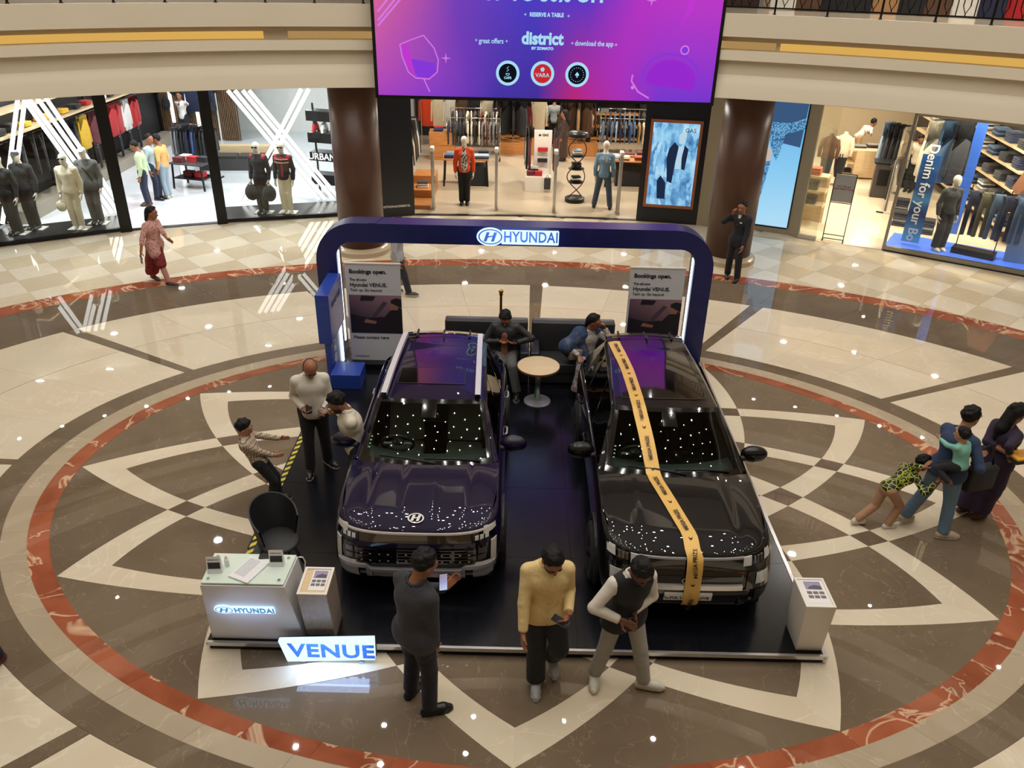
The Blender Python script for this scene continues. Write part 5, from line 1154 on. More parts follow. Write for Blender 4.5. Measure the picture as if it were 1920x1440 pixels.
def car(name, label, loc, S):
    r = thing(name, label, 'car', loc); W, L = S['W'], S['L']; paint = S['paint']
    zs = .24; YB0, YB1 = S['yb'], S['yb']+.17
    zl, zb = S['zlead'], S['zbelt']
    def ztop(y): t = min(1, max(0, y/(YB0+.1))); return zl+(zb-zl)*(t*t*(3-2*t)*.5+t*.5)
    LV = [0, .05, .14, .3, .48, .64, .78, .88, .94, .98, 1.0]
    def I(f, pts):
        for (a, va), (b, vb) in zip(pts[:-1], pts[1:]):
            if f <= b: return va+(vb-va)*(f-a)/(b-a)
        return pts[-1][1]
    wf_ = lambda f: W*I(f, [(0, .93), (.14, .965), (.48, 1.0), (.78, .99), (.94, .965), (.98, .95), (1, .925)])
    y0_ = lambda f: I(f, [(0, .12), (.05, .06), (.14, .02), (.3, 0), (.78, .01), (.94, .03), (.98, .05), (1, .085)])
    n_ = lambda f: I(f, [(0, 5.5), (.3, 5.0), (.64, 4.2), (1, S['n'])])
    D = .62
    def half(f):
        w, y0, n = wf_(f), y0_(f), n_(f); P = []
        for i in range(17):
            t = i/16*pi/2; P.append((w*sin(t)**(2/n) if t else 0, y0+D*(1-cos(t)**(2/n)) if i < 16 else y0+D))
        ys = np.linspace(y0+D, L-.45, 14)[1:]
        P += [(w, y) for y in ys]
        for i in range(1, 11):
            t = (10-i)/10*pi/2; P.append((w*sin(t)**.5 if t > 1e-6 else 0, L-.03*f-.45+.45*(cos(t)**.5 if i < 10 else 1)))
        return P
    rows = []
    for f in LV:
        H_ = half(f); ring_ = H_+[(-x, y) for x, y in H_[-2:0:-1]]
        rows.append([(x, y, zs+f*(ztop(y)-zs)) for x, y in ring_])
    MB().grid(rows, closed=True, flip=False).build('body', paint, r, smooth=True)
    def fy(x, z):                 # front surface of the body
        f = min(1, max(0, (z-zs)/(zl-zs))); w, n = wf_(f), n_(f)
        return y0_(f)+D*(1-max(0, 1-min(1, abs(x)/w)**n)**(1/n))
    def fp(nm, x0, x1, za, zb_, off, m, n=14, lab=None):   # patch lying on the front
        fa = za if callable(za) else (lambda x: za); fb = zb_ if callable(zb_) else (lambda x: zb_)
        rows = []
        for t in np.linspace(0, 1, 5):
            row = []
            for x in np.linspace(x0, x1, n):
                z = fa(x)+(fb(x)-fa(x))*t; row.append((x, fy(x, z)-off, z))
            rows.append(row)
        back = [[(x, y+off+.01, z) for x, y, z in rows[0]]]
        o = MB().grid(back+rows+[[(x, y+off+.01, z) for x, y, z in rows[-1]]]).build(nm, m, r, smooth=True, angle=35)
        if lab: o['label'] = lab
        return o
    S['fp'], S['fy'], S['r'] = fp, fy, r
    # bonnet
    Wt = wf_(1)
    def yfr(x): n = n_(1); return y0_(1)+D*(1-max(0, 1-min(1, abs(x)/Wt)**n)**(1/n))
    yb = lambda x: YB0+(YB1-YB0)*(x/Wt)**2
    rows = []
    for v in np.linspace(0, 1, 16):
        row = []
        for u in np.linspace(-1, 1, 41):
            x = u*Wt; a, b = yfr(x), yb(x)+.05; y = a+(b-a)*v; au = abs(u)
            sst = lambda e0, e1: (lambda t: t*t*(3-2*t))(min(1, max(0, (au-e0)/(e1-e0))))
            edge_ = min(1, v*6)**.6
            z = ztop(y)+(.032*(1-au**5)*edge_)+edge_*(S['dome']*(1-sst(.60, .68))+S['dome']*.6*(1-sst(.2, .27)) if S.get('ridge') else S['dome']*(1-sst(.55, .66)))*min(1, .3+v)
            row.append((x, y, z))
        rows.append(row)
    MB().grid(rows).build('bonnet', paint, r, smooth=True)
    def hz(x, y): return ztop(y)+.032
    # cabin tub
    tub = MB(); x1 = .9*W; tub.bx(-x1, x1, YB0+.1, L-.3, .3, .34); tub.bx(-x1, -x1+.03, YB0+.3, L-.3, .3, zb-.03); tub.bx(x1-.03, x1, YB0+.3, L-.3, .3, zb-.03); tub.bx(-x1, x1, L-.33, L-.3, .3, zb); tub.build('cabin_tub', M_CABIN, r)
    # windscreen
    zr = S['zr']
    Bc = lambda u: Vector((u*.86*W, YB0+.02+.17*u*u, zb-.035+.035*(1-u*u)))
    Tc = lambda u: Vector((u*S['tw'], S['yt']+.09*u*u, zr-.035*u*u))
    def WS(u, v, off=0): p = Bc(u).lerp(Tc(u), v); return p+Vector((0, -.75, 1)).normalized()*(.045*sin(pi*v)*(1-u*u*.5)+off)
    us, vs = np.linspace(-1, 1, 21), np.linspace(0, 1, 11)
    MB().grid([[WS(u, v) for u in us] for v in vs]).build('windscreen', M_WIND, r, smooth=True)
    fr_ = MB()
    for u0, u1, v0, v1 in ((-1, 1, 0, .13), (-1, 1, .93, 1), (-1, -.93, .13, .93), (.93, 1, .13, .93), (-.13, .13, .72, .93)):
        fr_.grid([[WS(u, v, .003) for u in np.linspace(u0, u1, 13)] for v in np.linspace(v0, v1, 4)])
    fr_.build('windscreen_border', M_GLOSSB, r, smooth=True)
    for k in range(4): p = WS(-.9, .25+.05*k, .005); MB().ball(p, (.011, .011, .006), 8, 4).build('sensor_dot', mat('pale_green_dot', (150, 200, 170), .4), r) if S.get('dots') else None
    # roof
    yr = S['yr']; rw = S['rw']
    def RF(u, v, off=0):
        t = Tc(u); e = Vector((u*rw, yr, S['zrr']-.04*u*u)); p = t.lerp(e, v); p.z += .035*sin(pi*min(1, v*1.1))*(1-.4*u*u)+off; return p
    MB().grid([[RF(u, v) for u in us] for v in np.linspace(0, 1, 14)]).build('roof', paint if not S.get('blackroof') else M_GLOSSB, r, smooth=True)
    x0, x1, v0, v1 = S['sun']
    MB().grid([[RF(u, v, .006) for u in np.linspace(x0, x1, 11)] for v in np.linspace(v0, v1, 9)]).build('sunroof', M_GLOSSB, r, smooth=True)
    bd = MB()
    for a in ((x0-.02, x1+.02, v0-.008, v0), (x0-.02, x1+.02, v1, v1+.008), (x0-.02, x0, v0, v1), (x1, x1+.02, v0, v1)): bd.grid([[RF(u, v, .008) for u in np.linspace(a[0], a[1], 6)] for v in np.linspace(a[2], a[3], 5)])
    bd.build('sunroof_seal', M_PLAST, r)
    # spoiler, tailgate glass
    sp = [[(u*rw*1.02, yr+.01+d, S['zrr']-.04*u*u+h) for u in us] for d, h in ((0, 0), (.1, .006), (.24-0*abs(1), -.02), (.25, -.05), (.1, -.06))]
    MB().grid(sp).build('spoiler', S.get('spoilm', paint), r, smooth=True)
    for x in (-.35, 0, .35) if S.get('ribs') else (): MB().bx(x-.012, x+.012, yr+.02, yr+.24, S['zrr']-.02, S['zrr']+.006).build('spoiler_fin', M_PLAST, r, bevel=.004)
    MB().grid([[(u*rw, yr+.12, S['zrr']-.07) for u in us], [(u*W*.86, L-.12, zb) for u in us]]).build('rear_window', M_TINT, r, smooth=True)
    an = MB().ext([(0, yr-.1, S['zrr']+.02), (0, yr+.06, S['zrr']+.015), (0, yr+.05, S['zrr']+.035), (0, yr+.02, S['zrr']+.04)], (.02, 0, 0)).build('shark_fin', S['paint'], r, bevel=.006)
    # sides
    for s in (-1, 1):
        A0, A1 = Bc(s), Tc(s); R1 = RF(s, 1)
        bel = lambda y: Vector((s*(.94*W-.02), y, zb-.01)); 
        top = lambda v: RF(s, v)+Vector((s*.05, 0, -.055))
        pil = lambda t: A0.lerp(A1, t)
        MB().grid([[pil(t)+Vector((0, 0, .0)) for t in np.linspace(0, 1, 6)], [pil(t)+Vector((s*.035, .05, -.01)) for t in np.linspace(0, 1, 6)], [bel(YB1+.14).lerp(top(0), t) for t in np.linspace(0, 1, 6)]]).build('windscreen_pillar', paint, r, smooth=True)
        vv = np.linspace(0, 1, 10)
        MB().grid([[RF(s, v) for v in vv], [RF(s, v)+Vector((s*.03, 0, -.02)) for v in vv], [top(v) for v in vv]]).build('cant_rail', paint, r, smooth=True)
        y_a, y_b = YB1+.16, L-.62
        GL = lambda t, h: bel(y_a+(y_b-y_a)*t).lerp(top(min(1, t*1.0)), h)
        segs = ((.0, .40), (.42, .78), (.81, .97)); nm = ('front_door_window', 'rear_door_window', 'quarter_window')
        for (a, b), n1 in zip(segs, nm): MB().grid([[GL(t, h) for t in np.linspace(a, b, 6)] for h in np.linspace(0, 1, 4)]).build(n1, M_TINT, r, smooth=True)
        for a, b in ((.40, .42), (.78, .81)): MB().grid([[GL(t, h)+Vector((s*.004, 0, 0)) for t in (a, b)] for h in (0, 1)]).build('door_pillar', M_GLOSSB, r)
        MB().grid([[GL(t, h) for t in (.97, 1.0)]+[Vector((s*W*.86, L-.12, zb)).lerp(Vector((s*rw, yr+.12, S['zrr']-.07)), h)] for h in np.linspace(0, 1, 4)]).build('rear_pillar', paint, r, smooth=True)
        MB().grid([[bel(y)+Vector((s*.012, 0, .008)) for y in np.linspace(y_a-.05, y_b+.2, 8)], [bel(y)+Vector((s*.02, 0, -.02)) for y in np.linspace(y_a-.05, y_b+.2, 8)]]).build('belt_moulding', M_SILV if S.get('chrome') else M_GLOSSB, r)
        MB().grid([[Vector((s*Wt, y, ztop(y))) for y in np.linspace(YB0, L-.3, 12)], [bel(max(YB1, y))+Vector((-s*.0, min(0, y-YB1), 0)) for y in np.linspace(YB0, L-.3, 12)]]).build('shoulder', paint, r, smooth=True)
        for yw in (.74, .74+S['wb']):
            MB().ext([(s*W*.975, yw+q*cos(a), .33+q*sin(a)) for q, aa in ((.41, np.linspace(-.3, pi+.3, 18)), (.34, np.linspace(pi+.3, -.3, 18))) for a in aa], (s*.035, 0, 0)).build('wheel_arch', M_PLAST, r)
            w_ = MB().lathe([(.2, -.1), (.29, -.1), (.32, -.07), (.325, .0), (.32, .05), (.29, .075), (.2, .07)], 32).build('wheel', M_TYRE, r, smooth=True, angle=40, loc=(s*(W*.985-.02), yw, .33)); w_.rotation_euler = (0, s*pi/2, 0)
            rm = MB().lathe([(.0, .06), (.05, .06), (.05, .05), (.2, .045), (.215, .06), (.215, -.02)], 24)
            for k in range(5): a = k*2*pi/5; rm.box((.13*cos(a), .13*sin(a), .06), (.16, .05, .02), rotz(a))
            rm.build('rim', M_RIM, w_)
        for y in (YB1+1.0, YB1+1.9): MB().tube([(s*(W*.995), y-.09, zb-.17), (s*(W*1.02), y-.06, zb-.165), (s*(W*1.02), y+.06, zb-.165), (s*(W*.995), y+.09, zb-.17)], .014, 8).build('door_handle', S.get('handlem', paint), r, smooth=True)
        m0 = Vector((s*(W+.1), YB1+.42+.0, zb+.02))
        mb = MB(); mb.ball(m0, (.155, .085, .1), 16, 10); o = mb.build('mirror', paint, r, smooth=True)
        MB().ball(m0+Vector((0, .022, -.01)), (.125, .075, .085), 14, 8).build('mirror_back', M_PLAST, r, smooth=True)
        MB().tube([(s*(W*.93), YB1+.36, zb-.01), m0+Vector((-s*.05, 0, -.05))], [.035, .03], 8).build('mirror_arm', M_PLAST, r, smooth=True)
        MB().beam((s*(W*.9), .45, zs+.03), (s*(W*.99), .9, zs+.05), .03).build('sill_trim', M_PLAST, r) if 0 else None
    MB().bx(-W*.9, W*.9, .2, L-.2, .16, zs+.02).build('underbody', M_PLAST, r)
    # wipers
    for xa, xb in ((-.52, .12), (.0, .62)):
        a, b = WS(xb/.86/W, .09, .02), WS(xa/.86/W, .15, .02); mb = MB(); mb.tube([a, a.lerp(b, .5)+Vector((0, 0, .018)), b], .011, 6); mb.build('wiper', M_PLAST, r, smooth=True)
    # cabin
    ys = YB1+.95
    for k, s in enumerate((-1, 1)):
        x = s*.36
        o = MB().bx(x-.22, x+.22, ys-.32, ys+.2, .42, .56).build('front_seat', S['seat'], r, bevel=.05, bseg=3, smooth=True)
        mb = MB(); Rb = Matrix.Rotation(-.28, 3, 'X'); mb.box((x, ys+.28, .86), (.44, .13, .62), Rb, .86); mb.build('backrest', S['seat'], o, bevel=.05, bseg=3, smooth=True)
        mb = MB(); mb.box((x, ys+.38, 1.2), (.24, .09, .15), Rb); mb.build('headrest', S['seat'], o, bevel=.04, bseg=3, smooth=True)
    MB().bx(-.58, .58, ys+.85, ys+1.02, .4, 1.0).build('rear_seat', S['seat'], r, bevel=.05, smooth=True)
    P = [[(u*.8*W, yb(u*Wt)+.04+d, h) for u in us] for d, h in ((0, zb-.06), (.25, zb-.02), (.42, zb-.06), (.46, zb-.28))]; MB().grid(P).build('dashboard', M_DASH, r, smooth=True)
    sx = -.36 if S['rhd'] else .36
    st = MB(); Rw = Matrix.Rotation(-1.05, 3, 'X'); c = Vector((sx, ys-.52, zb-.02))
    pts = [c+Rw@Vector((.18*cos(a), .18*sin(a), 0)) for a in np.linspace(0, 2*pi, 25)]; st.tube(pts, .018, 8, cap=False); so = st.build('steering_wheel', M_PLAST, r, smooth=True)
    MB().ball(c+Rw@Vector((0, 0, .02)), (.075, .06, .03), 12, 6).build('hub', M_PLAST, so, smooth=True); sb = MB()
    for e in (Vector((.17, 0, 0)), Vector((-.17, 0, 0)), Vector((0, -.17, 0))): sb.beam(c, c+Rw@e, .035, .015)
    sb.build('spokes', M_SILV, so)
    ip = WS(0, .8, -.09); MB().ball(ip, (.11, .02, .035), 12, 6).build('rear_view_mirror', M_PLAST, r, smooth=True)
    return r
def emblem(S, x, z, w, off, m):
    r, fy = S['r'], S['fy']; h = w*.5
    mb = MB(); a_ = np.linspace(0, 2*pi, 33)
    for k in (1,): mb.grid([[(x+w*q*cos(a), fy(x, z)-off-.002, z+h*q*sin(a)) for a in a_] for q in (1.0, .84)])
    mb.build('emblem_ring', m, r); hm = MB(); s = w*.72
    for q in ([(-.62, -.36), (-.3, -.36), (-.04, .36), (-.36, .36)], [(.04, -.36), (.36, -.36), (.62, .36), (.3, .36)], [(-.36, -.09), (.22, 0), (.36, .12), (-.22, .04)]): hm.ext([(x+a*s, fy(x, z)-off, z+b*s*.62) for a, b in q], (0, -.004, 0))
    hm.build('emblem_letter', m, r)

# ---- the purple compact car, nose at y 6.25
VN = dict(W=.865, L=3.85, yb=.9, zlead=.885, zbelt=.97, n=3.3, dome=.022, ridge=True, tw=.6, yt=1.72, zr=1.415, yr=3.42, rw=.53, zrr=1.40, sun=(-.72, .62, .2, .42), wb=2.5, paint=carpaint('midnight_purple_paint', (22, 16, 46)), seat=M_SEAT, rhd=True, dots=True, chrome=False, ribs=True, handlem=M_SILV, spoilm=M_GLOSSB)
v = car('car', 'dark purple compact SUV with silver roof rails parked on the platform beside the reception counter', (-.93, 6.25, ZP), VN)
fp, fy = VN['fp'], VN['fy']
M_DRL = mat('light_bar_grey', (196, 192, 184), .2, coat=.6); M_BRONZE = mat('bronze_gloss_panel', (64, 54, 42), .12, coat=1)
fp('light_bar', -.68, .68, .83, .85, .012, M_DRL, 26)
fp('gloss_panel', -.56, .56, .735, .825, .008, M_BRONZE, 26); fp('lower_lip', -.6, .6, .68, .735, .014, VN['paint'], 26)
fp('grille_backing', -.6, .6, .49, .68, .006, M_GLOSSB, 26)
for z in (.51, .55, .59, .63, .665): fp('grille_bar', -.58, .58, z-.008, z+.006, .028, M_GLOSSB, 26)
for x in (-.38, -.19, 0, .19, .38): fp('grille_post', x-.016, x+.016, .5, .675, .034, M_SILV if 0 else M_GLOSSB, 3)
for i in range(13):
    for z in (.53, .61): x = -.54+i*.09; MB().box((x, fy(x, z)-.03, z), (.02, .006, .012)).build('grille_stud', M_SILV, v)
for s in (-1, 1):
    a, b = (s*.57, s*.8)
    fp('upper_lamp', min(a, b), max(a, b), .745, .83, .01, M_GLOSSB, 8)
    for i in range(3): x = s*(.615+i*.05); fp('lamp_lens', x-.018, x+.018, .76, .8, .018, M_CLEAR, 3)
    fp('light_bar_end', min(s*.68, s*.82), max(s*.68, s*.82), .80, .862, .016, M_DRL, 6)
    fp('headlamp', min(s*.5, s*.76), max(s*.5, s*.76), .5, .7, .012, M_GLOSSB, 8)
    for i in range(2):
        for j in range(2): x = s*(.57+i*.1); z = .56+j*.075; fp('lamp_reflector', x-.04, x+.04, z-.025, z+.025, .02, M_RIM, 4)
    a, b = s*.755, s*.81; fp('headlamp_frame', min(a, b), max(a, b), .47, .71, .024, M_DRL, 4); a, b = s*.6, s*.81; fp('headlamp_frame', min(a, b), max(a, b), .465, .5, .024, M_DRL, 6)
fp('skid_top', -.8, .8, lambda x: .445-.05*(abs(x) < .5), lambda x: .485-.05*(abs(x) < .5), .05, M_SILV, 33)
for x0, x1, m_, n1 in ((-.78, -.58, M_SILV, 'skid_plate'), (-.58, -.5, M_GLOSSB, 'skid_vent'), (-.5, -.44, M_SILV, 'skid_plate'), (.44, .5, M_SILV, 'skid_plate'), (.5, .58, M_GLOSSB, 'skid_vent'), (.58, .78, M_SILV, 'skid_plate')): fp(n1, x0, x1, lambda x: .25+.12*max(0, abs(x)-.56), .44, .04 if m_ is M_SILV else .02, m_, 5)
fp('lower_intake', -.44, .44, .26, .4, .004, M_GLOSSB, 12); fp('skid_bar', -.36, .36, .25, .285, .03, M_SILV, 10)
for x0, x1, c_ in ((-.43, -.23, (120, 122, 134)), (-.23, .23, (186, 188, 198)), (.23, .43, (120, 122, 134))): fp('plate_holder', x0, x1, .33, .405, .045, mat('plate_%d' % c_[0], c_, .4), 3)
o = VN; 
yc = .16; zc_ = None
bpy.context.view_layer.update(); ht = SC.ray_cast(bpy.context.evaluated_depsgraph_get(), Vector((-.93, 6.25+yc, 2.5)), Vector((0, 0, -1))); zc_ = ht[1].z-ZP; nn_ = ht[2]
R_ = Vector((1, 0, 0)); U2 = nn_.cross(R_).normalized(); U2 = U2 if U2.y > 0 else -U2
c_ = Vector((0, yc, zc_))+nn_*.012
Q_ = lambda a, b: c_+R_*a+U2*b
a_ = np.linspace(0, 2*pi, 33)
MB().grid([[Q_(.082*q*cos(a), .06*q*sin(a)) for a in a_] for q in (1.0, .82)]).build('emblem_ring', M_WPL, v)
hm = MB()
for q in ([(-.62, -.36), (-.3, -.36), (-.04, .36), (-.36, .36)], [(.04, -.36), (.36, -.36), (.62, .36), (.3, .36)], [(-.36, -.09), (.22, 0), (.36, .12), (-.22, .04)]): hm.ext([Q_(a*.085, b*.1) for a, b in q], nn_*.004)
hm.build('emblem_letter', M_WPL, v)
for s in (-1, 1):
    mb = MB(); pts = [Vector((s*(.54-.045*t), 1.78+1.66*t, 1.43+.03*sin(pi*min(1, max(0, t)))+.012)) for t in np.linspace(0, 1, 9)]
    P = [[p+Vector((dx, 0, dz)) for p in pts] for dx, dz in ((-.035, -.03), (-.032, .015), (.032, .015), (.035, -.03))]
    mb.grid(P); mb.build('roof_rail', mat('bright_silver_rail', (222, 222, 222), .3, metal=.3), v, smooth=True, angle=50)

# ---- the black car with the gold ribbon, nose at y 5.96
CR_ = dict(W=.875, L=4.15, yb=1.06, zlead=.9, zbelt=.99, n=3.0, dome=.02, tw=.575, yt=1.93, zr=1.425, yr=3.75, rw=.5, zrr=1.42, sun=(-.86, .86, .1, .8), wb=2.6, paint=carpaint('piano_black_paint', (12, 12, 14)), seat=M_CABIN, rhd=True, ribs=True, dots=True)
k = car('car', 'glossy black SUV with a gold ribbon over it parked by the white info pedestal', (1.77, 5.96, ZP), CR_)
fp, fy = CR_['fp'], CR_['fy']
fp('light_bar', -.5, .5, .845, .865, .012, M_SILV, 20); fp('gloss_panel', -.52, .52, .6, .84, .01, M_GLOSSB, 20)
for z in (.66, .72): fp('panel_line', -.5, .5, z-.004, z+.004, .016, M_PLAST, 16)
fp('silver_bar', -.52, .52, .505, .56, .03, mat('bright_chrome_bar', (225, 225, 225), .2, metal=.6), 18); fp('bumper_panel', -.6, .6, .33, .5, .012, M_GLOSSB, 18)
fp('number_plate', -.235, .235, .365, .465, .03, mat('plate_white', (224, 224, 220), .4), 5)
text('lettering', 'CRETA', .072, M_TXT, k, (-.115, fy(0, .4)-.033, .412), (1, 0, 0), (0, 0, 1), .002, .0006, xs=1.05); text('lettering', 'N Line', .072, M_TXT, k, (.115, fy(0, .4)-.033, .412), (1, 0, 0), (0, 0, 1), .002, .0006, xs=.95)
text('badge', 'N Line', .03, M_SILV, k, (-.4, fy(.4, .64)-.014, .635), (1, 0, 0), (0, 0, 1), .002, .0006, shear=.3)
fp('lower_grille', -.62, .62, .27, .33, .008, M_PLAST, 18); fp('lip', -.6, .6, .235, .265, .03, M_SILV, 20)
for s in (-1, 1):
    g = lambda a, b: (min(s*a, s*b), max(s*a, s*b))
    fp('daytime_lamp', *g(.5, .585), .775, .86, .014, M_CLEAR, 4); fp('daytime_lamp', *g(.725, .80), .79, .885, .014, M_CLEAR, 4)
    fp('lamp_bezel', *g(.595, .715), .785, .87, .01, M_GLOSSB, 5)
    for i in range(3): x = s*(.62+i*.035); fp('lamp_lens', x-.012, x+.012, .795, .85, .018, M_RIM, 3)
    fp('headlamp_housing', *g(.56, .8), .5, .7, .01, M_GLOSSB, 8); fp('headlamp', *g(.65, .77), .56, .68, .018, M_CLEAR, 5)
    fp('air_curtain', *g(.66, .8), .3, .48, .012, M_PLAST, 5); fp('canard', *g(.5, .54), .27, .36, .04, M_PLAST, 3)
emblem(CR_, 0, .62, .085, .03, M_SILV)

# ---- gold ribbon laid from the roof over windscreen and bonnet down to the bumper
rb = thing('ribbon', 'wide gold prize ribbon running over the black car from roof to bumper', 'ribbon', (0, 0, 0))
M_GOLD = mat('gold_ribbon', (222, 178, 92), .42, metal=.1, coat=.2, noise=.06, nscale=5)
# centre line of the ribbon in the car's own measures: x, y along the car
cx_ = lambda y: float(np.interp(y, [-.1, .25, 1.05, 1.9, 2.8, 3.8], [.01, .0, -.22, -.32, -.36, -.44]))
dg = bpy.context.evaluated_depsgraph_get(); bpy.context.view_layer.update()
def drop(x, y):
    hit = SC.ray_cast(bpy.context.evaluated_depsgraph_get(), Vector((1.77+x, 5.96+y, 2.5)), Vector((0, 0, -1)))
    return hit[1].z if hit[0] and hit[1].z > .3 else None
rows = []; mids = []
for y in np.linspace(3.82, .1, 60):
    x = cx_(y); hw = .075
    zc = [drop(x+e, y) for e in (-hw, 0, hw)]
    if None in zc: continue
    z = [zz+.012 for zz in zc]; mids.append((x, y, max(z)))
    rows.append([(1.77+x-hw, 5.96+y, z[0]), (1.77+x, 5.96+y, max(z)), (1.77+x+hw, 5.96+y, z[2])])
for t in np.linspace(0, 1, 10):
    z = .885-.62*t; y = CR_['fy'](0, z)-.045; w = .078; x = .02+.01*t
    rows.append([(1.77+x-w, 5.96+y, ZP+z), (1.77+x, 5.96+y-.004, ZP+z), (1.77+x+w, 5.96+y, ZP+z)])
    mids.append((x, y, ZP+z))
MB().grid(rows).grid([[(p[0], p[1], p[2]-.004) for p in row] for row in rows], True).build('ribbon_band', M_GOLD, rb, smooth=True)
M_RT = mat('ribbon_print', (48, 36, 20), .5)
mids = [Vector((1.77+a, 5.96+b, c)) for a, b, c in mids]
cum = [0]
for a, b in zip(mids[:-1], mids[1:]): cum.append(cum[-1]+(b-a).length)
def along(s):
    i = max(0, min(len(mids)-2, int(np.searchsorted(cum, s))-1)); t = (s-cum[i])/max(1e-6, cum[i+1]-cum[i]); return mids[i].lerp(mids[i+1], t)
s = .15
while s < cum[-1]-.15:
    p0, p1 = along(s+.04), along(s+.26); d = (p1-p0).normalized(); xx = Vector((1, 0, 0)); xx = (xx-d*xx.dot(d)).normalized(); nrm = d.cross(xx)
    text('lettering', 'MEGA PRIZE', .056, M_RT, rb, max((p0+p1)/2, along(s+.15), key=lambda q: q.dot(nrm))+nrm*.012, -d, -xx, .003, .001, xs=.95)
    e = along(s+.4); d2 = (along(s+.44)-along(s+.36)).normalized(); sd = Vector((1, 0, 0)); nn_ = sd.cross(-d2)
    if nn_.z < 0 and nn_.y > 0: nn_ = -nn_
    q = lambda a, b: e+sd*a-d2*b+nn_*.006
    MB().add([q(-.022, .02), q(-.012, -.012), q(.0, -.02), q(0, -.004)], [(0, 1, 2, 3), (3, 2, 1, 0)]).add([q(.022, .02), q(.012, -.012), q(.0, -.02), q(0, -.004)], [(0, 1, 2, 3), (3, 2, 1, 0)]).build('print_mark', M_RT, rb)
    s += .52
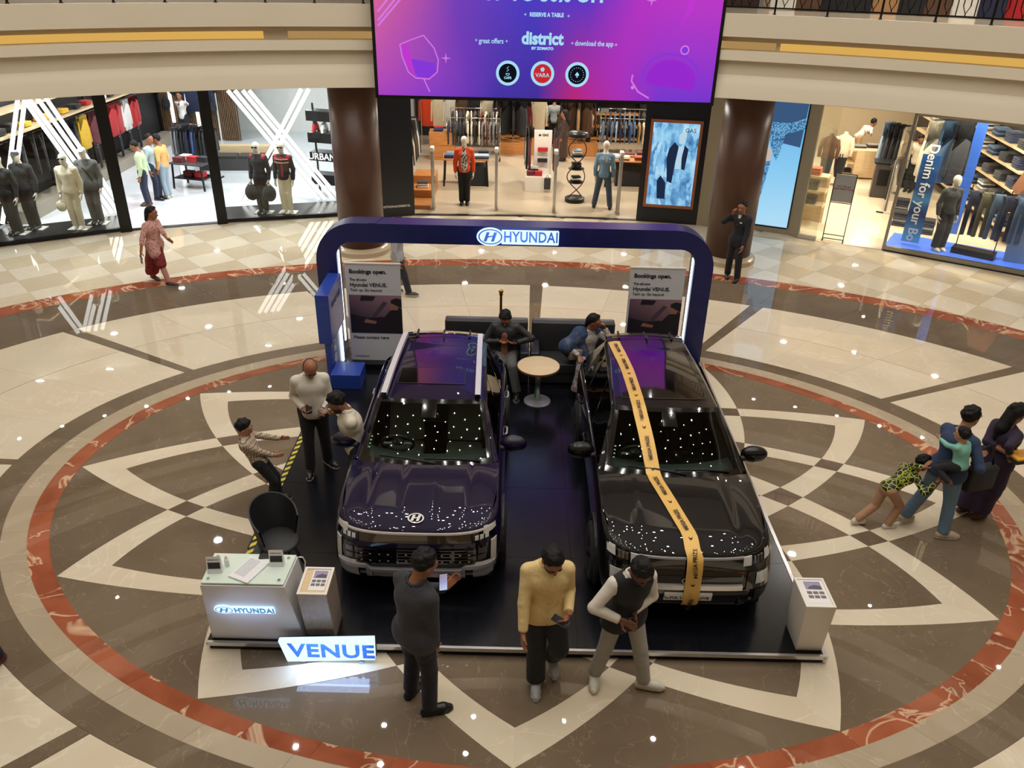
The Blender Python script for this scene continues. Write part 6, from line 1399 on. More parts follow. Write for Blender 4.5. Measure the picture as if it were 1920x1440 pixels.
# ================================================================== PEOPLE
class Field:
    def __init__(s, lo, hi, h):
        s.h = h; s.lo = np.array(lo, float); s.n = np.ceil((np.array(hi, float)-s.lo)/h).astype(int)+1
        s.ax = [s.lo[i]+h*np.arange(s.n[i]) for i in range(3)]; s.D = np.full(s.n, 1.0, np.float32)
    def _sub(s, lo, hi):
        a = np.maximum(0, np.floor((np.array(lo)-s.lo)/s.h).astype(int)); b = np.minimum(s.n, np.ceil((np.array(hi)-s.lo)/s.h).astype(int)+1)
        if np.any(b <= a): return None
        sl = tuple(slice(a[i], b[i]) for i in range(3))
        X = s.ax[0][sl[0]][:, None, None]; Y = s.ax[1][sl[1]][None, :, None]; Z = s.ax[2][sl[2]][None, None, :]
        return sl, X, Y, Z
    def _mix(s, sl, d, k):
        o = s.D[sl]
        if k <= 0: s.D[sl] = np.minimum(o, d); return
        hh = np.maximum(k-np.abs(o-d), 0)/k; s.D[sl] = np.minimum(o, d)-hh*hh*k*.25
    def cone(s, a, b, ra, rb, k=.02, flat=None):
        a, b = np.array(a, float), np.array(b, float); m = max(ra, rb)+k+2*s.h
        q = s._sub(np.minimum(a, b)-m, np.maximum(a, b)+m)
        if q is None: return
        sl, X, Y, Z = q; ba = b-a; L2 = max(1e-9, ba@ba)
        t = np.clip(((X-a[0])*ba[0]+(Y-a[1])*ba[1]+(Z-a[2])*ba[2])/L2, 0, 1)
        dx, dy, dz = X-a[0]-t*ba[0], Y-a[1]-t*ba[1], Z-a[2]-t*ba[2]
        r = ra+(rb-ra)*t
        if flat is not None:          # squash along a direction (flat = (dir, factor > 1))
            f = np.array(flat[0], float); u = dx*f[0]+dy*f[1]+dz*f[2]; e = flat[1]**2-1
            d = np.sqrt(dx*dx+dy*dy+dz*dz+e*u*u)-r
            d = d/np.where(d > 0, 1, 1)
        else: d = np.sqrt(dx*dx+dy*dy+dz*dz)-r
        s._mix(sl, d.astype(np.float32), k)
    def ell(s, c, r, R=None, k=.02):
        c = np.array(c, float); r = np.array(r, float); m = r.max()+k+2*s.h
        q = s._sub(c-m, c+m)
        if q is None: return
        sl, X, Y, Z = q; x, y, z = X-c[0], Y-c[1], Z-c[2]
        if R is not None:
            R = np.array(R); x, y, z = R[0, 0]*x+R[1, 0]*y+R[2, 0]*z, R[0, 1]*x+R[1, 1]*y+R[2, 1]*z, R[0, 2]*x+R[1, 2]*y+R[2, 2]*z
        g = np.sqrt((x/r[0])**2+(y/r[1])**2+(z/r[2])**2)
        s._mix(sl, ((g-1)*r.min()).astype(np.float32), k)
    def cut(s, p, n):
        p, n = np.array(p, float), np.array(n, float); n = n/np.linalg.norm(n)
        d = (s.ax[0][:, None, None]-p[0])*n[0]+(s.ax[1][None, :, None]-p[1])*n[1]+(s.ax[2][None, None, :]-p[2])*n[2]
        s.D = np.maximum(s.D, d.astype(np.float32))
    def cut_local(s, p, n, rad):      # like cut, only within a ball (for cuffs)
        p, n = np.array(p, float), np.array(n, float); n = n/np.linalg.norm(n)
        q = s._sub(p-rad, p+rad)
        if q is None: return
        sl, X, Y, Z = q; d = (X-p[0])*n[0]+(Y-p[1])*n[1]+(Z-p[2])*n[2]
        ins = ((X-p[0])**2+(Y-p[1])**2+(Z-p[2])**2) < rad*rad
        s.D[sl] = np.where(ins, np.maximum(s.D[sl], d.astype(np.float32)), s.D[sl])
    def mesh(s):
        D = s.D.astype(np.float64); D[[0, -1]] = 1; D[:, [0, -1]] = 1; D[:, :, [0, -1]] = 1
        S = D < 0; n = s.n; cn = n-1
        acc = np.zeros((int(np.prod(cn)), 3)); cnt = np.zeros(int(np.prod(cn))); quads = []
        cid = lambda i, j, k: (i*cn[1]+j)*cn[2]+k
        for ax in range(3):
            A = [slice(None)]*3; B = [slice(None)]*3; A[ax] = slice(0, -1); B[ax] = slice(1, None)
            I = np.argwhere(S[tuple(A)] != S[tuple(B)])
            if len(I) == 0: continue
            J = I.copy(); J[:, ax] += 1
            d0, d1 = D[tuple(I.T)], D[tuple(J.T)]; t = d0/(d0-d1)
            P = I.astype(float); P[:, ax] += t
            u, v = (ax+1) % 3, (ax+2) % 3; cells = []
            for du, dv in ((-1, -1), (0, -1), (0, 0), (-1, 0)):
                Cc = I.copy(); Cc[:, u] += du; Cc[:, v] += dv; c = cid(Cc[:, 0], Cc[:, 1], Cc[:, 2]); cells.append(c)
                np.add.at(acc, c, P); np.add.at(cnt, c, 1)
            q = np.stack(cells, 1); fl_ = ~S[tuple(I.T)]; q[fl_] = q[fl_][:, ::-1]; quads.append(q)
        if not quads: return np.zeros((0, 3)), np.zeros((0, 4), int)
        Q = np.concatenate(quads); used, inv = np.unique(Q, return_inverse=True); Q = inv.reshape(Q.shape)
        V = acc[used]/cnt[used][:, None]
        return s.lo+V*s.h, Q
def np_obj(name, parts, mats, parent, smooth=True):     # parts: list of (V, Q, material index)
    V, F, Mi, o = [], [], [], 0
    for v, q, mi in parts:
        if len(v) == 0: continue
        V.append(v); F.append(q+o); Mi.append(np.full(len(q), mi)); o += len(v)
    if not V: return None
    V, F, Mi = np.concatenate(V), np.concatenate(F), np.concatenate(Mi)
    me = bpy.data.meshes.new(name); me.vertices.add(len(V)); me.vertices.foreach_set('co', V.astype(np.float32).ravel())
    me.loops.add(F.size); me.loops.foreach_set('vertex_index', F.astype(np.int32).ravel())
    me.polygons.add(len(F)); me.polygons.foreach_set('loop_start', np.arange(0, F.size, 4, dtype=np.int32))
    me.polygons.foreach_set('use_smooth', np.ones(len(F), bool))
    mats = mats if isinstance(mats, (list, tuple)) else [mats]
    for m in mats: me.materials.append(m)
    if len(mats) > 1: me.polygons.foreach_set('material_index', Mi.astype(np.int32))
    me.update(calc_edges=True); me.validate()
    ob = bpy.data.objects.new(name, me); COL.objects.link(ob); ob.parent = parent
    return ob
def ik(a, t, l1, l2, pole):
    a, t, pole = Vector(a), Vector(t), Vector(pole); d = t-a; L = d.length; L = min(L, (l1+l2)*.998); d.normalize(); t = a+d*L
    c = (l1*l1+L*L-l2*l2)/(2*l1*L); h = l1*sqrt(max(0, 1-c*c)); p = pole-d*pole.dot(d)
    if p.length < 1e-4: p = Vector((0, 1, .1))-d*d.y
    return a+d*(l1*c)+p.normalized()*h, t
M_SKIN = {k: mat('skin_'+k, c, .5, spec=.35) for k, c in (('mid', (150, 100, 74)), ('light', (184, 134, 104)), ('dark', (104, 66, 48)), ('mannequin', (214, 204, 188)))}
M_HAIR = mat('black_hair', (13, 11, 10), .62, spec=.3, bump=.5, bscale=60); M_EYEW = mat('eye_white', (215, 208, 200), .3); M_EYEB = mat('eye_dark', (24, 16, 12), .2)
M_LIP = mat('lips', (124, 68, 60), .5); M_SHOEW = mat('shoe_white', (208, 204, 190), .5); M_SHOEB = mat('shoe_black', (26, 25, 26), .35); M_SOLE = mat('shoe_sole', (190, 184, 168), .6); M_SANDAL = mat('sandal_brown', (92, 58, 44), .5); M_SHOEG = mat('shoe_grey', (150, 152, 152), .6)
def wear(name, c, bump=.6, rough=.85, sc=9, noise=.08):
    return mat('wear_'+name, c, rough, noise=noise, nscale=5, bump=min(1, bump*1.5), bscale=sc, sheen=.05)
def plaid(name, base, dark, mid, scale=14):
    m, nt, b = nodemat(name, .85); tc = nt.nodes.new('ShaderNodeTexCoord'); sx = nt.nodes.new('ShaderNodeSeparateXYZ'); nt.links.new(tc.outputs['Object'], sx.inputs[0])
    def stripe(sock, k, ph, w):
        a = nt.nodes.new('ShaderNodeMath'); a.operation = 'MULTIPLY_ADD'; a.inputs[1].default_value = k; a.inputs[2].default_value = ph; nt.links.new(sock, a.inputs[0])
        f = nt.nodes.new('ShaderNodeMath'); f.operation = 'FRACT'; nt.links.new(a.outputs[0], f.inputs[0]); l = nt.nodes.new('ShaderNodeMath'); l.operation = 'LESS_THAN'; l.inputs[1].default_value = w; nt.links.new(f.outputs[0], l.inputs[0]); return l.outputs[0]
    hsum = nt.nodes.new('ShaderNodeMath'); hsum.operation = 'ADD'; nt.links.new(sx.outputs[0], hsum.inputs[0]); nt.links.new(sx.outputs[1], hsum.inputs[1])
    col = None
    prev = (*lin(base), 1)
    for sock, w, c, ph in ((hsum.outputs[0], .34, mid, .0), (sx.outputs[2], .34, mid, .2), (hsum.outputs[0], .14, dark, .4), (sx.outputs[2], .14, dark, .6)):
        mx = nt.nodes.new('ShaderNodeMix'); mx.data_type = 'RGBA'; mm = nt.nodes.new('ShaderNodeMath'); mm.operation = 'MULTIPLY'; mm.inputs[1].default_value = .7; nt.links.new(stripe(sock, scale, ph, w), mm.inputs[0]); nt.links.new(mm.outputs[0], mx.inputs[0])
        if col is None: mx.inputs[6].default_value = prev
        else: nt.links.new(col, mx.inputs[6])
        mx.inputs[7].default_value = (*lin(c), 1); col = mx.outputs[2]
    nt.links.new(col, b.inputs['Base Color']); return m
def print_cloth(name, stops, scale=30, kind='VORONOI'):
    m, nt, b = nodemat(name, .85); tc = nt.nodes.new('ShaderNodeTexCoord'); v = nt.nodes.new('ShaderNodeTexVoronoi' if kind == 'VORONOI' else 'ShaderNodeTexNoise'); v.inputs['Scale'].default_value = scale
    nt.links.new(tc.outputs['Object'], v.inputs['Vector']); nt.links.new(ramp(nt, stops, v.outputs['Distance' if kind == 'VORONOI' else 'Fac']), b.inputs['Base Color']); return m
def person(label, base, yaw, H=1.7, feet=None, fyaw=(0, 0), lift=(0, 0), pelvis=(0, 0), pz=None, lean=0, side=0, hands=(None, None), hdir=(None, None), palm=(None, None), curl=(.5, .5), poles=(None, None), kpole=(0, 1, .1),
           head=(0, 0, 0), top=None, sleeve='long', hem=.0, topw=1.0, bottom=None, bot='trousers', shoes=None, sole=True, hair='short', beard=False, skin='mid', girth=1.0, female=False, far=False, face=True, name='person', cat='person', group=None,
           over=None, extra=None, collar=None, stand=False, handless=False):
    Z0 = base[2]; k = H/1.7; kh = (H/1.7)**.55*1.1; r = thing(name, label, cat, base, 0, group); A = radians(yaw); Rz = rotz(A)
    Lc = lambda v: Rz@Vector(v)
    h1 = .02 if far else .013; g = girth; skinm = M_SKIN[skin]
    hipz = (pz-Z0) if pz is not None else .525*H
    pel = Lc((pelvis[0], pelvis[1], 0)); pel.z = hipz
    up = (Lc((sin(radians(side)), sin(radians(lean)), 0)) + Vector((0, 0, cos(radians(lean))*cos(radians(side))))).normalized(); fw = Lc((0, 1, 0)); rt = Lc((1, 0, 0))
    fwt = (fw-up*fw.dot(up)).normalized(); rtt = fwt.cross(up)
    chest = pel+up*.21*H; neck = pel+up*.305*H; shw = (.092 if female else .102)*H
    sh = [neck-up*.047*H+rtt*shw, neck-up*.047*H-rtt*shw]; hipw = .05*H
    hips = [pel+rt*hipw, pel-rt*hipw]
    hy, hp, hr = (radians(v) for v in head)
    HR = np.array(Rz @ rotz(hy) @ Matrix.Rotation(-hp, 3, 'X') @ Matrix.Rotation(hr, 3, 'Y'))
    HV = lambda v: Vector(HR@np.array(v, float))
    nk2 = neck+up*.035*H+HV((0, .02*k, 0)); hc = nk2+HV((0, .018*H, .052*H))+up*.012*H
    W2 = lambda p: Vector(p)-Vector(base)
    fts = []
    for i in (0, 1):
        f = feet[i] if feet else None
        if f is None: f = Vector(base)+Lc(((.07, -.07)[i]*k, 0, 0))
        f = W2(f); f.z = lift[i]; fts.append(f)
    kn, an = [], []
    for i in (0, 1):
        t = fts[i]+Vector((0, 0, .048*H)); a, b = ik(hips[i], t, .245*H, .235*H, Lc(kpole[i] if isinstance(kpole[0], (tuple, list)) else kpole)); kn.append(a); an.append(b)
    el_, wr = [], []
    for i in (0, 1):
        s = (1, -1)[i]
        t = W2(hands[i]) if hands[i] is not None else sh[i]+rtt*(s*.05*k)+fw*.04*k-Vector((0, 0, .315*H))
        pole = Lc(poles[i]) if poles[i] is not None else Lc((s*.5, -1, -.3)); a, b = ik(sh[i], t, .17*H, .155*H, pole); el_.append(a); wr.append(b)
    allp = [pel, chest, neck, hc+Vector((0, 0, .1*H))]+sh+hips+fts+kn+an+el_+wr
    lo = np.min([list(p) for p in allp], 0)-.24*k; hi = np.max([list(p) for p in allp], 0)+.2*k
    # ---- body (skin): trunk, limbs, head and hands
    F = Field(lo, hi, h1)
    tr = lambda F, o, kk: (F.cone(pel+rt*.045*k*g, pel-rt*.045*k*g, .105*k*g+o, .105*k*g+o, kk), F.cone(pel, chest, .115*k*g+o, .118*k*g+o, kk), F.cone(chest+rtt*.065*k-fwt*.0, chest-rtt*.065*k, .1*k*g+o, .1*k*g+o, kk), F.cone(chest, neck-up*.05*k, .108*k+o, .07*k+o, kk), F.cone(neck-up*.035*k, sh[0]-rtt*.012*k, .05*k+o, .046*k+o, kk*.8), F.cone(neck-up*.035*k, sh[1]+rtt*.012*k, .05*k+o, .046*k+o, kk*.8))
    tr(F, -.006, .05*k)
    F.cone(neck-up*.02*k, nk2+HV((0, 0, .03*k)), .058*k, .052*k, .03*k)
    for i in (0, 1):
        F.cone(hips[i], kn[i], .082*k*g, .056*k, .03*k); F.cone(kn[i], an[i], .056*k, .036*k, .02*k)
        F.cone(sh[i], el_[i], .05*k, .038*k, .03*k); F.cone(el_[i], wr[i], .038*k, .026*k, .015*k)
        F.cone(an[i], an[i]+Vector((0, 0, -.03*k)), .036*k, .034*k, .015*k)
    parts = [(*F.mesh(), 0)]
    hs = .011 if far else .0075
    F = Field(np.array(hc)-.19*k, np.array(hc)+.19*k, hs)
    F.ell(hc+HV((0, -.008*kh, .022*kh)), (.074*kh, .09*kh, .092*kh), HR, .02*kh); F.ell(hc+HV((0, .022*kh, -.04*kh)), (.056*kh, .064*kh, .072*kh), HR, .03*kh); F.cone(hc+HV((0, .045*kh, -.085*kh)), hc+HV((0, .06*kh, -.08*kh)), .026*kh, .022*kh, .03*kh)
    F.cone(nk2-up*.04*kh, hc+HV((0, -.02*kh, -.04*kh)), .054*kh, .052*kh, .02*kh)
    if face:
        F.cone(hc+HV((0, .078*kh, .0)), hc+HV((0, .1*kh, -.032*kh)), .01*kh, .015*kh, .012*kh); F.cone(hc+HV((.014*kh, .088*kh, -.036*kh)), hc+HV((-.014*kh, .088*kh, -.036*kh)), .009*kh, .009*kh, .01*kh)
        F.cone(hc+HV((.035*kh, .07*kh, .022*kh)), hc+HV((-.035*kh, .07*kh, .022*kh)), .016*kh, .016*kh, .015*kh)
        for s in (-1, 1): F.ell(hc+HV((s*.076*kh, -.005*kh, -.005*kh)), (.012*kh, .02*kh, .03*kh), HR, .008*kh)
    parts.append((*F.mesh(), 0))
    for i in (0, 1):
        if handless: break
        s = (1, -1)[i]; fa = (wr[i]-el_[i]).normalized()
        d = Lc(hdir[i]).normalized() if hdir[i] is not None else fa
        nrm = Lc(palm[i]) if palm[i] is not None else Lc((-s, .25, 0)); nrm = (nrm-d*nrm.dot(d)).normalized(); th_ = d.cross(nrm)*(1 if i == 0 else -1)
        th_ = -th_ if False else th_
        w0 = wr[i]; kk = k*(1.0 if not female else .92); fh = .009 if far else .006
        pc = w0+d*.05*kk; F = Field(np.array(pc)-.16*kk, np.array(pc)+.16*kk, fh)
        F.cone(w0-fa*.05*kk, w0, .029*kk, .025*kk, .01)
        for o in (-.026, -.009, .009, .026): F.cone(w0+th_*o*.6*kk+d*.012*kk, w0+th_*o*kk+d*.085*kk, .015*kk, .0125*kk, .012*kk)
        c = curl[i]
        for q, (o, ln) in enumerate(((.028, .074), (.0095, .084), (-.0095, .077), (-.027, .06))):
            p = w0+th_*o*kk+d*.086*kk; a = c*.45
            for seg, (fr, rr) in enumerate(((.45, .0098), (.3, .009), (.25, .0078))):
                a += c*(.5 if seg else .25); q2 = p+(d*cos(a)+nrm*sin(a)+th_*(o*.9*(1-c)))*ln*fr*kk; F.cone(p, q2, rr*kk, rr*.92*kk, .003); p = q2
        p = w0+th_*.028*kk+d*.022*kk+nrm*.008*kk; q1 = p+(th_*.7+d*.62+nrm*.3)*.042*kk; q2 = q1+(th_*.15+d*.85+nrm*(.3+.5*c))*.036*kk
        F.cone(p-th_*.012*kk, q1, .016*kk, .012*kk, .008*kk); F.cone(q1, q2, .0115*kk, .009*kk, .003)
        parts.append((*F.mesh(), 0))
    np_obj('body', parts, skinm, r)
    out = dict(root=r, wr=wr, el=el_, sh=sh, hc=hc, HV=HV, pel=pel, chest=chest, neck=neck, up=up, fw=fw, rt=rt, kn=kn, an=an, k=k, base=Vector(base), Lc=Lc)
    # ---- face and hair
    if face and not far:
        for s in (-1, 1):
            mb = MB(); c = hc+HV((s*.031*kh, .083*kh, .004*kh)); mb.ball(c, (.014*kh, .008*kh, .0075*kh), 10, 6, Matrix(HR)); e = mb.build('eye', M_EYEW, r, smooth=True)
            MB().ball(c+HV((0, .0055*kh, 0)), (.007*kh, .004*kh, .007*kh), 8, 5, Matrix(HR)).build('iris', M_EYEB, e, smooth=True)
            MB().tube([hc+HV((s*.05*kh, .08*kh, .022*kh)), hc+HV((s*.032*kh, .09*kh, .028*kh)), hc+HV((s*.014*kh, .09*kh, .024*kh))], .005*kh, 6).build('eyebrow', M_HAIR, r, smooth=True)
        MB().ball(hc+HV((0, .083*kh, -.062*kh)), (.024*kh, .009*kh, .008*kh), 10, 6, Matrix(HR)).build('mouth', M_LIP, r, smooth=True)
    if hair != 'none':
        F = Field(np.array(hc)-(.2*kh if hair in ('short', 'bald', 'cap') else .62*kh), np.array(hc)+.2*kh, .011 if far else .0085)
        F.ell(hc+HV((0, -.014*kh, .03*kh)), (.083*kh, .098*kh, .098*kh), HR, .0)
        if hair == 'bald': F.D[:] = 1; F.ell(hc+HV((0, -.014*kh, .02*kh)), (.079*kh, .093*kh, .095*kh), HR, 0); F.cut(hc+HV((0, 0, .035*kh)), HV((0, .5, 1)))
        elif not far:
            for _ in range(70):
                a_, z_ = random.uniform(0, 2*pi), random.uniform(-.5, 1); q_ = sqrt(1-z_*z_); rr = random.uniform(.016, .026)*kh
                F.ell(hc+HV((.072*kh*q_*cos(a_), (-.014+.087*q_*sin(a_))*kh, (.03+.088*z_)*kh)), (rr, rr, rr*.8), HR, .01)
        F.cut(hc+HV((0, .036*kh, .055*kh)), HV((0, 1, -.8)))
        F.cut(hc+HV((0, 0, -.035*kh)), HV((0, .55, -1)))
        if hair == 'long':
            F.cone(hc+HV((0, -.07*kh, .02*kh)), neck-fwt*.10*kh-up*.03*kh, .075*kh, .07*kh, .03*kh); F.cone(neck-fwt*.1*kh-up*.03*kh, chest-fwt*.13*kh-up*.02*kh, .07*kh, .03*kh, .03*kh)
            F.cone(hc+HV((0, -.09*kh, .085*kh)), hc+HV((0, -.12*kh, .075*kh)), .035*kh, .03*kh, .02*kh)
        if hair == 'bun': F.cone(hc+HV((0, -.08*kh, -.02*kh)), neck-fwt*.075*kh, .06*kh, .045*kh, .03*kh)
        if hair == 'braid':
            F.cone(hc+HV((0, -.07*kh, .0)), neck-fwt*.085*kh, .06*kh, .045*kh, .02*kh); F.cone(neck-fwt*.085*kh, chest-fwt*.14*kh, .04*kh, .028*kh, .02*kh)
        np_obj('hair', [(*F.mesh(), 0)], M_HAIR, r)
    if beard and not far:
        F = Field(np.array(hc)-.16*kh, np.array(hc)+.16*kh, .0085)
        F.ell(hc+HV((0, .026*kh, -.05*kh)), (.06*kh, .069*kh, .07*kh), HR, .0); F.cone(hc+HV((0, .047*kh, -.09*kh)), hc+HV((0, .062*kh, -.085*kh)), .03*kh, .026*kh, .02*kh)
        F.cut(hc+HV((0, 0, -.04*kh)), HV((0, -.35, 1))); F.cut(hc+HV((0, 0, 0)), HV((0, -1, .25))) if False else None
        np_obj('beard', [(*F.mesh(), 0)], mat('stubble', (40, 28, 24), .8), r)
    # ---- trousers or skirt
    if bottom is not None:
        F = Field(lo, hi, h1); wl_ = pel+up*.085*H
        F.cone(pel+rt*.05*k*g, pel-rt*.05*k*g, .115*k*g, .115*k*g, .04*k); F.cone(pel, wl_, .118*k*g, .12*k*g, .04*k)
        if bot == 'skirt':
            ce = (an[0]+an[1])*.5; ce.z = max(.16*H*0+.1*H, 0)
            for i in (0, 1): F.cone(hips[i], kn[i], .115*k*g, .13*k, .07*k); F.cone(kn[i], an[i], .13*k, .14*k, .08*k)
            F.cut((0, 0, .085*H), (0, 0, -1))
        else:
            fl = {'trousers': (.095, .074, .068), 'slim': (.09, .066, .05), 'wide': (.1, .088, .09)}[bot]
            for i in (0, 1):
                F.cone(hips[i], kn[i], fl[0]*k*g, fl[1]*k, .025*k); F.cone(kn[i], an[i]-Vector((0, 0, .02*k)), fl[1]*k, fl[2]*k, .01*k)
                dd = (an[i]-kn[i]).normalized(); F.cut_local(an[i]+dd*.006*k, dd, .11*k)
        F.cut(wl_, up); np_obj('skirt' if bot == 'skirt' else 'trousers', [(*F.mesh(), 0)], bottom, r)
        if hem > .02 and bot != 'skirt' and not far:
            pass
    # ---- top
    if top is not None:
        F = Field(lo, hi, h1); o = .009*topw; tr(F, o*k, .05*k)
        hz = {0: None}.get(hem)
        if hem > .0:            # longer shirts and tunics
            hl = hem
            for i in (0, 1):
                t = min(1, hl/(.245*H)); F.cone(hips[i], hips[i].lerp(kn[i], t), .1*k*g+o*.6*k, (.1+.02*t)*k*g+o*.6*k, .07*k)
        for i in (0, 1):
            F.cone(sh[i], el_[i], .057*k+o*.6*k, .048*k+o*.4*k, .04*k)
            if sleeve == 'long': F.cone(el_[i], wr[i]+(wr[i]-el_[i])*.05, .05*k+o*.4*k, .037*k+o*.3*k, .015*k); dd = (wr[i]-el_[i]).normalized(); F.cut_local(wr[i]-dd*.012*k, dd, .07*k)
            elif sleeve == 'half': e3 = el_[i].lerp(wr[i], .45); F.cone(el_[i], e3, .05*k, .046*k, .015*k); dd = (wr[i]-el_[i]).normalized(); F.cut_local(e3, dd, .07*k)
            else: dd = (el_[i]-sh[i]).normalized(); F.cut_local(sh[i].lerp(el_[i], .75), dd, .085*k)
        F.cone(neck-up*.03*k, neck+up*.018*k, .066*k, .06*k, .02*k)
        F.cut_local(neck+up*.014*k+fwt*.02*k, up-fwt*.5, .1*k)
        F.cut(pel-up*(.045*H+hem*.0) if hem <= 0 else pel-up*(.05*H+hem), -up)
        np_obj('top', [(*F.mesh(), 0)], top, r)
        if collar and not far:
            mb = MB(); nn_ = (up-fwt*.4).normalized(); c = neck+up*.012*k
            e1 = rtt; e2 = nn_.cross(e1)
            P = [[c+e1*(rr*cos(a))+e2*(rr*sin(a))+nn_*hh for a in np.linspace(-pi/2+.25, 3*pi/2-.25, 18)] for rr, hh in ((.062*k, -.0), (.06*k, .028*k), (.074*k, .02*k), (.082*k, -.012*k))] if (fwt.dot(e2) < 0) else [[c+e1*(rr*cos(a))+e2*(rr*sin(a))+nn_*hh for a in np.linspace(pi/2+.25, 5*pi/2-.25, 18)] for rr, hh in ((.062*k, -.0), (.06*k, .028*k), (.074*k, .02*k), (.082*k, -.012*k))]
            mb.grid(P); mb.build('collar', collar, r, smooth=True)
    if over is not None:       # waistcoat or shawl worn over the top: over = (material, inflate, hem)
        F = Field(lo, hi, h1); tr(F, over[1]*k, .05*k); F.cone(neck-up*.03*k, neck+up*.02*k, .07*k, .066*k, .02*k)
        for i in (0, 1): F.cone(hips[i], hips[i]-up*over[2], .118*k*g+over[1]*.5*k, .122*k*g+over[1]*.5*k, .07*k)
        F.cut_local(neck+fwt*.02*k-up*.01*k, up-fwt*.9, .1*k); F.cut(pel-up*over[2], -up)
        for i in (0, 1): F.cut_local(sh[i]+rtt*(1, -1)[i]*.012*k, rtt*(1, -1)[i], .14*k)
        np_obj('waistcoat', [(*F.mesh(), 0)], over[0], r)
    # ---- shoes
    for i in (0, 1):
        if shoes is None: break
        fd = Lc((0, 1, 0)); fd = rotz(radians(fyaw[i]))@fd; F = Field(np.array(an[i])-.26*k, np.array(an[i])+.26*k, .014 if far else .0085)
        b0 = an[i].copy(); b0.z = an[i].z-.048*H
        pit = min(.9, lift[i]*3.2); fd2 = (fd*cos(pit)-Vector((0, 0, sin(pit)))).normalized(); un = Vector((0, 0, cos(pit)))+fd*sin(pit)
        Q = lambda f, u: b0+fd2*f*k+un*u*k
        F.cone(Q(-.045, .035), Q(.02, .045), .04*k, .042*k, .02*k); F.cone(Q(.02, .045), Q(.12, .03), .046*k, .046*k, .03*k); F.cone(Q(.12, .03), Q(.175, .022), .046*k, .034*k, .02*k); F.cone(Q(-.03, .05), Q(-.015, .09), .038*k, .036*k, .02*k)
        F.cut(Q(0, .0), -un); o = np_obj('shoe', [(*F.mesh(), 0)], shoes, r)
        if sole and not far and o:
            c = [(-.085, 0), (-.07, .035), (.0, .042), (.1, .05), (.16, .046), (.205, .02), (.21, 0), (.205, -.02), (.16, -.046), (.1, -.05), (0, -.042), (-.07, -.035)]
            sd = fd2.cross(un); MB().ext([b0+fd2*x*k+sd*y*k for x, y in c], un*.02*k).build('sole', sole if not isinstance(sole, bool) else M_SOLE, o)
    if stand: MB().bx(-.22, .22, -.15, .15, -.0, .012).build('stand_plate', M_WPL, r)
    return out
def phone(pos, right, up, label, lit=False, w=.075, h=.155, loc=None):
    R, U = Vector(right).normalized(), Vector(up).normalized(); U = (U-R*U.dot(R)).normalized(); N = R.cross(U)
    t = thing('phone', label, 'phone', pos); q = lambda a, b, c: R*a+U*b+N*c
    MB().ext([q(-w/2, -h/2, -.005), (q(w/2, -h/2, -.005)), q(w/2, h/2, -.005), q(-w/2, h/2, -.005)], N*.009).build('case', M_GLOSSB, t, bevel=.002)
    if lit:
        m, nt, b = nodemat('phone_screen_glow', .2); tc = nt.nodes.new('ShaderNodeTexCoord'); sx = nt.nodes.new('ShaderNodeSeparateXYZ'); nt.links.new(tc.outputs['Generated'], sx.inputs[0])
        nt.links.new(ramp(nt, [(.1, (140, 176, 226)), (.55, (96, 90, 170)), (.9, (60, 60, 120))], sx.outputs[2]), b.inputs['Emission Color']); b.inputs['Emission Strength'].default_value = .9
    else: m = mat('phone_screen_dim', (24, 22, 26), .08, emit=(52, 44, 48), es=.3)
    MB().ext([q(-w*.45, -h*.46, .0045), q(w*.45, -h*.46, .0045), q(w*.45, h*.46, .0045), q(-w*.45, h*.46, .0045)], N*.0008).build('screen', m, t)
    return t
# ------------------------------------------------ who stands where
M_JEANB = wear('black_trousers', (22, 22, 25)); M_WSHIRT = wear('white_shirt', (214, 208, 196), .45); M_DENIMB = wear('blue_jeans', (98, 124, 148), .4, noise=.2)
def mid(a, b): return (a+b)/2
def hp(px, py, z): return G(px, py, z)
# man in the white shirt
f = [G(583, 886, ZP), G(616, 868, ZP)]; b = mid(*f)
A = person('balding person in a white shirt looking down at a phone near the blue plinth', (b.x, b.y, ZP), 196, 1.66, f, (-8, 35), pelvis=(0, -.02), lean=3, hands=(hp(570, 767, 1.06), hp(606, 772, 1.06)), hdir=((-.55, .9, 0), (.25, 1, -.2)), palm=((0, .1, 1), (.9, 0, .5)), curl=(.5, .7), head=(10, 38, 0), top=plaid('white_check_shirt', (216, 210, 198), (196, 190, 178), (206, 200, 188), 18), bottom=M_JEANB, shoes=M_SHOEB, hair='bald', skin='mid', girth=1.18, collar=M_WSHIRT, topw=1.6)
w = A['base']+A['wr'][0]; phone(w+Vector((.07, -.03, .02)), (1, .2, 0), (.2, .9, .25), 'dark phone held low by the man in the white shirt')
# man with the lanyard
hpos = G(664, 802, 1.2)
b = Vector((hpos.x-.02, hpos.y+.0, ZP))
B = person('bearded person in an off-white shirt and dark lanyard tapping a phone beside the purple car', tuple(b), 112, 1.62, None, (0, 0), lean=9, pelvis=(0, -.03), hands=(hp(614, 772, 1.08), hp(622, 765, 1.12)), hdir=((-.2, 1, .1), (.3, 1, .1)), palm=((-.2, .1, 1), (.9, .2, .3)), curl=(.6, .7), head=(-4, 34, 0), top=wear('offwhite_shirt', (206, 198, 180), .5), bottom=M_JEANB, shoes=M_SHOEB, hair='short', beard=True, skin='mid', girth=1.08, collar=M_WSHIRT, topw=1.4)
o = MB(); n0 = B['neck']; c = B['chest']
o.tube([n0+B['rt']*.075+B['fw']*.0, n0-B['fw']*.075+B['up']*.02, n0-B['rt']*.075, c+B['fw']*.15-B['rt']*.02-B['up']*.04, n0+B['rt']*.075], .009, 6).build('lanyard', M_BLK, B['root'], smooth=True)
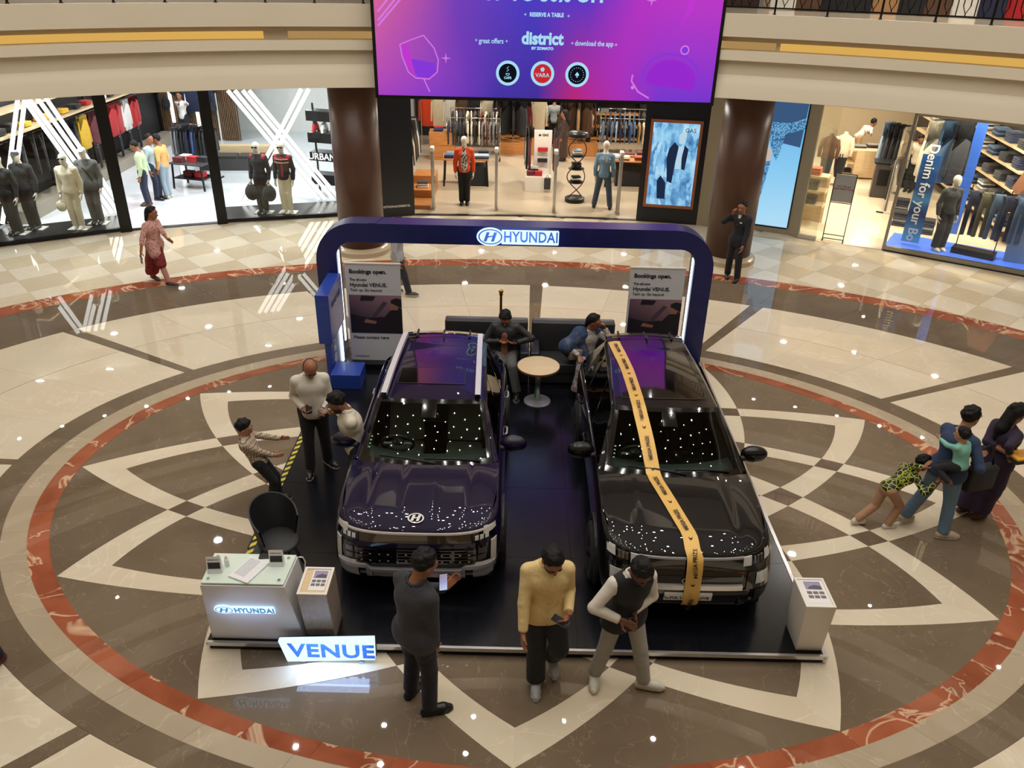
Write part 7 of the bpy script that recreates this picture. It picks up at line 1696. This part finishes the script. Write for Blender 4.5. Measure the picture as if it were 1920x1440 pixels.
phone(hp(611, 770, 1.13), (.7, -.5, 0), (.2, .6, .6), 'dark blue phone held by the man with the lanyard')
# boy in plaid shirt leaning back
f = [G(511, 947, ZP), G(524, 937, ZP)]; b = mid(*f)
person('boy in a brown and white plaid shirt leaning back beside the striped tape', (b.x, b.y, ZP), -80, 1.25, f, (-20, 10), pelvis=(0, -.12), pz=ZP+.62, lean=-22, hands=(hp(545, 865, .62), hp(552, 826, .78)), hdir=((0, 1, 0), (0, 1, .1)), curl=(.3, .3), poles=((1, 0, -.6), (-1, 0, -.6)), head=(2, 18, 0), top=plaid('brown_plaid', (206, 192, 172), (60, 50, 46), (160, 132, 104), 13), bottom=M_JEANB, shoes=M_SHOEB, hair='short', skin='light', collar=plaid('brown_plaid_collar', (206, 192, 172), (60, 50, 46), (160, 132, 104), 16), topw=1.3)
# man in dark jacket with lit phone
f = [G(806, 1337), G(771, 1302)]; b = mid(*f)
D_ = person('person in a dark grey jacket seen from behind holding up a glowing phone', (b.x, b.y, .0045), -42, 1.75, f, (-32, 14), pelvis=(0, -.02), lean=4, hands=(hp(817, 1220, .74), hp(836, 1102, 1.22)), hdir=(None, (.1, .9, .5)), palm=(None, (.6, .2, .6)), curl=(.5, .6), poles=((.8, -1, 0), (-1, -.4, -.5)), head=(-16, 20, 0), top=wear('charcoal_jacket', (48, 49, 54), .35), bottom=wear('navy_black_trousers', (24, 26, 36)), shoes=M_SHOEB, hair='short', skin='mid', girth=1.15, topw=2.0, hem=.05, collar=wear('charcoal_jacket', (48, 49, 54)), sole=M_SHOEB)
phone(hp(831, 1091, 1.32), (.9, .3, -.1), (.25, .4, .8), 'phone with a glowing blue screen held by the man in the dark jacket', True)
# man in the yellow shirt
f = [G(1004, 1284), G(1034, 1252)]; b = Vector((f[0].x+.06, f[0].y+.1, .0045))
E_ = person('person in a pale yellow shirt and black trousers walking while reading a phone', tuple(b), 186, 1.70, f, (-6, 0), lift=(0, .12), pelvis=(0, -.02), lean=5, hands=(hp(979, 1205, .76), hp(1066, 1150, 1.02)), hdir=(None, (.5, .85, .0)), palm=(None, (.6, 0, .8)), curl=(.5, .5), poles=((.6, -1, 0), (-.25, -1, -.6)), kpole=((0, 1, .1), (-.1, 1, .2)), head=(12, 40, 0), top=wear('yellow_shirt', (216, 190, 132), .5, sc=11), bottom=M_JEANB, bot='wide', shoes=M_SHOEG, sole=M_SOLE, hair='short', beard=True, skin='mid', girth=1.2, hem=.06, topw=1.7, collar=wear('yellow_shirt', (216, 190, 132)))
w = E_['base']+E_['wr'][1]; phone(w+E_['Lc']((.35, .1, .02))*.28+Vector((.02, -.06, .0)), (.5, .8, .1), (-.85, .45, .12), 'phone with a dim screen held by the man in the yellow shirt')
mb = MB(); c0, c1 = E_['neck']+E_['fw']*.085-E_['up']*.04, E_['pel']+E_['fw']*.165-E_['up']*.12
for t in np.linspace(.05, .95, 7): mb.ball(c0.lerp(c1, t)+E_['fw']*(.045*sin(pi*t)), .006, 6, 4)
mb.build('buttons', mat('button_brown', (120, 96, 60), .4), E_['root'])
# man in waistcoat
f = [G(1113, 1272), G(1206, 1290)]; b = mid(*f); b = Vector((b.x+.0, b.y+.06, .0045))
V_ = person('person in a black waistcoat over a white shirt and pale grey jeans', tuple(b), 200, 1.66, f, (-25, 62), lift=(0, 0), pelvis=(.02, .02), lean=8, hands=(hp(1163, 1163, .98), hp(1187, 1146, 1.0)), hdir=((-.7, .7, -.1), (.1, .7, -.6)), palm=((-.2, 1, .2), (.9, .3, 0)), curl=(.35, .45), poles=((1, -.3, -.3), (-1, -.4, -.3)), head=(2, 42, 0), top=M_WSHIRT, bottom=wear('pale_grey_jeans', (158, 156, 148), .5, noise=.15), bot='trousers', shoes=M_SHOEW, sole=mat('sole_tan', (196, 176, 140), .6), hair='short', beard=True, skin='dark', over=(wear('black_waistcoat', (24, 24, 25), .3), .028, .13), topw=1.5, collar=M_WSHIRT)
phone(hp(1180, 1163, .96), (1, .2, 0), (.1, .5, -.8), 'black phone held in both hands by the man in the waistcoat')
o = MB(); wv = V_['wr'][1]; o.tube([wv+Vector((.034*cos(a), .034*sin(a), .01*sin(2*a))) for a in np.linspace(0, 2*pi, 14)], .006, 6).build('bracelet', cloth('maroon'), V_['root'], smooth=True)
# seated man
s0 = Vector((-.12, 11.12, ZP))
f = [Vector((-.12, 10.55, ZP)), Vector((.08, 10.6, ZP))]
SM = person('seated person in a dark jacket over a brown shirt reading a phone on the sofa', tuple(s0), 176, 1.66, f, (0, 0), pz=ZP+.47, lean=-4, hands=(hp(938, 640, .82), hp(967, 643, .8)), hdir=((-.8, .6, 0), (.9, .5, .2)), palm=((0, 0, 1), (0, 0, 1)), curl=(.5, .5), poles=((1, -.2, -.2), (-1, -.2, -.1)), kpole=(0, 1, .6), head=(0, 42, 0), top=wear('black_leather_jacket', (26, 27, 29), .4, rough=.5), bottom=wear('grey_jeans', (84, 84, 82), .4, noise=.2), shoes=M_SHOEB, hair='short', beard=True, skin='mid', girth=1.1, topw=1.9, collar=wear('black_leather_jacket', (26, 27, 29)))
F = Field(np.array(SM['pel'])-.3, np.array(SM['neck'])+.3, .014); c = SM['chest']; u_, w_ = SM['up'], SM['fw']
F.cone(SM['pel']+w_*.095+u_*.02, c+w_*.1, .065, .055, .04); F.cone(c+w_*.1, SM['neck']+w_*.055-u_*.04, .055, .035, .04); np_obj('shirt_front', [(*F.mesh(), 0)], wear('brown_shirt', (134, 84, 70), .4), SM['root'])
phone(hp(964, 639, .84), (.9, .2, .1), (.1, -.5, .5), 'phone held by the man sitting on the sofa')
# seated woman
s0 = Vector((1.14, 11.14, ZP)); f = [Vector((1.0, 10.62, ZP)), Vector((1.18, 10.6, ZP))]
M_SHAWL = print_cloth('blue_shawl', [(.2, (30, 48, 74)), (.5, (44, 66, 98)), (.62, (92, 92, 108)), (.75, (36, 52, 80))], 9, 'NOISE')
SW = person('seated person in a blue printed shawl and grey tunic resting a hand at the chin', tuple(s0), 196, 1.54, f, (0, 0), pz=ZP+.45, lean=6, hands=(hp(1086, 668, .68), hp(1134, 615, 1.08)), hdir=((.2, 1, -.2), (.3, .3, 1)), palm=((0, 0, -1), (.8, 0, 0)), curl=(.3, .9), poles=((1, -.4, -.2), (-.6, .6, -.8)), kpole=(0, 1, .6), head=(52, 12, 0), top=print_cloth('grey_tunic', [(.3, (190, 186, 178)), (.55, (120, 112, 110)), (.7, (200, 196, 190))], 40), bottom=print_cloth('blue_grey_print', [(.2, (60, 74, 98)), (.5, (150, 142, 146)), (.6, (120, 70, 66)), (.75, (80, 88, 108))], 11, 'NOISE'), bot='skirt', shoes=M_SANDAL, sole=False, hair='braid', skin='mid', female=True, hem=.1, topw=1.5)
F = Field(np.array(SW['pel'])-.5, np.array(SW['neck'])+.35, .015); c, u_, w_, r_ = SW['chest'], SW['up'], SW['fw'], SW['rt']
F.cone(SW['sh'][0]-w_*.0+u_*.0, SW['sh'][1], .085, .075, .05); F.cone(SW['sh'][0], SW['el'][0]+r_*.02, .095, .11, .05); F.cone(SW['el'][0]+r_*.02, SW['pel']+r_*.14-u_*.02, .11, .13, .05); F.cone(SW['sh'][0]-w_*.03, SW['pel']+r_*.05-w_*.04, .11, .13, .06); F.cone(SW['sh'][0]+w_*.02-u_*.05, SW['pel']+w_*.1+r_*.08+u_*.05, .075, .09, .05)
np_obj('shawl', [(*F.mesh(), 0)], M_SHAWL, SW['root'])
hb = thing('handbag', 'small grey beige handbag on the lap of the woman on the sofa', 'bag', tuple(hp(1080, 664, .66)), .4)
MB().bx(-.13, .13, -.05, .05, -.08, .09).build('pouch', mat('bag_taupe', (138, 126, 116), .45), hb, bevel=.025, smooth=True); MB().tube([(-.1, 0, .08), (-.05, 0, .16), (.05, 0, .16), (.1, 0, .08)], .008, 6).build('handle', mat('bag_trim', (90, 78, 70), .5), hb, smooth=True)
# man in suit on the phone
f = [G(1363, 519), G(1381, 527)]; b = mid(*f)
SU = person('person in a black suit talking on a phone beside the second brown column', (b.x, b.y, .0045), 138, 1.68, f, (30, 10), lean=-1, hands=(hp(1374, 401, 1.44), hp(1393, 462, .82)), hdir=((-.2, .3, 1), None), palm=((-.9, 0, .2), None), curl=(.8, .5), poles=((.9, .5, -1), None), head=(6, 8, 0), top=wear('black_suit', (24, 25, 31), .25), hem=.1, bottom=wear('black_suit', (24, 25, 31)), shoes=M_SHOEB, sole=M_SHOEB, hair='short', skin='mid', topw=1.7, far=False)
MB().ext([SU['neck']+SU['fw']*.07+SU['rt']*x+SU['up']*z+SU['fw']*(.055 if z < -.05 else 0) for x, z in ((-.035, 0), (.035, 0), (.0, -.19))], SU['fw']*.02).build('shirt_front', M_WSHIRT, SU['root'])
MB().beam(SU['chest']+SU['fw']*.135-SU['rt']*.09+SU['up']*.02, SU['chest']+SU['fw']*.13-SU['rt']*.04+SU['up']*.02, .012, .02).build('name_badge', M_WPL, SU['root'])
# woman in pink
f = [G(320, 539), G(289, 527)]; b = mid(*f)
M_PINK = print_cloth('pink_tunic', [(.2, (196, 148, 140)), (.55, (206, 162, 152)), (.72, (160, 100, 96))], 34); M_REDP = print_cloth('red_print_skirt', [(.25, (120, 34, 38)), (.5, (150, 52, 50)), (.7, (90, 24, 32))], 26)
PW = person('person in a pink tunic and red printed wrap walking past the sportswear shop', (b.x, b.y, .0045), -112, 1.58, f, (18, -6), lift=(0, .04), pelvis=(0, 0), lean=2, hands=(hp(263, 480, .74), hp(325, 466, .9)), hdir=(None, (-.2, 1, -.5)), curl=(.6, .3), poles=((.5, -1, -.2), (-.6, -1, -.2)), head=(20, 8, 0), top=M_PINK, hem=.16, sleeve='half', bottom=wear('pink_leggings', (186, 132, 124), .3), bot='slim', shoes=M_SANDAL, sole=False, hair='bun', skin='mid', female=True, girth=1.14, topw=1.5)
F = Field(np.array(PW['pel'])-.75, np.array(PW['pel'])+.35, .014); 
F.cone(PW['pel']-PW['fw']*.03, PW['kn'][1]+PW['fw']*-.06, .14, .15, .06); F.cone(PW['kn'][1]-PW['fw']*.06, PW['an'][1]+Vector((0, 0, .1)), .15, .13, .06); F.cone(PW['pel'], PW['kn'][0], .13, .10, .05); F.cut((0, 0, .16), (0, 0, -1)); np_obj('wrap_skirt', [(*F.mesh(), 0)], M_REDP, PW['root'])
phone(hp(265, 487, .7), (.6, -.6, 0), (0, .1, 1), 'dark phone carried by the woman in pink')
# man walking behind the portal
f = [G(768, 557), G(738, 549)]; b = mid(*f)
person('person in a grey shirt and dark trousers walking behind the portal beam', (b.x-.05, b.y, .0045), -90, 1.56, f, (0, 0), lift=(0, .05), lean=2, hands=(None, None), head=(0, 5, 0), top=wear('grey_check_shirt', (164, 164, 168), .4), hem=.05, bottom=wear('dark_jeans', (34, 36, 46)), shoes=mat('shoe_darkgrey', (70, 70, 68), .6), hair='short', skin='mid', topw=1.5)
# family at the edge of the inlay
f = [G(1765, 1008), G(1690, 982)]; b = Vector((mid(*f).x+.06, mid(*f).y+.02, .0045))
FM = person('person in a navy sweater and blue jeans carrying a toddler in teal', tuple(b), -62, 1.68, f, (-30, 0), lift=(0, .05), pelvis=(0, .03), lean=5, hands=(hp(1826, 868, 1.02), hp(1822, 852, 1.1)), hdir=((-.5, .8, .1), (.5, .8, .1)), palm=((-.4, -.3, .8), (.6, -.3, .6)), curl=(.5, .5), poles=((1, -.6, -.5), (-1, -.6, -.5)), head=(-10, 4, 0), top=wear('navy_sweater', (46, 62, 92), .4), bottom=M_DENIMB, shoes=mat('shoe_beige', (186, 172, 150), .6), hair='short', skin='light', girth=1.22, topw=1.7, hem=.03)
tb_ = G(1800, 872, 1.1); tz = 1.1
TD = person('toddler in a teal top with dark hair carried on an arm, seen from behind', (tb_.x, tb_.y, tz-.24), 32, .9, [Vector((tb_.x-.07, tb_.y-.02, tz-.24)), Vector((tb_.x-.1, tb_.y-.08, tz-.24))], (0, 0), lift=(.0, .02), pz=tz, lean=10, hands=(hp(1838, 868, 1.0), hp(1762, 822, 1.28)), curl=(.4, .4), kpole=(0, 1, .2), head=(6, 2, 0), top=wear('teal_top', (124, 184, 166), .4), bottom=wear('dark_leggings', (30, 30, 34)), shoes=M_SANDAL, sole=False, hair='short', skin='light', topw=1.6, girth=1.2)
f = [G(1828, 972), G(1800, 962)]; b = Vector((mid(*f).x+.12, mid(*f).y+.04, .0045))
M_PURP = wear('dark_purple_dress', (38, 24, 48), .3)
WM = person('person in a long dark purple dress with wavy hair carrying a yellow box', tuple(b), -70, 1.56, f, (0, 0), lean=1, hands=(hp(1893, 864, .98), hp(1888, 850, 1.02)), hdir=((-.1, 1, .1), (.1, 1, .1)), palm=((-.3, 0, 1), (.3, 0, 1)), curl=(.4, .4), head=(-4, 14, 0), top=M_PURP, sleeve='half', hem=.3, bottom=M_PURP, bot='skirt', shoes=M_SANDAL, sole=False, hair='long', skin='mid', female=True, girth=1.3, topw=1.7)
q = hp(1914, 858, 1.05); bxx = thing('food_box', 'yellow and black takeaway box carried by the woman in purple', 'box', tuple(q), .25)
MB().bx(-.13, .13, -.09, .09, -.03, .02).build('tray', cloth('black'), bxx, bevel=.004); MB().bx(-.135, .135, -.095, .095, .02, .045).build('lid', mat('box_yellow', (222, 160, 44), .5), bxx, bevel=.006); MB().bx(-.07, .07, -.05, .05, .045, .047).build('window', mat('box_window', (186, 128, 60), .3), bxx)
q = hp(1836, 893, .78); hb2 = thing('handbag', 'large black handbag hanging at the side of the woman in purple', 'bag', tuple(q), .3); MB().bx(-.2, .2, -.07, .07, -.17, .14).build('pouch', cloth('black'), hb2, bevel=.03, smooth=True); MB().tube([(-.15, 0, .13), (-.06, 0, .42), (.06, 0, .42), (.15, 0, .13)], .012, 6).build('strap', M_BLK, hb2, smooth=True)
f = [G(1661, 990), G(1602, 984)]; b = mid(*f)
m, nt, bs_ = nodemat('letter_print_sweater', .85); tc = nt.nodes.new('ShaderNodeTexCoord'); v1 = nt.nodes.new('ShaderNodeTexVoronoi'); v1.distance = 'CHEBYCHEV'; v1.feature = 'DISTANCE_TO_EDGE'; v1.inputs['Scale'].default_value = 17; v2 = nt.nodes.new('ShaderNodeTexNoise'); v2.inputs['Scale'].default_value = 46
ad = nt.nodes.new('ShaderNodeMath'); ad.operation = 'MULTIPLY'; nt.links.new(tc.outputs['Object'], v1.inputs['Vector']); nt.links.new(tc.outputs['Object'], v2.inputs['Vector']); nt.links.new(v2.outputs['Fac'], bs_.inputs['Roughness'])
nt.links.new(ramp(nt, [(.0, (196, 204, 70)), (.045, (188, 198, 66)), (.06, (26, 28, 26)), (.5, (30, 32, 28))], v1.outputs['Distance']), bs_.inputs['Base Color']); M_LP = m
GB = person('boy in a yellow-green letter print sweater pushing the man in navy from behind', (b.x, b.y, .0045), -78, 1.18, f, (0, 0), lift=(0, .03), pelvis=(0, .1), pz=.55, lean=48, hands=(hp(1757, 904, .82), hp(1736, 877, .98)), hdir=((0, .6, .8), (0, .6, .8)), palm=((0, 1, -.3), (0, 1, -.3)), curl=(.15, .15), poles=((1, 0, -.4), (-1, 0, -.2)), head=(-4, 18, 0), top=M_LP, bottom=wear('tan_trousers', (168, 128, 98), .5), shoes=M_SHOEW, hair='short', skin='mid', topw=1.6)
c = GB['chest']; bk = -GB['fw']
for (a_, z_, ch) in ((-.07, .06, 'A'), (.0, .06, 'V'), (.07, .06, 'S'), (-.07, -.03, 'G'), (0, -.03, 'M'), (.07, -.03, 'D'), (-.07, -.12, 'B'), (0, -.12, 'R'), (.07, -.12, 'O')):
    dn_ = (GB['rt']*1.0); P_ = c+GB['up']*z_*.9; nrm = (Vector((0, -1, .75))).normalized(); ax_ = GB['up'].cross(nrm).normalized()
    text('print_letter', ch, .06, mat('print_lime', (196, 204, 70), .8), GB['root'], P_+ax_*a_*.8+nrm*(.118-abs(a_)*.25), -ax_ if ax_.x < 0 else ax_, GB['up'], .012, .001)
# ------------------------------------------------ people inside the shops
def shopper(label, px, py, yaw, H, top, bottom, **kw):
    g_ = kw.pop('at', None) or G(px, py, .012); return person(label, (g_.x, g_.y, .012), yaw, H, far=True, top=top, bottom=bottom, shoes=kw.pop('shoes', M_SHOEB), **kw)
shopper('person in a pale green shirt and dark trousers in the sportswear shop doorway', 280, 385, 100, 1.66, wear('pale_green_shirt', (186, 204, 160)), wear('navy_trousers', (36, 42, 60)), head=(0, 25, 0), shoes=M_SANDAL, girth=1.05)
shopper('person in a pale blue shirt between two other men in the sportswear shop', 298, 374, -100, 1.70, wear('pale_blue_shirt', (170, 186, 190)), wear('navy_trousers', (36, 42, 60)), head=(-10, 5, 0))
shopper('person in an orange shirt and washed jeans in the sportswear shop', 317, 371, 80, 1.66, wear('pale_orange_shirt', (226, 170, 104)), wear('washed_jeans', (150, 166, 178)), shoes=M_SHOEW, head=(20, 5, 0))
shopper('person in a white top reaching up to a rail behind the chrome clothes rail', 352, 268, 170, 1.66, wear('white_top', (220, 218, 212)), wear('dark_jeans', (34, 36, 46)), hands=(G(348, 205, 1.5), G(362, 205, 1.5)))
shopper('person in a pink sleeveless top and black trousers at the back of the middle shop', 1103, 288, 90, 1.6, wear('pale_pink_top', (206, 168, 150)), M_JEANB, sleeve='short', hair='braid', female=True, head=(0, 10, 0))
shopper('person with long dark hair in a brown dress at the back of the middle shop', 1056, 302, 70, 1.58, wear('brown_dress', (60, 42, 36)), wear('brown_dress', (60, 42, 36)), bot='skirt', hem=.3, hair='long', female=True)
shopper('person in a grey shirt behind the white display stand in the middle shop', 1036, 275, 0, 1.68, wear('mid_grey_shirt', (140, 146, 146)), M_JEANB)
shopper('person in a white shirt bending over the pale wood counter in the denim shop', 1600, 306, -75, 1.62, M_WSHIRT, wear('tan_cotton', (176, 146, 110)), lean=48, pelvis=(0, -.05), hands=(G(1635, 268, .98), G(1642, 272, .95)), head=(0, 10, 0))
shopper('person with short dark hair folding clothes behind the blue banner in the denim shop', 1733, 330, 140, 1.66, wear('cream_shirt', (206, 194, 170)), M_JEANB, at=G(1727, 262, 1.5), hands=(G(1700, 275, 1.1), G(1710, 280, 1.1)), head=(20, 25, 0))
# ------------------------------------------------ mannequins
def mannequin(label, px, py, z, yaw, H, top, bottom, **kw):
    g_ = G(px, py, z); return person(label, (g_.x, g_.y, z), yaw, H, far=kw.pop('far', True), face=False, hair=kw.pop('hair', 'none'), skin='mannequin', name='mannequin', cat='mannequin', top=top, bottom=bottom, shoes=kw.pop('shoes', M_SHOEB), sole=False, stand=kw.pop('stand', True), **kw)
M_HOOD = wear('black_hoodie', (34, 35, 36)); M_GREYJ = wear('grey_jacket', (92, 92, 90)); M_CREAMS = wear('cream_sweater', (222, 212, 186))
mannequin('pale mannequin in a patterned black top at the far left of the first shop window', 35, 437, .1, 170, 1.78, M_HOOD, M_HOOD)
a = mannequin('pale mannequin in a black hoodie and grey cap between light tubes', 68, 428, .1, 178, 1.8, M_HOOD, M_HOOD, topw=2.6)
b_ = mannequin('pale mannequin in a cream sweater and cream trousers holding a small bag', 150, 428, .1, 185, 1.74, M_CREAMS, wear('cream_joggers', (206, 196, 168)), shoes=M_SHOEW, topw=2.8)
c = mannequin('pale mannequin in a grey jacket with a cross-body strap and white cap', 186, 418, .1, 185, 1.8, M_GREYJ, wear('grey_joggers', (78, 77, 74)), hem=.05, topw=2.8)
for X, cm in ((a, cloth('charcoal')), (c, cloth('white'))):
    MB().ball(X['hc']+Vector((0, 0, .045)), (.088, .1, .075), 14, 8).ball(X['hc']+Vector((0, -.1, .04)), (.07, .07, .012), 12, 5).build('cap', cm, X['root'], smooth=True)
MB().tube([c['sh'][0]+Vector((0, -.06, .02)), c['chest']+Vector((0, -.16, 0)), c['pel']+Vector((.14, -.12, .1))], .016, 6).build('strap', M_BLK, c['root'], smooth=True)
for X in (b_,): MB().beam(X['hc']+Vector((-.07, -.085, .01)), X['hc']+Vector((.07, -.085, .01)), .02, .035).build('sunglasses', M_GLOSSB, X['root'])
w = b_['base']+b_['wr'][0]; o = thing('handbag', 'small pale handbag held by the cream mannequin', 'bag', (w.x-.02, w.y-.04, w.z-.26), .2); MB().ball((0, 0, 0), (.12, .06, .13), 12, 8).build('pouch', cloth('cream'), o, smooth=True); MB().tube([(-.07, 0, .1), (0, 0, .2), (.07, 0, .1)], .008, 6).build('handle', cloth('tan'), o)
a = mannequin('pale mannequin in a dark quilted jacket with red shoulders and black trousers', 496, 398, .1, 172, 1.74, wear('dark_quilted', (38, 40, 48)), M_HOOD, topw=2.2)
b_ = mannequin('pale mannequin in a black and red striped jacket with cream trousers', 541, 398, .1, 172, 1.74, wear('striped_black', (36, 34, 38)), M_CREAMS, topw=2.2, shoes=M_SHOEW)
for X in (a, b_):
    MB().beam(X['hc']+Vector((-.07, -.085, .01)), X['hc']+Vector((.07, -.085, .01)), .02, .035).build('sunglasses', M_GLOSSB, X['root'])
    F = Field(np.array(X['neck'])-.2, np.array(X['neck'])+.2, .014); F.cone(X['sh'][0], X['sh'][0]-X['rt']*.06, .086, .08, .03); F.cone(X['sh'][1], X['sh'][1]+X['rt']*.06, .086, .08, .03); np_obj('shoulder_patch', [(*F.mesh(), 0)], cloth('red'), X['root'])
for z in (-.02, .06): 
    MB().lathe([(.178, z), (.18, z+.02)], 24, tuple(b_['chest']), sx=1.12, sy=1.0).build('stripe', cloth('white'), b_['root'], smooth=True); MB().lathe([(.181, z+.02), (.181, z+.035)], 24, tuple(b_['chest']), sx=1.12).build('stripe', cloth('red'), b_['root'], smooth=True)
MB().beam(b_['neck']+Vector((0, -.13, -.04)), b_['pel']+Vector((0, -.165, .02)), .04, .02).build('zip_band', cloth('red'), b_['root'])
for X, n in ((a, 'first'), (a, 'second')):
    i = 0 if n == 'first' else 1; w = X['base']+X['wr'][i]; o = thing('duffel_bag', f'black duffel bag in the {"outer" if i == 0 else "inner"} hand of the quilted mannequin', 'bag', (w.x, w.y-.05, w.z-.3)); MB().ball((0, 0, 0), (.17, .14, .2), 14, 9).build('bag_body', cloth('black'), o, smooth=True); MB().tube([(-.1, 0, .15), (0, 0, .27), (.1, 0, .15)], .012, 6).build('handle', M_BLK, o)
M_ORJ = wear('orange_puffer', (206, 72, 28), .6)
a = mannequin('pale mannequin in an orange puffer jacket at the middle shop entrance', 871, 382, .012, 184, 1.78, M_ORJ, M_JEANB, stand=False, hem=.0, topw=2.2, far=False)
F = Field(np.array(a['pel'])-.3, np.array(a['neck'])+.2, .014); F.cone(a['pel']+a['fw']*.06, a['chest']+a['fw']*.1, .1, .08, .03); F.cone(a['chest']+a['fw']*.1, a['neck']+a['fw']*.05, .07, .05, .03); F.cut(a['pel']-Vector((0, 0, .06)), (0, 0, -1)); np_obj('shirt_front', [(*F.mesh(), 0)], print_cloth('black_white_print', [(.3, (30, 30, 32)), (.45, (120, 120, 122)), (.6, (205, 205, 205))], 22), a['root'])
M_DNJ = wear('denim_jacket', (108, 140, 168), .5, noise=.15)
a = mannequin('pale mannequin in a denim jacket and jeans seen from behind by the spiral stand', 1128, 391, .012, -12, 1.76, M_DNJ, wear('dark_denim', (62, 78, 98), .4), stand=False, topw=1.8, far=False, feet=[G(1143, 393, .012), G(1113, 389, .012)])
for k_, t_ in enumerate(('= X =', '- X -')): text('lettering', t_, .09, cloth('white'), a['root'], a['chest']+Vector((.02, -.155, .04-.05*k_)), (1, 0, 0), (0, 0, 1), .01, .001)
a = mannequin('mannequin in a black denim jacket and cream shoes in the denim shop window', 1756, 468, .1, 188, 1.74, wear('black_denim_jacket', (50, 50, 50), .5), wear('black_denim', (38, 38, 40), .4), bot='wide', shoes=mat('cream_shoe', (222, 208, 176), .5), topw=2.0, stand=False, far=False)

f0 = G(2, 1246); person('person at the very edge of the picture with only a dark red shoe in view', (f0.x-.16, f0.y-.02, .0045), 170, 1.65, [Vector((f0.x-.3, f0.y, 0)), Vector((f0.x-.02, f0.y+.02, 0))], far=True, top=M_PURP, bottom=M_JEANB, shoes=mat('shoe_maroon', (92, 40, 46), .5), sole=False)
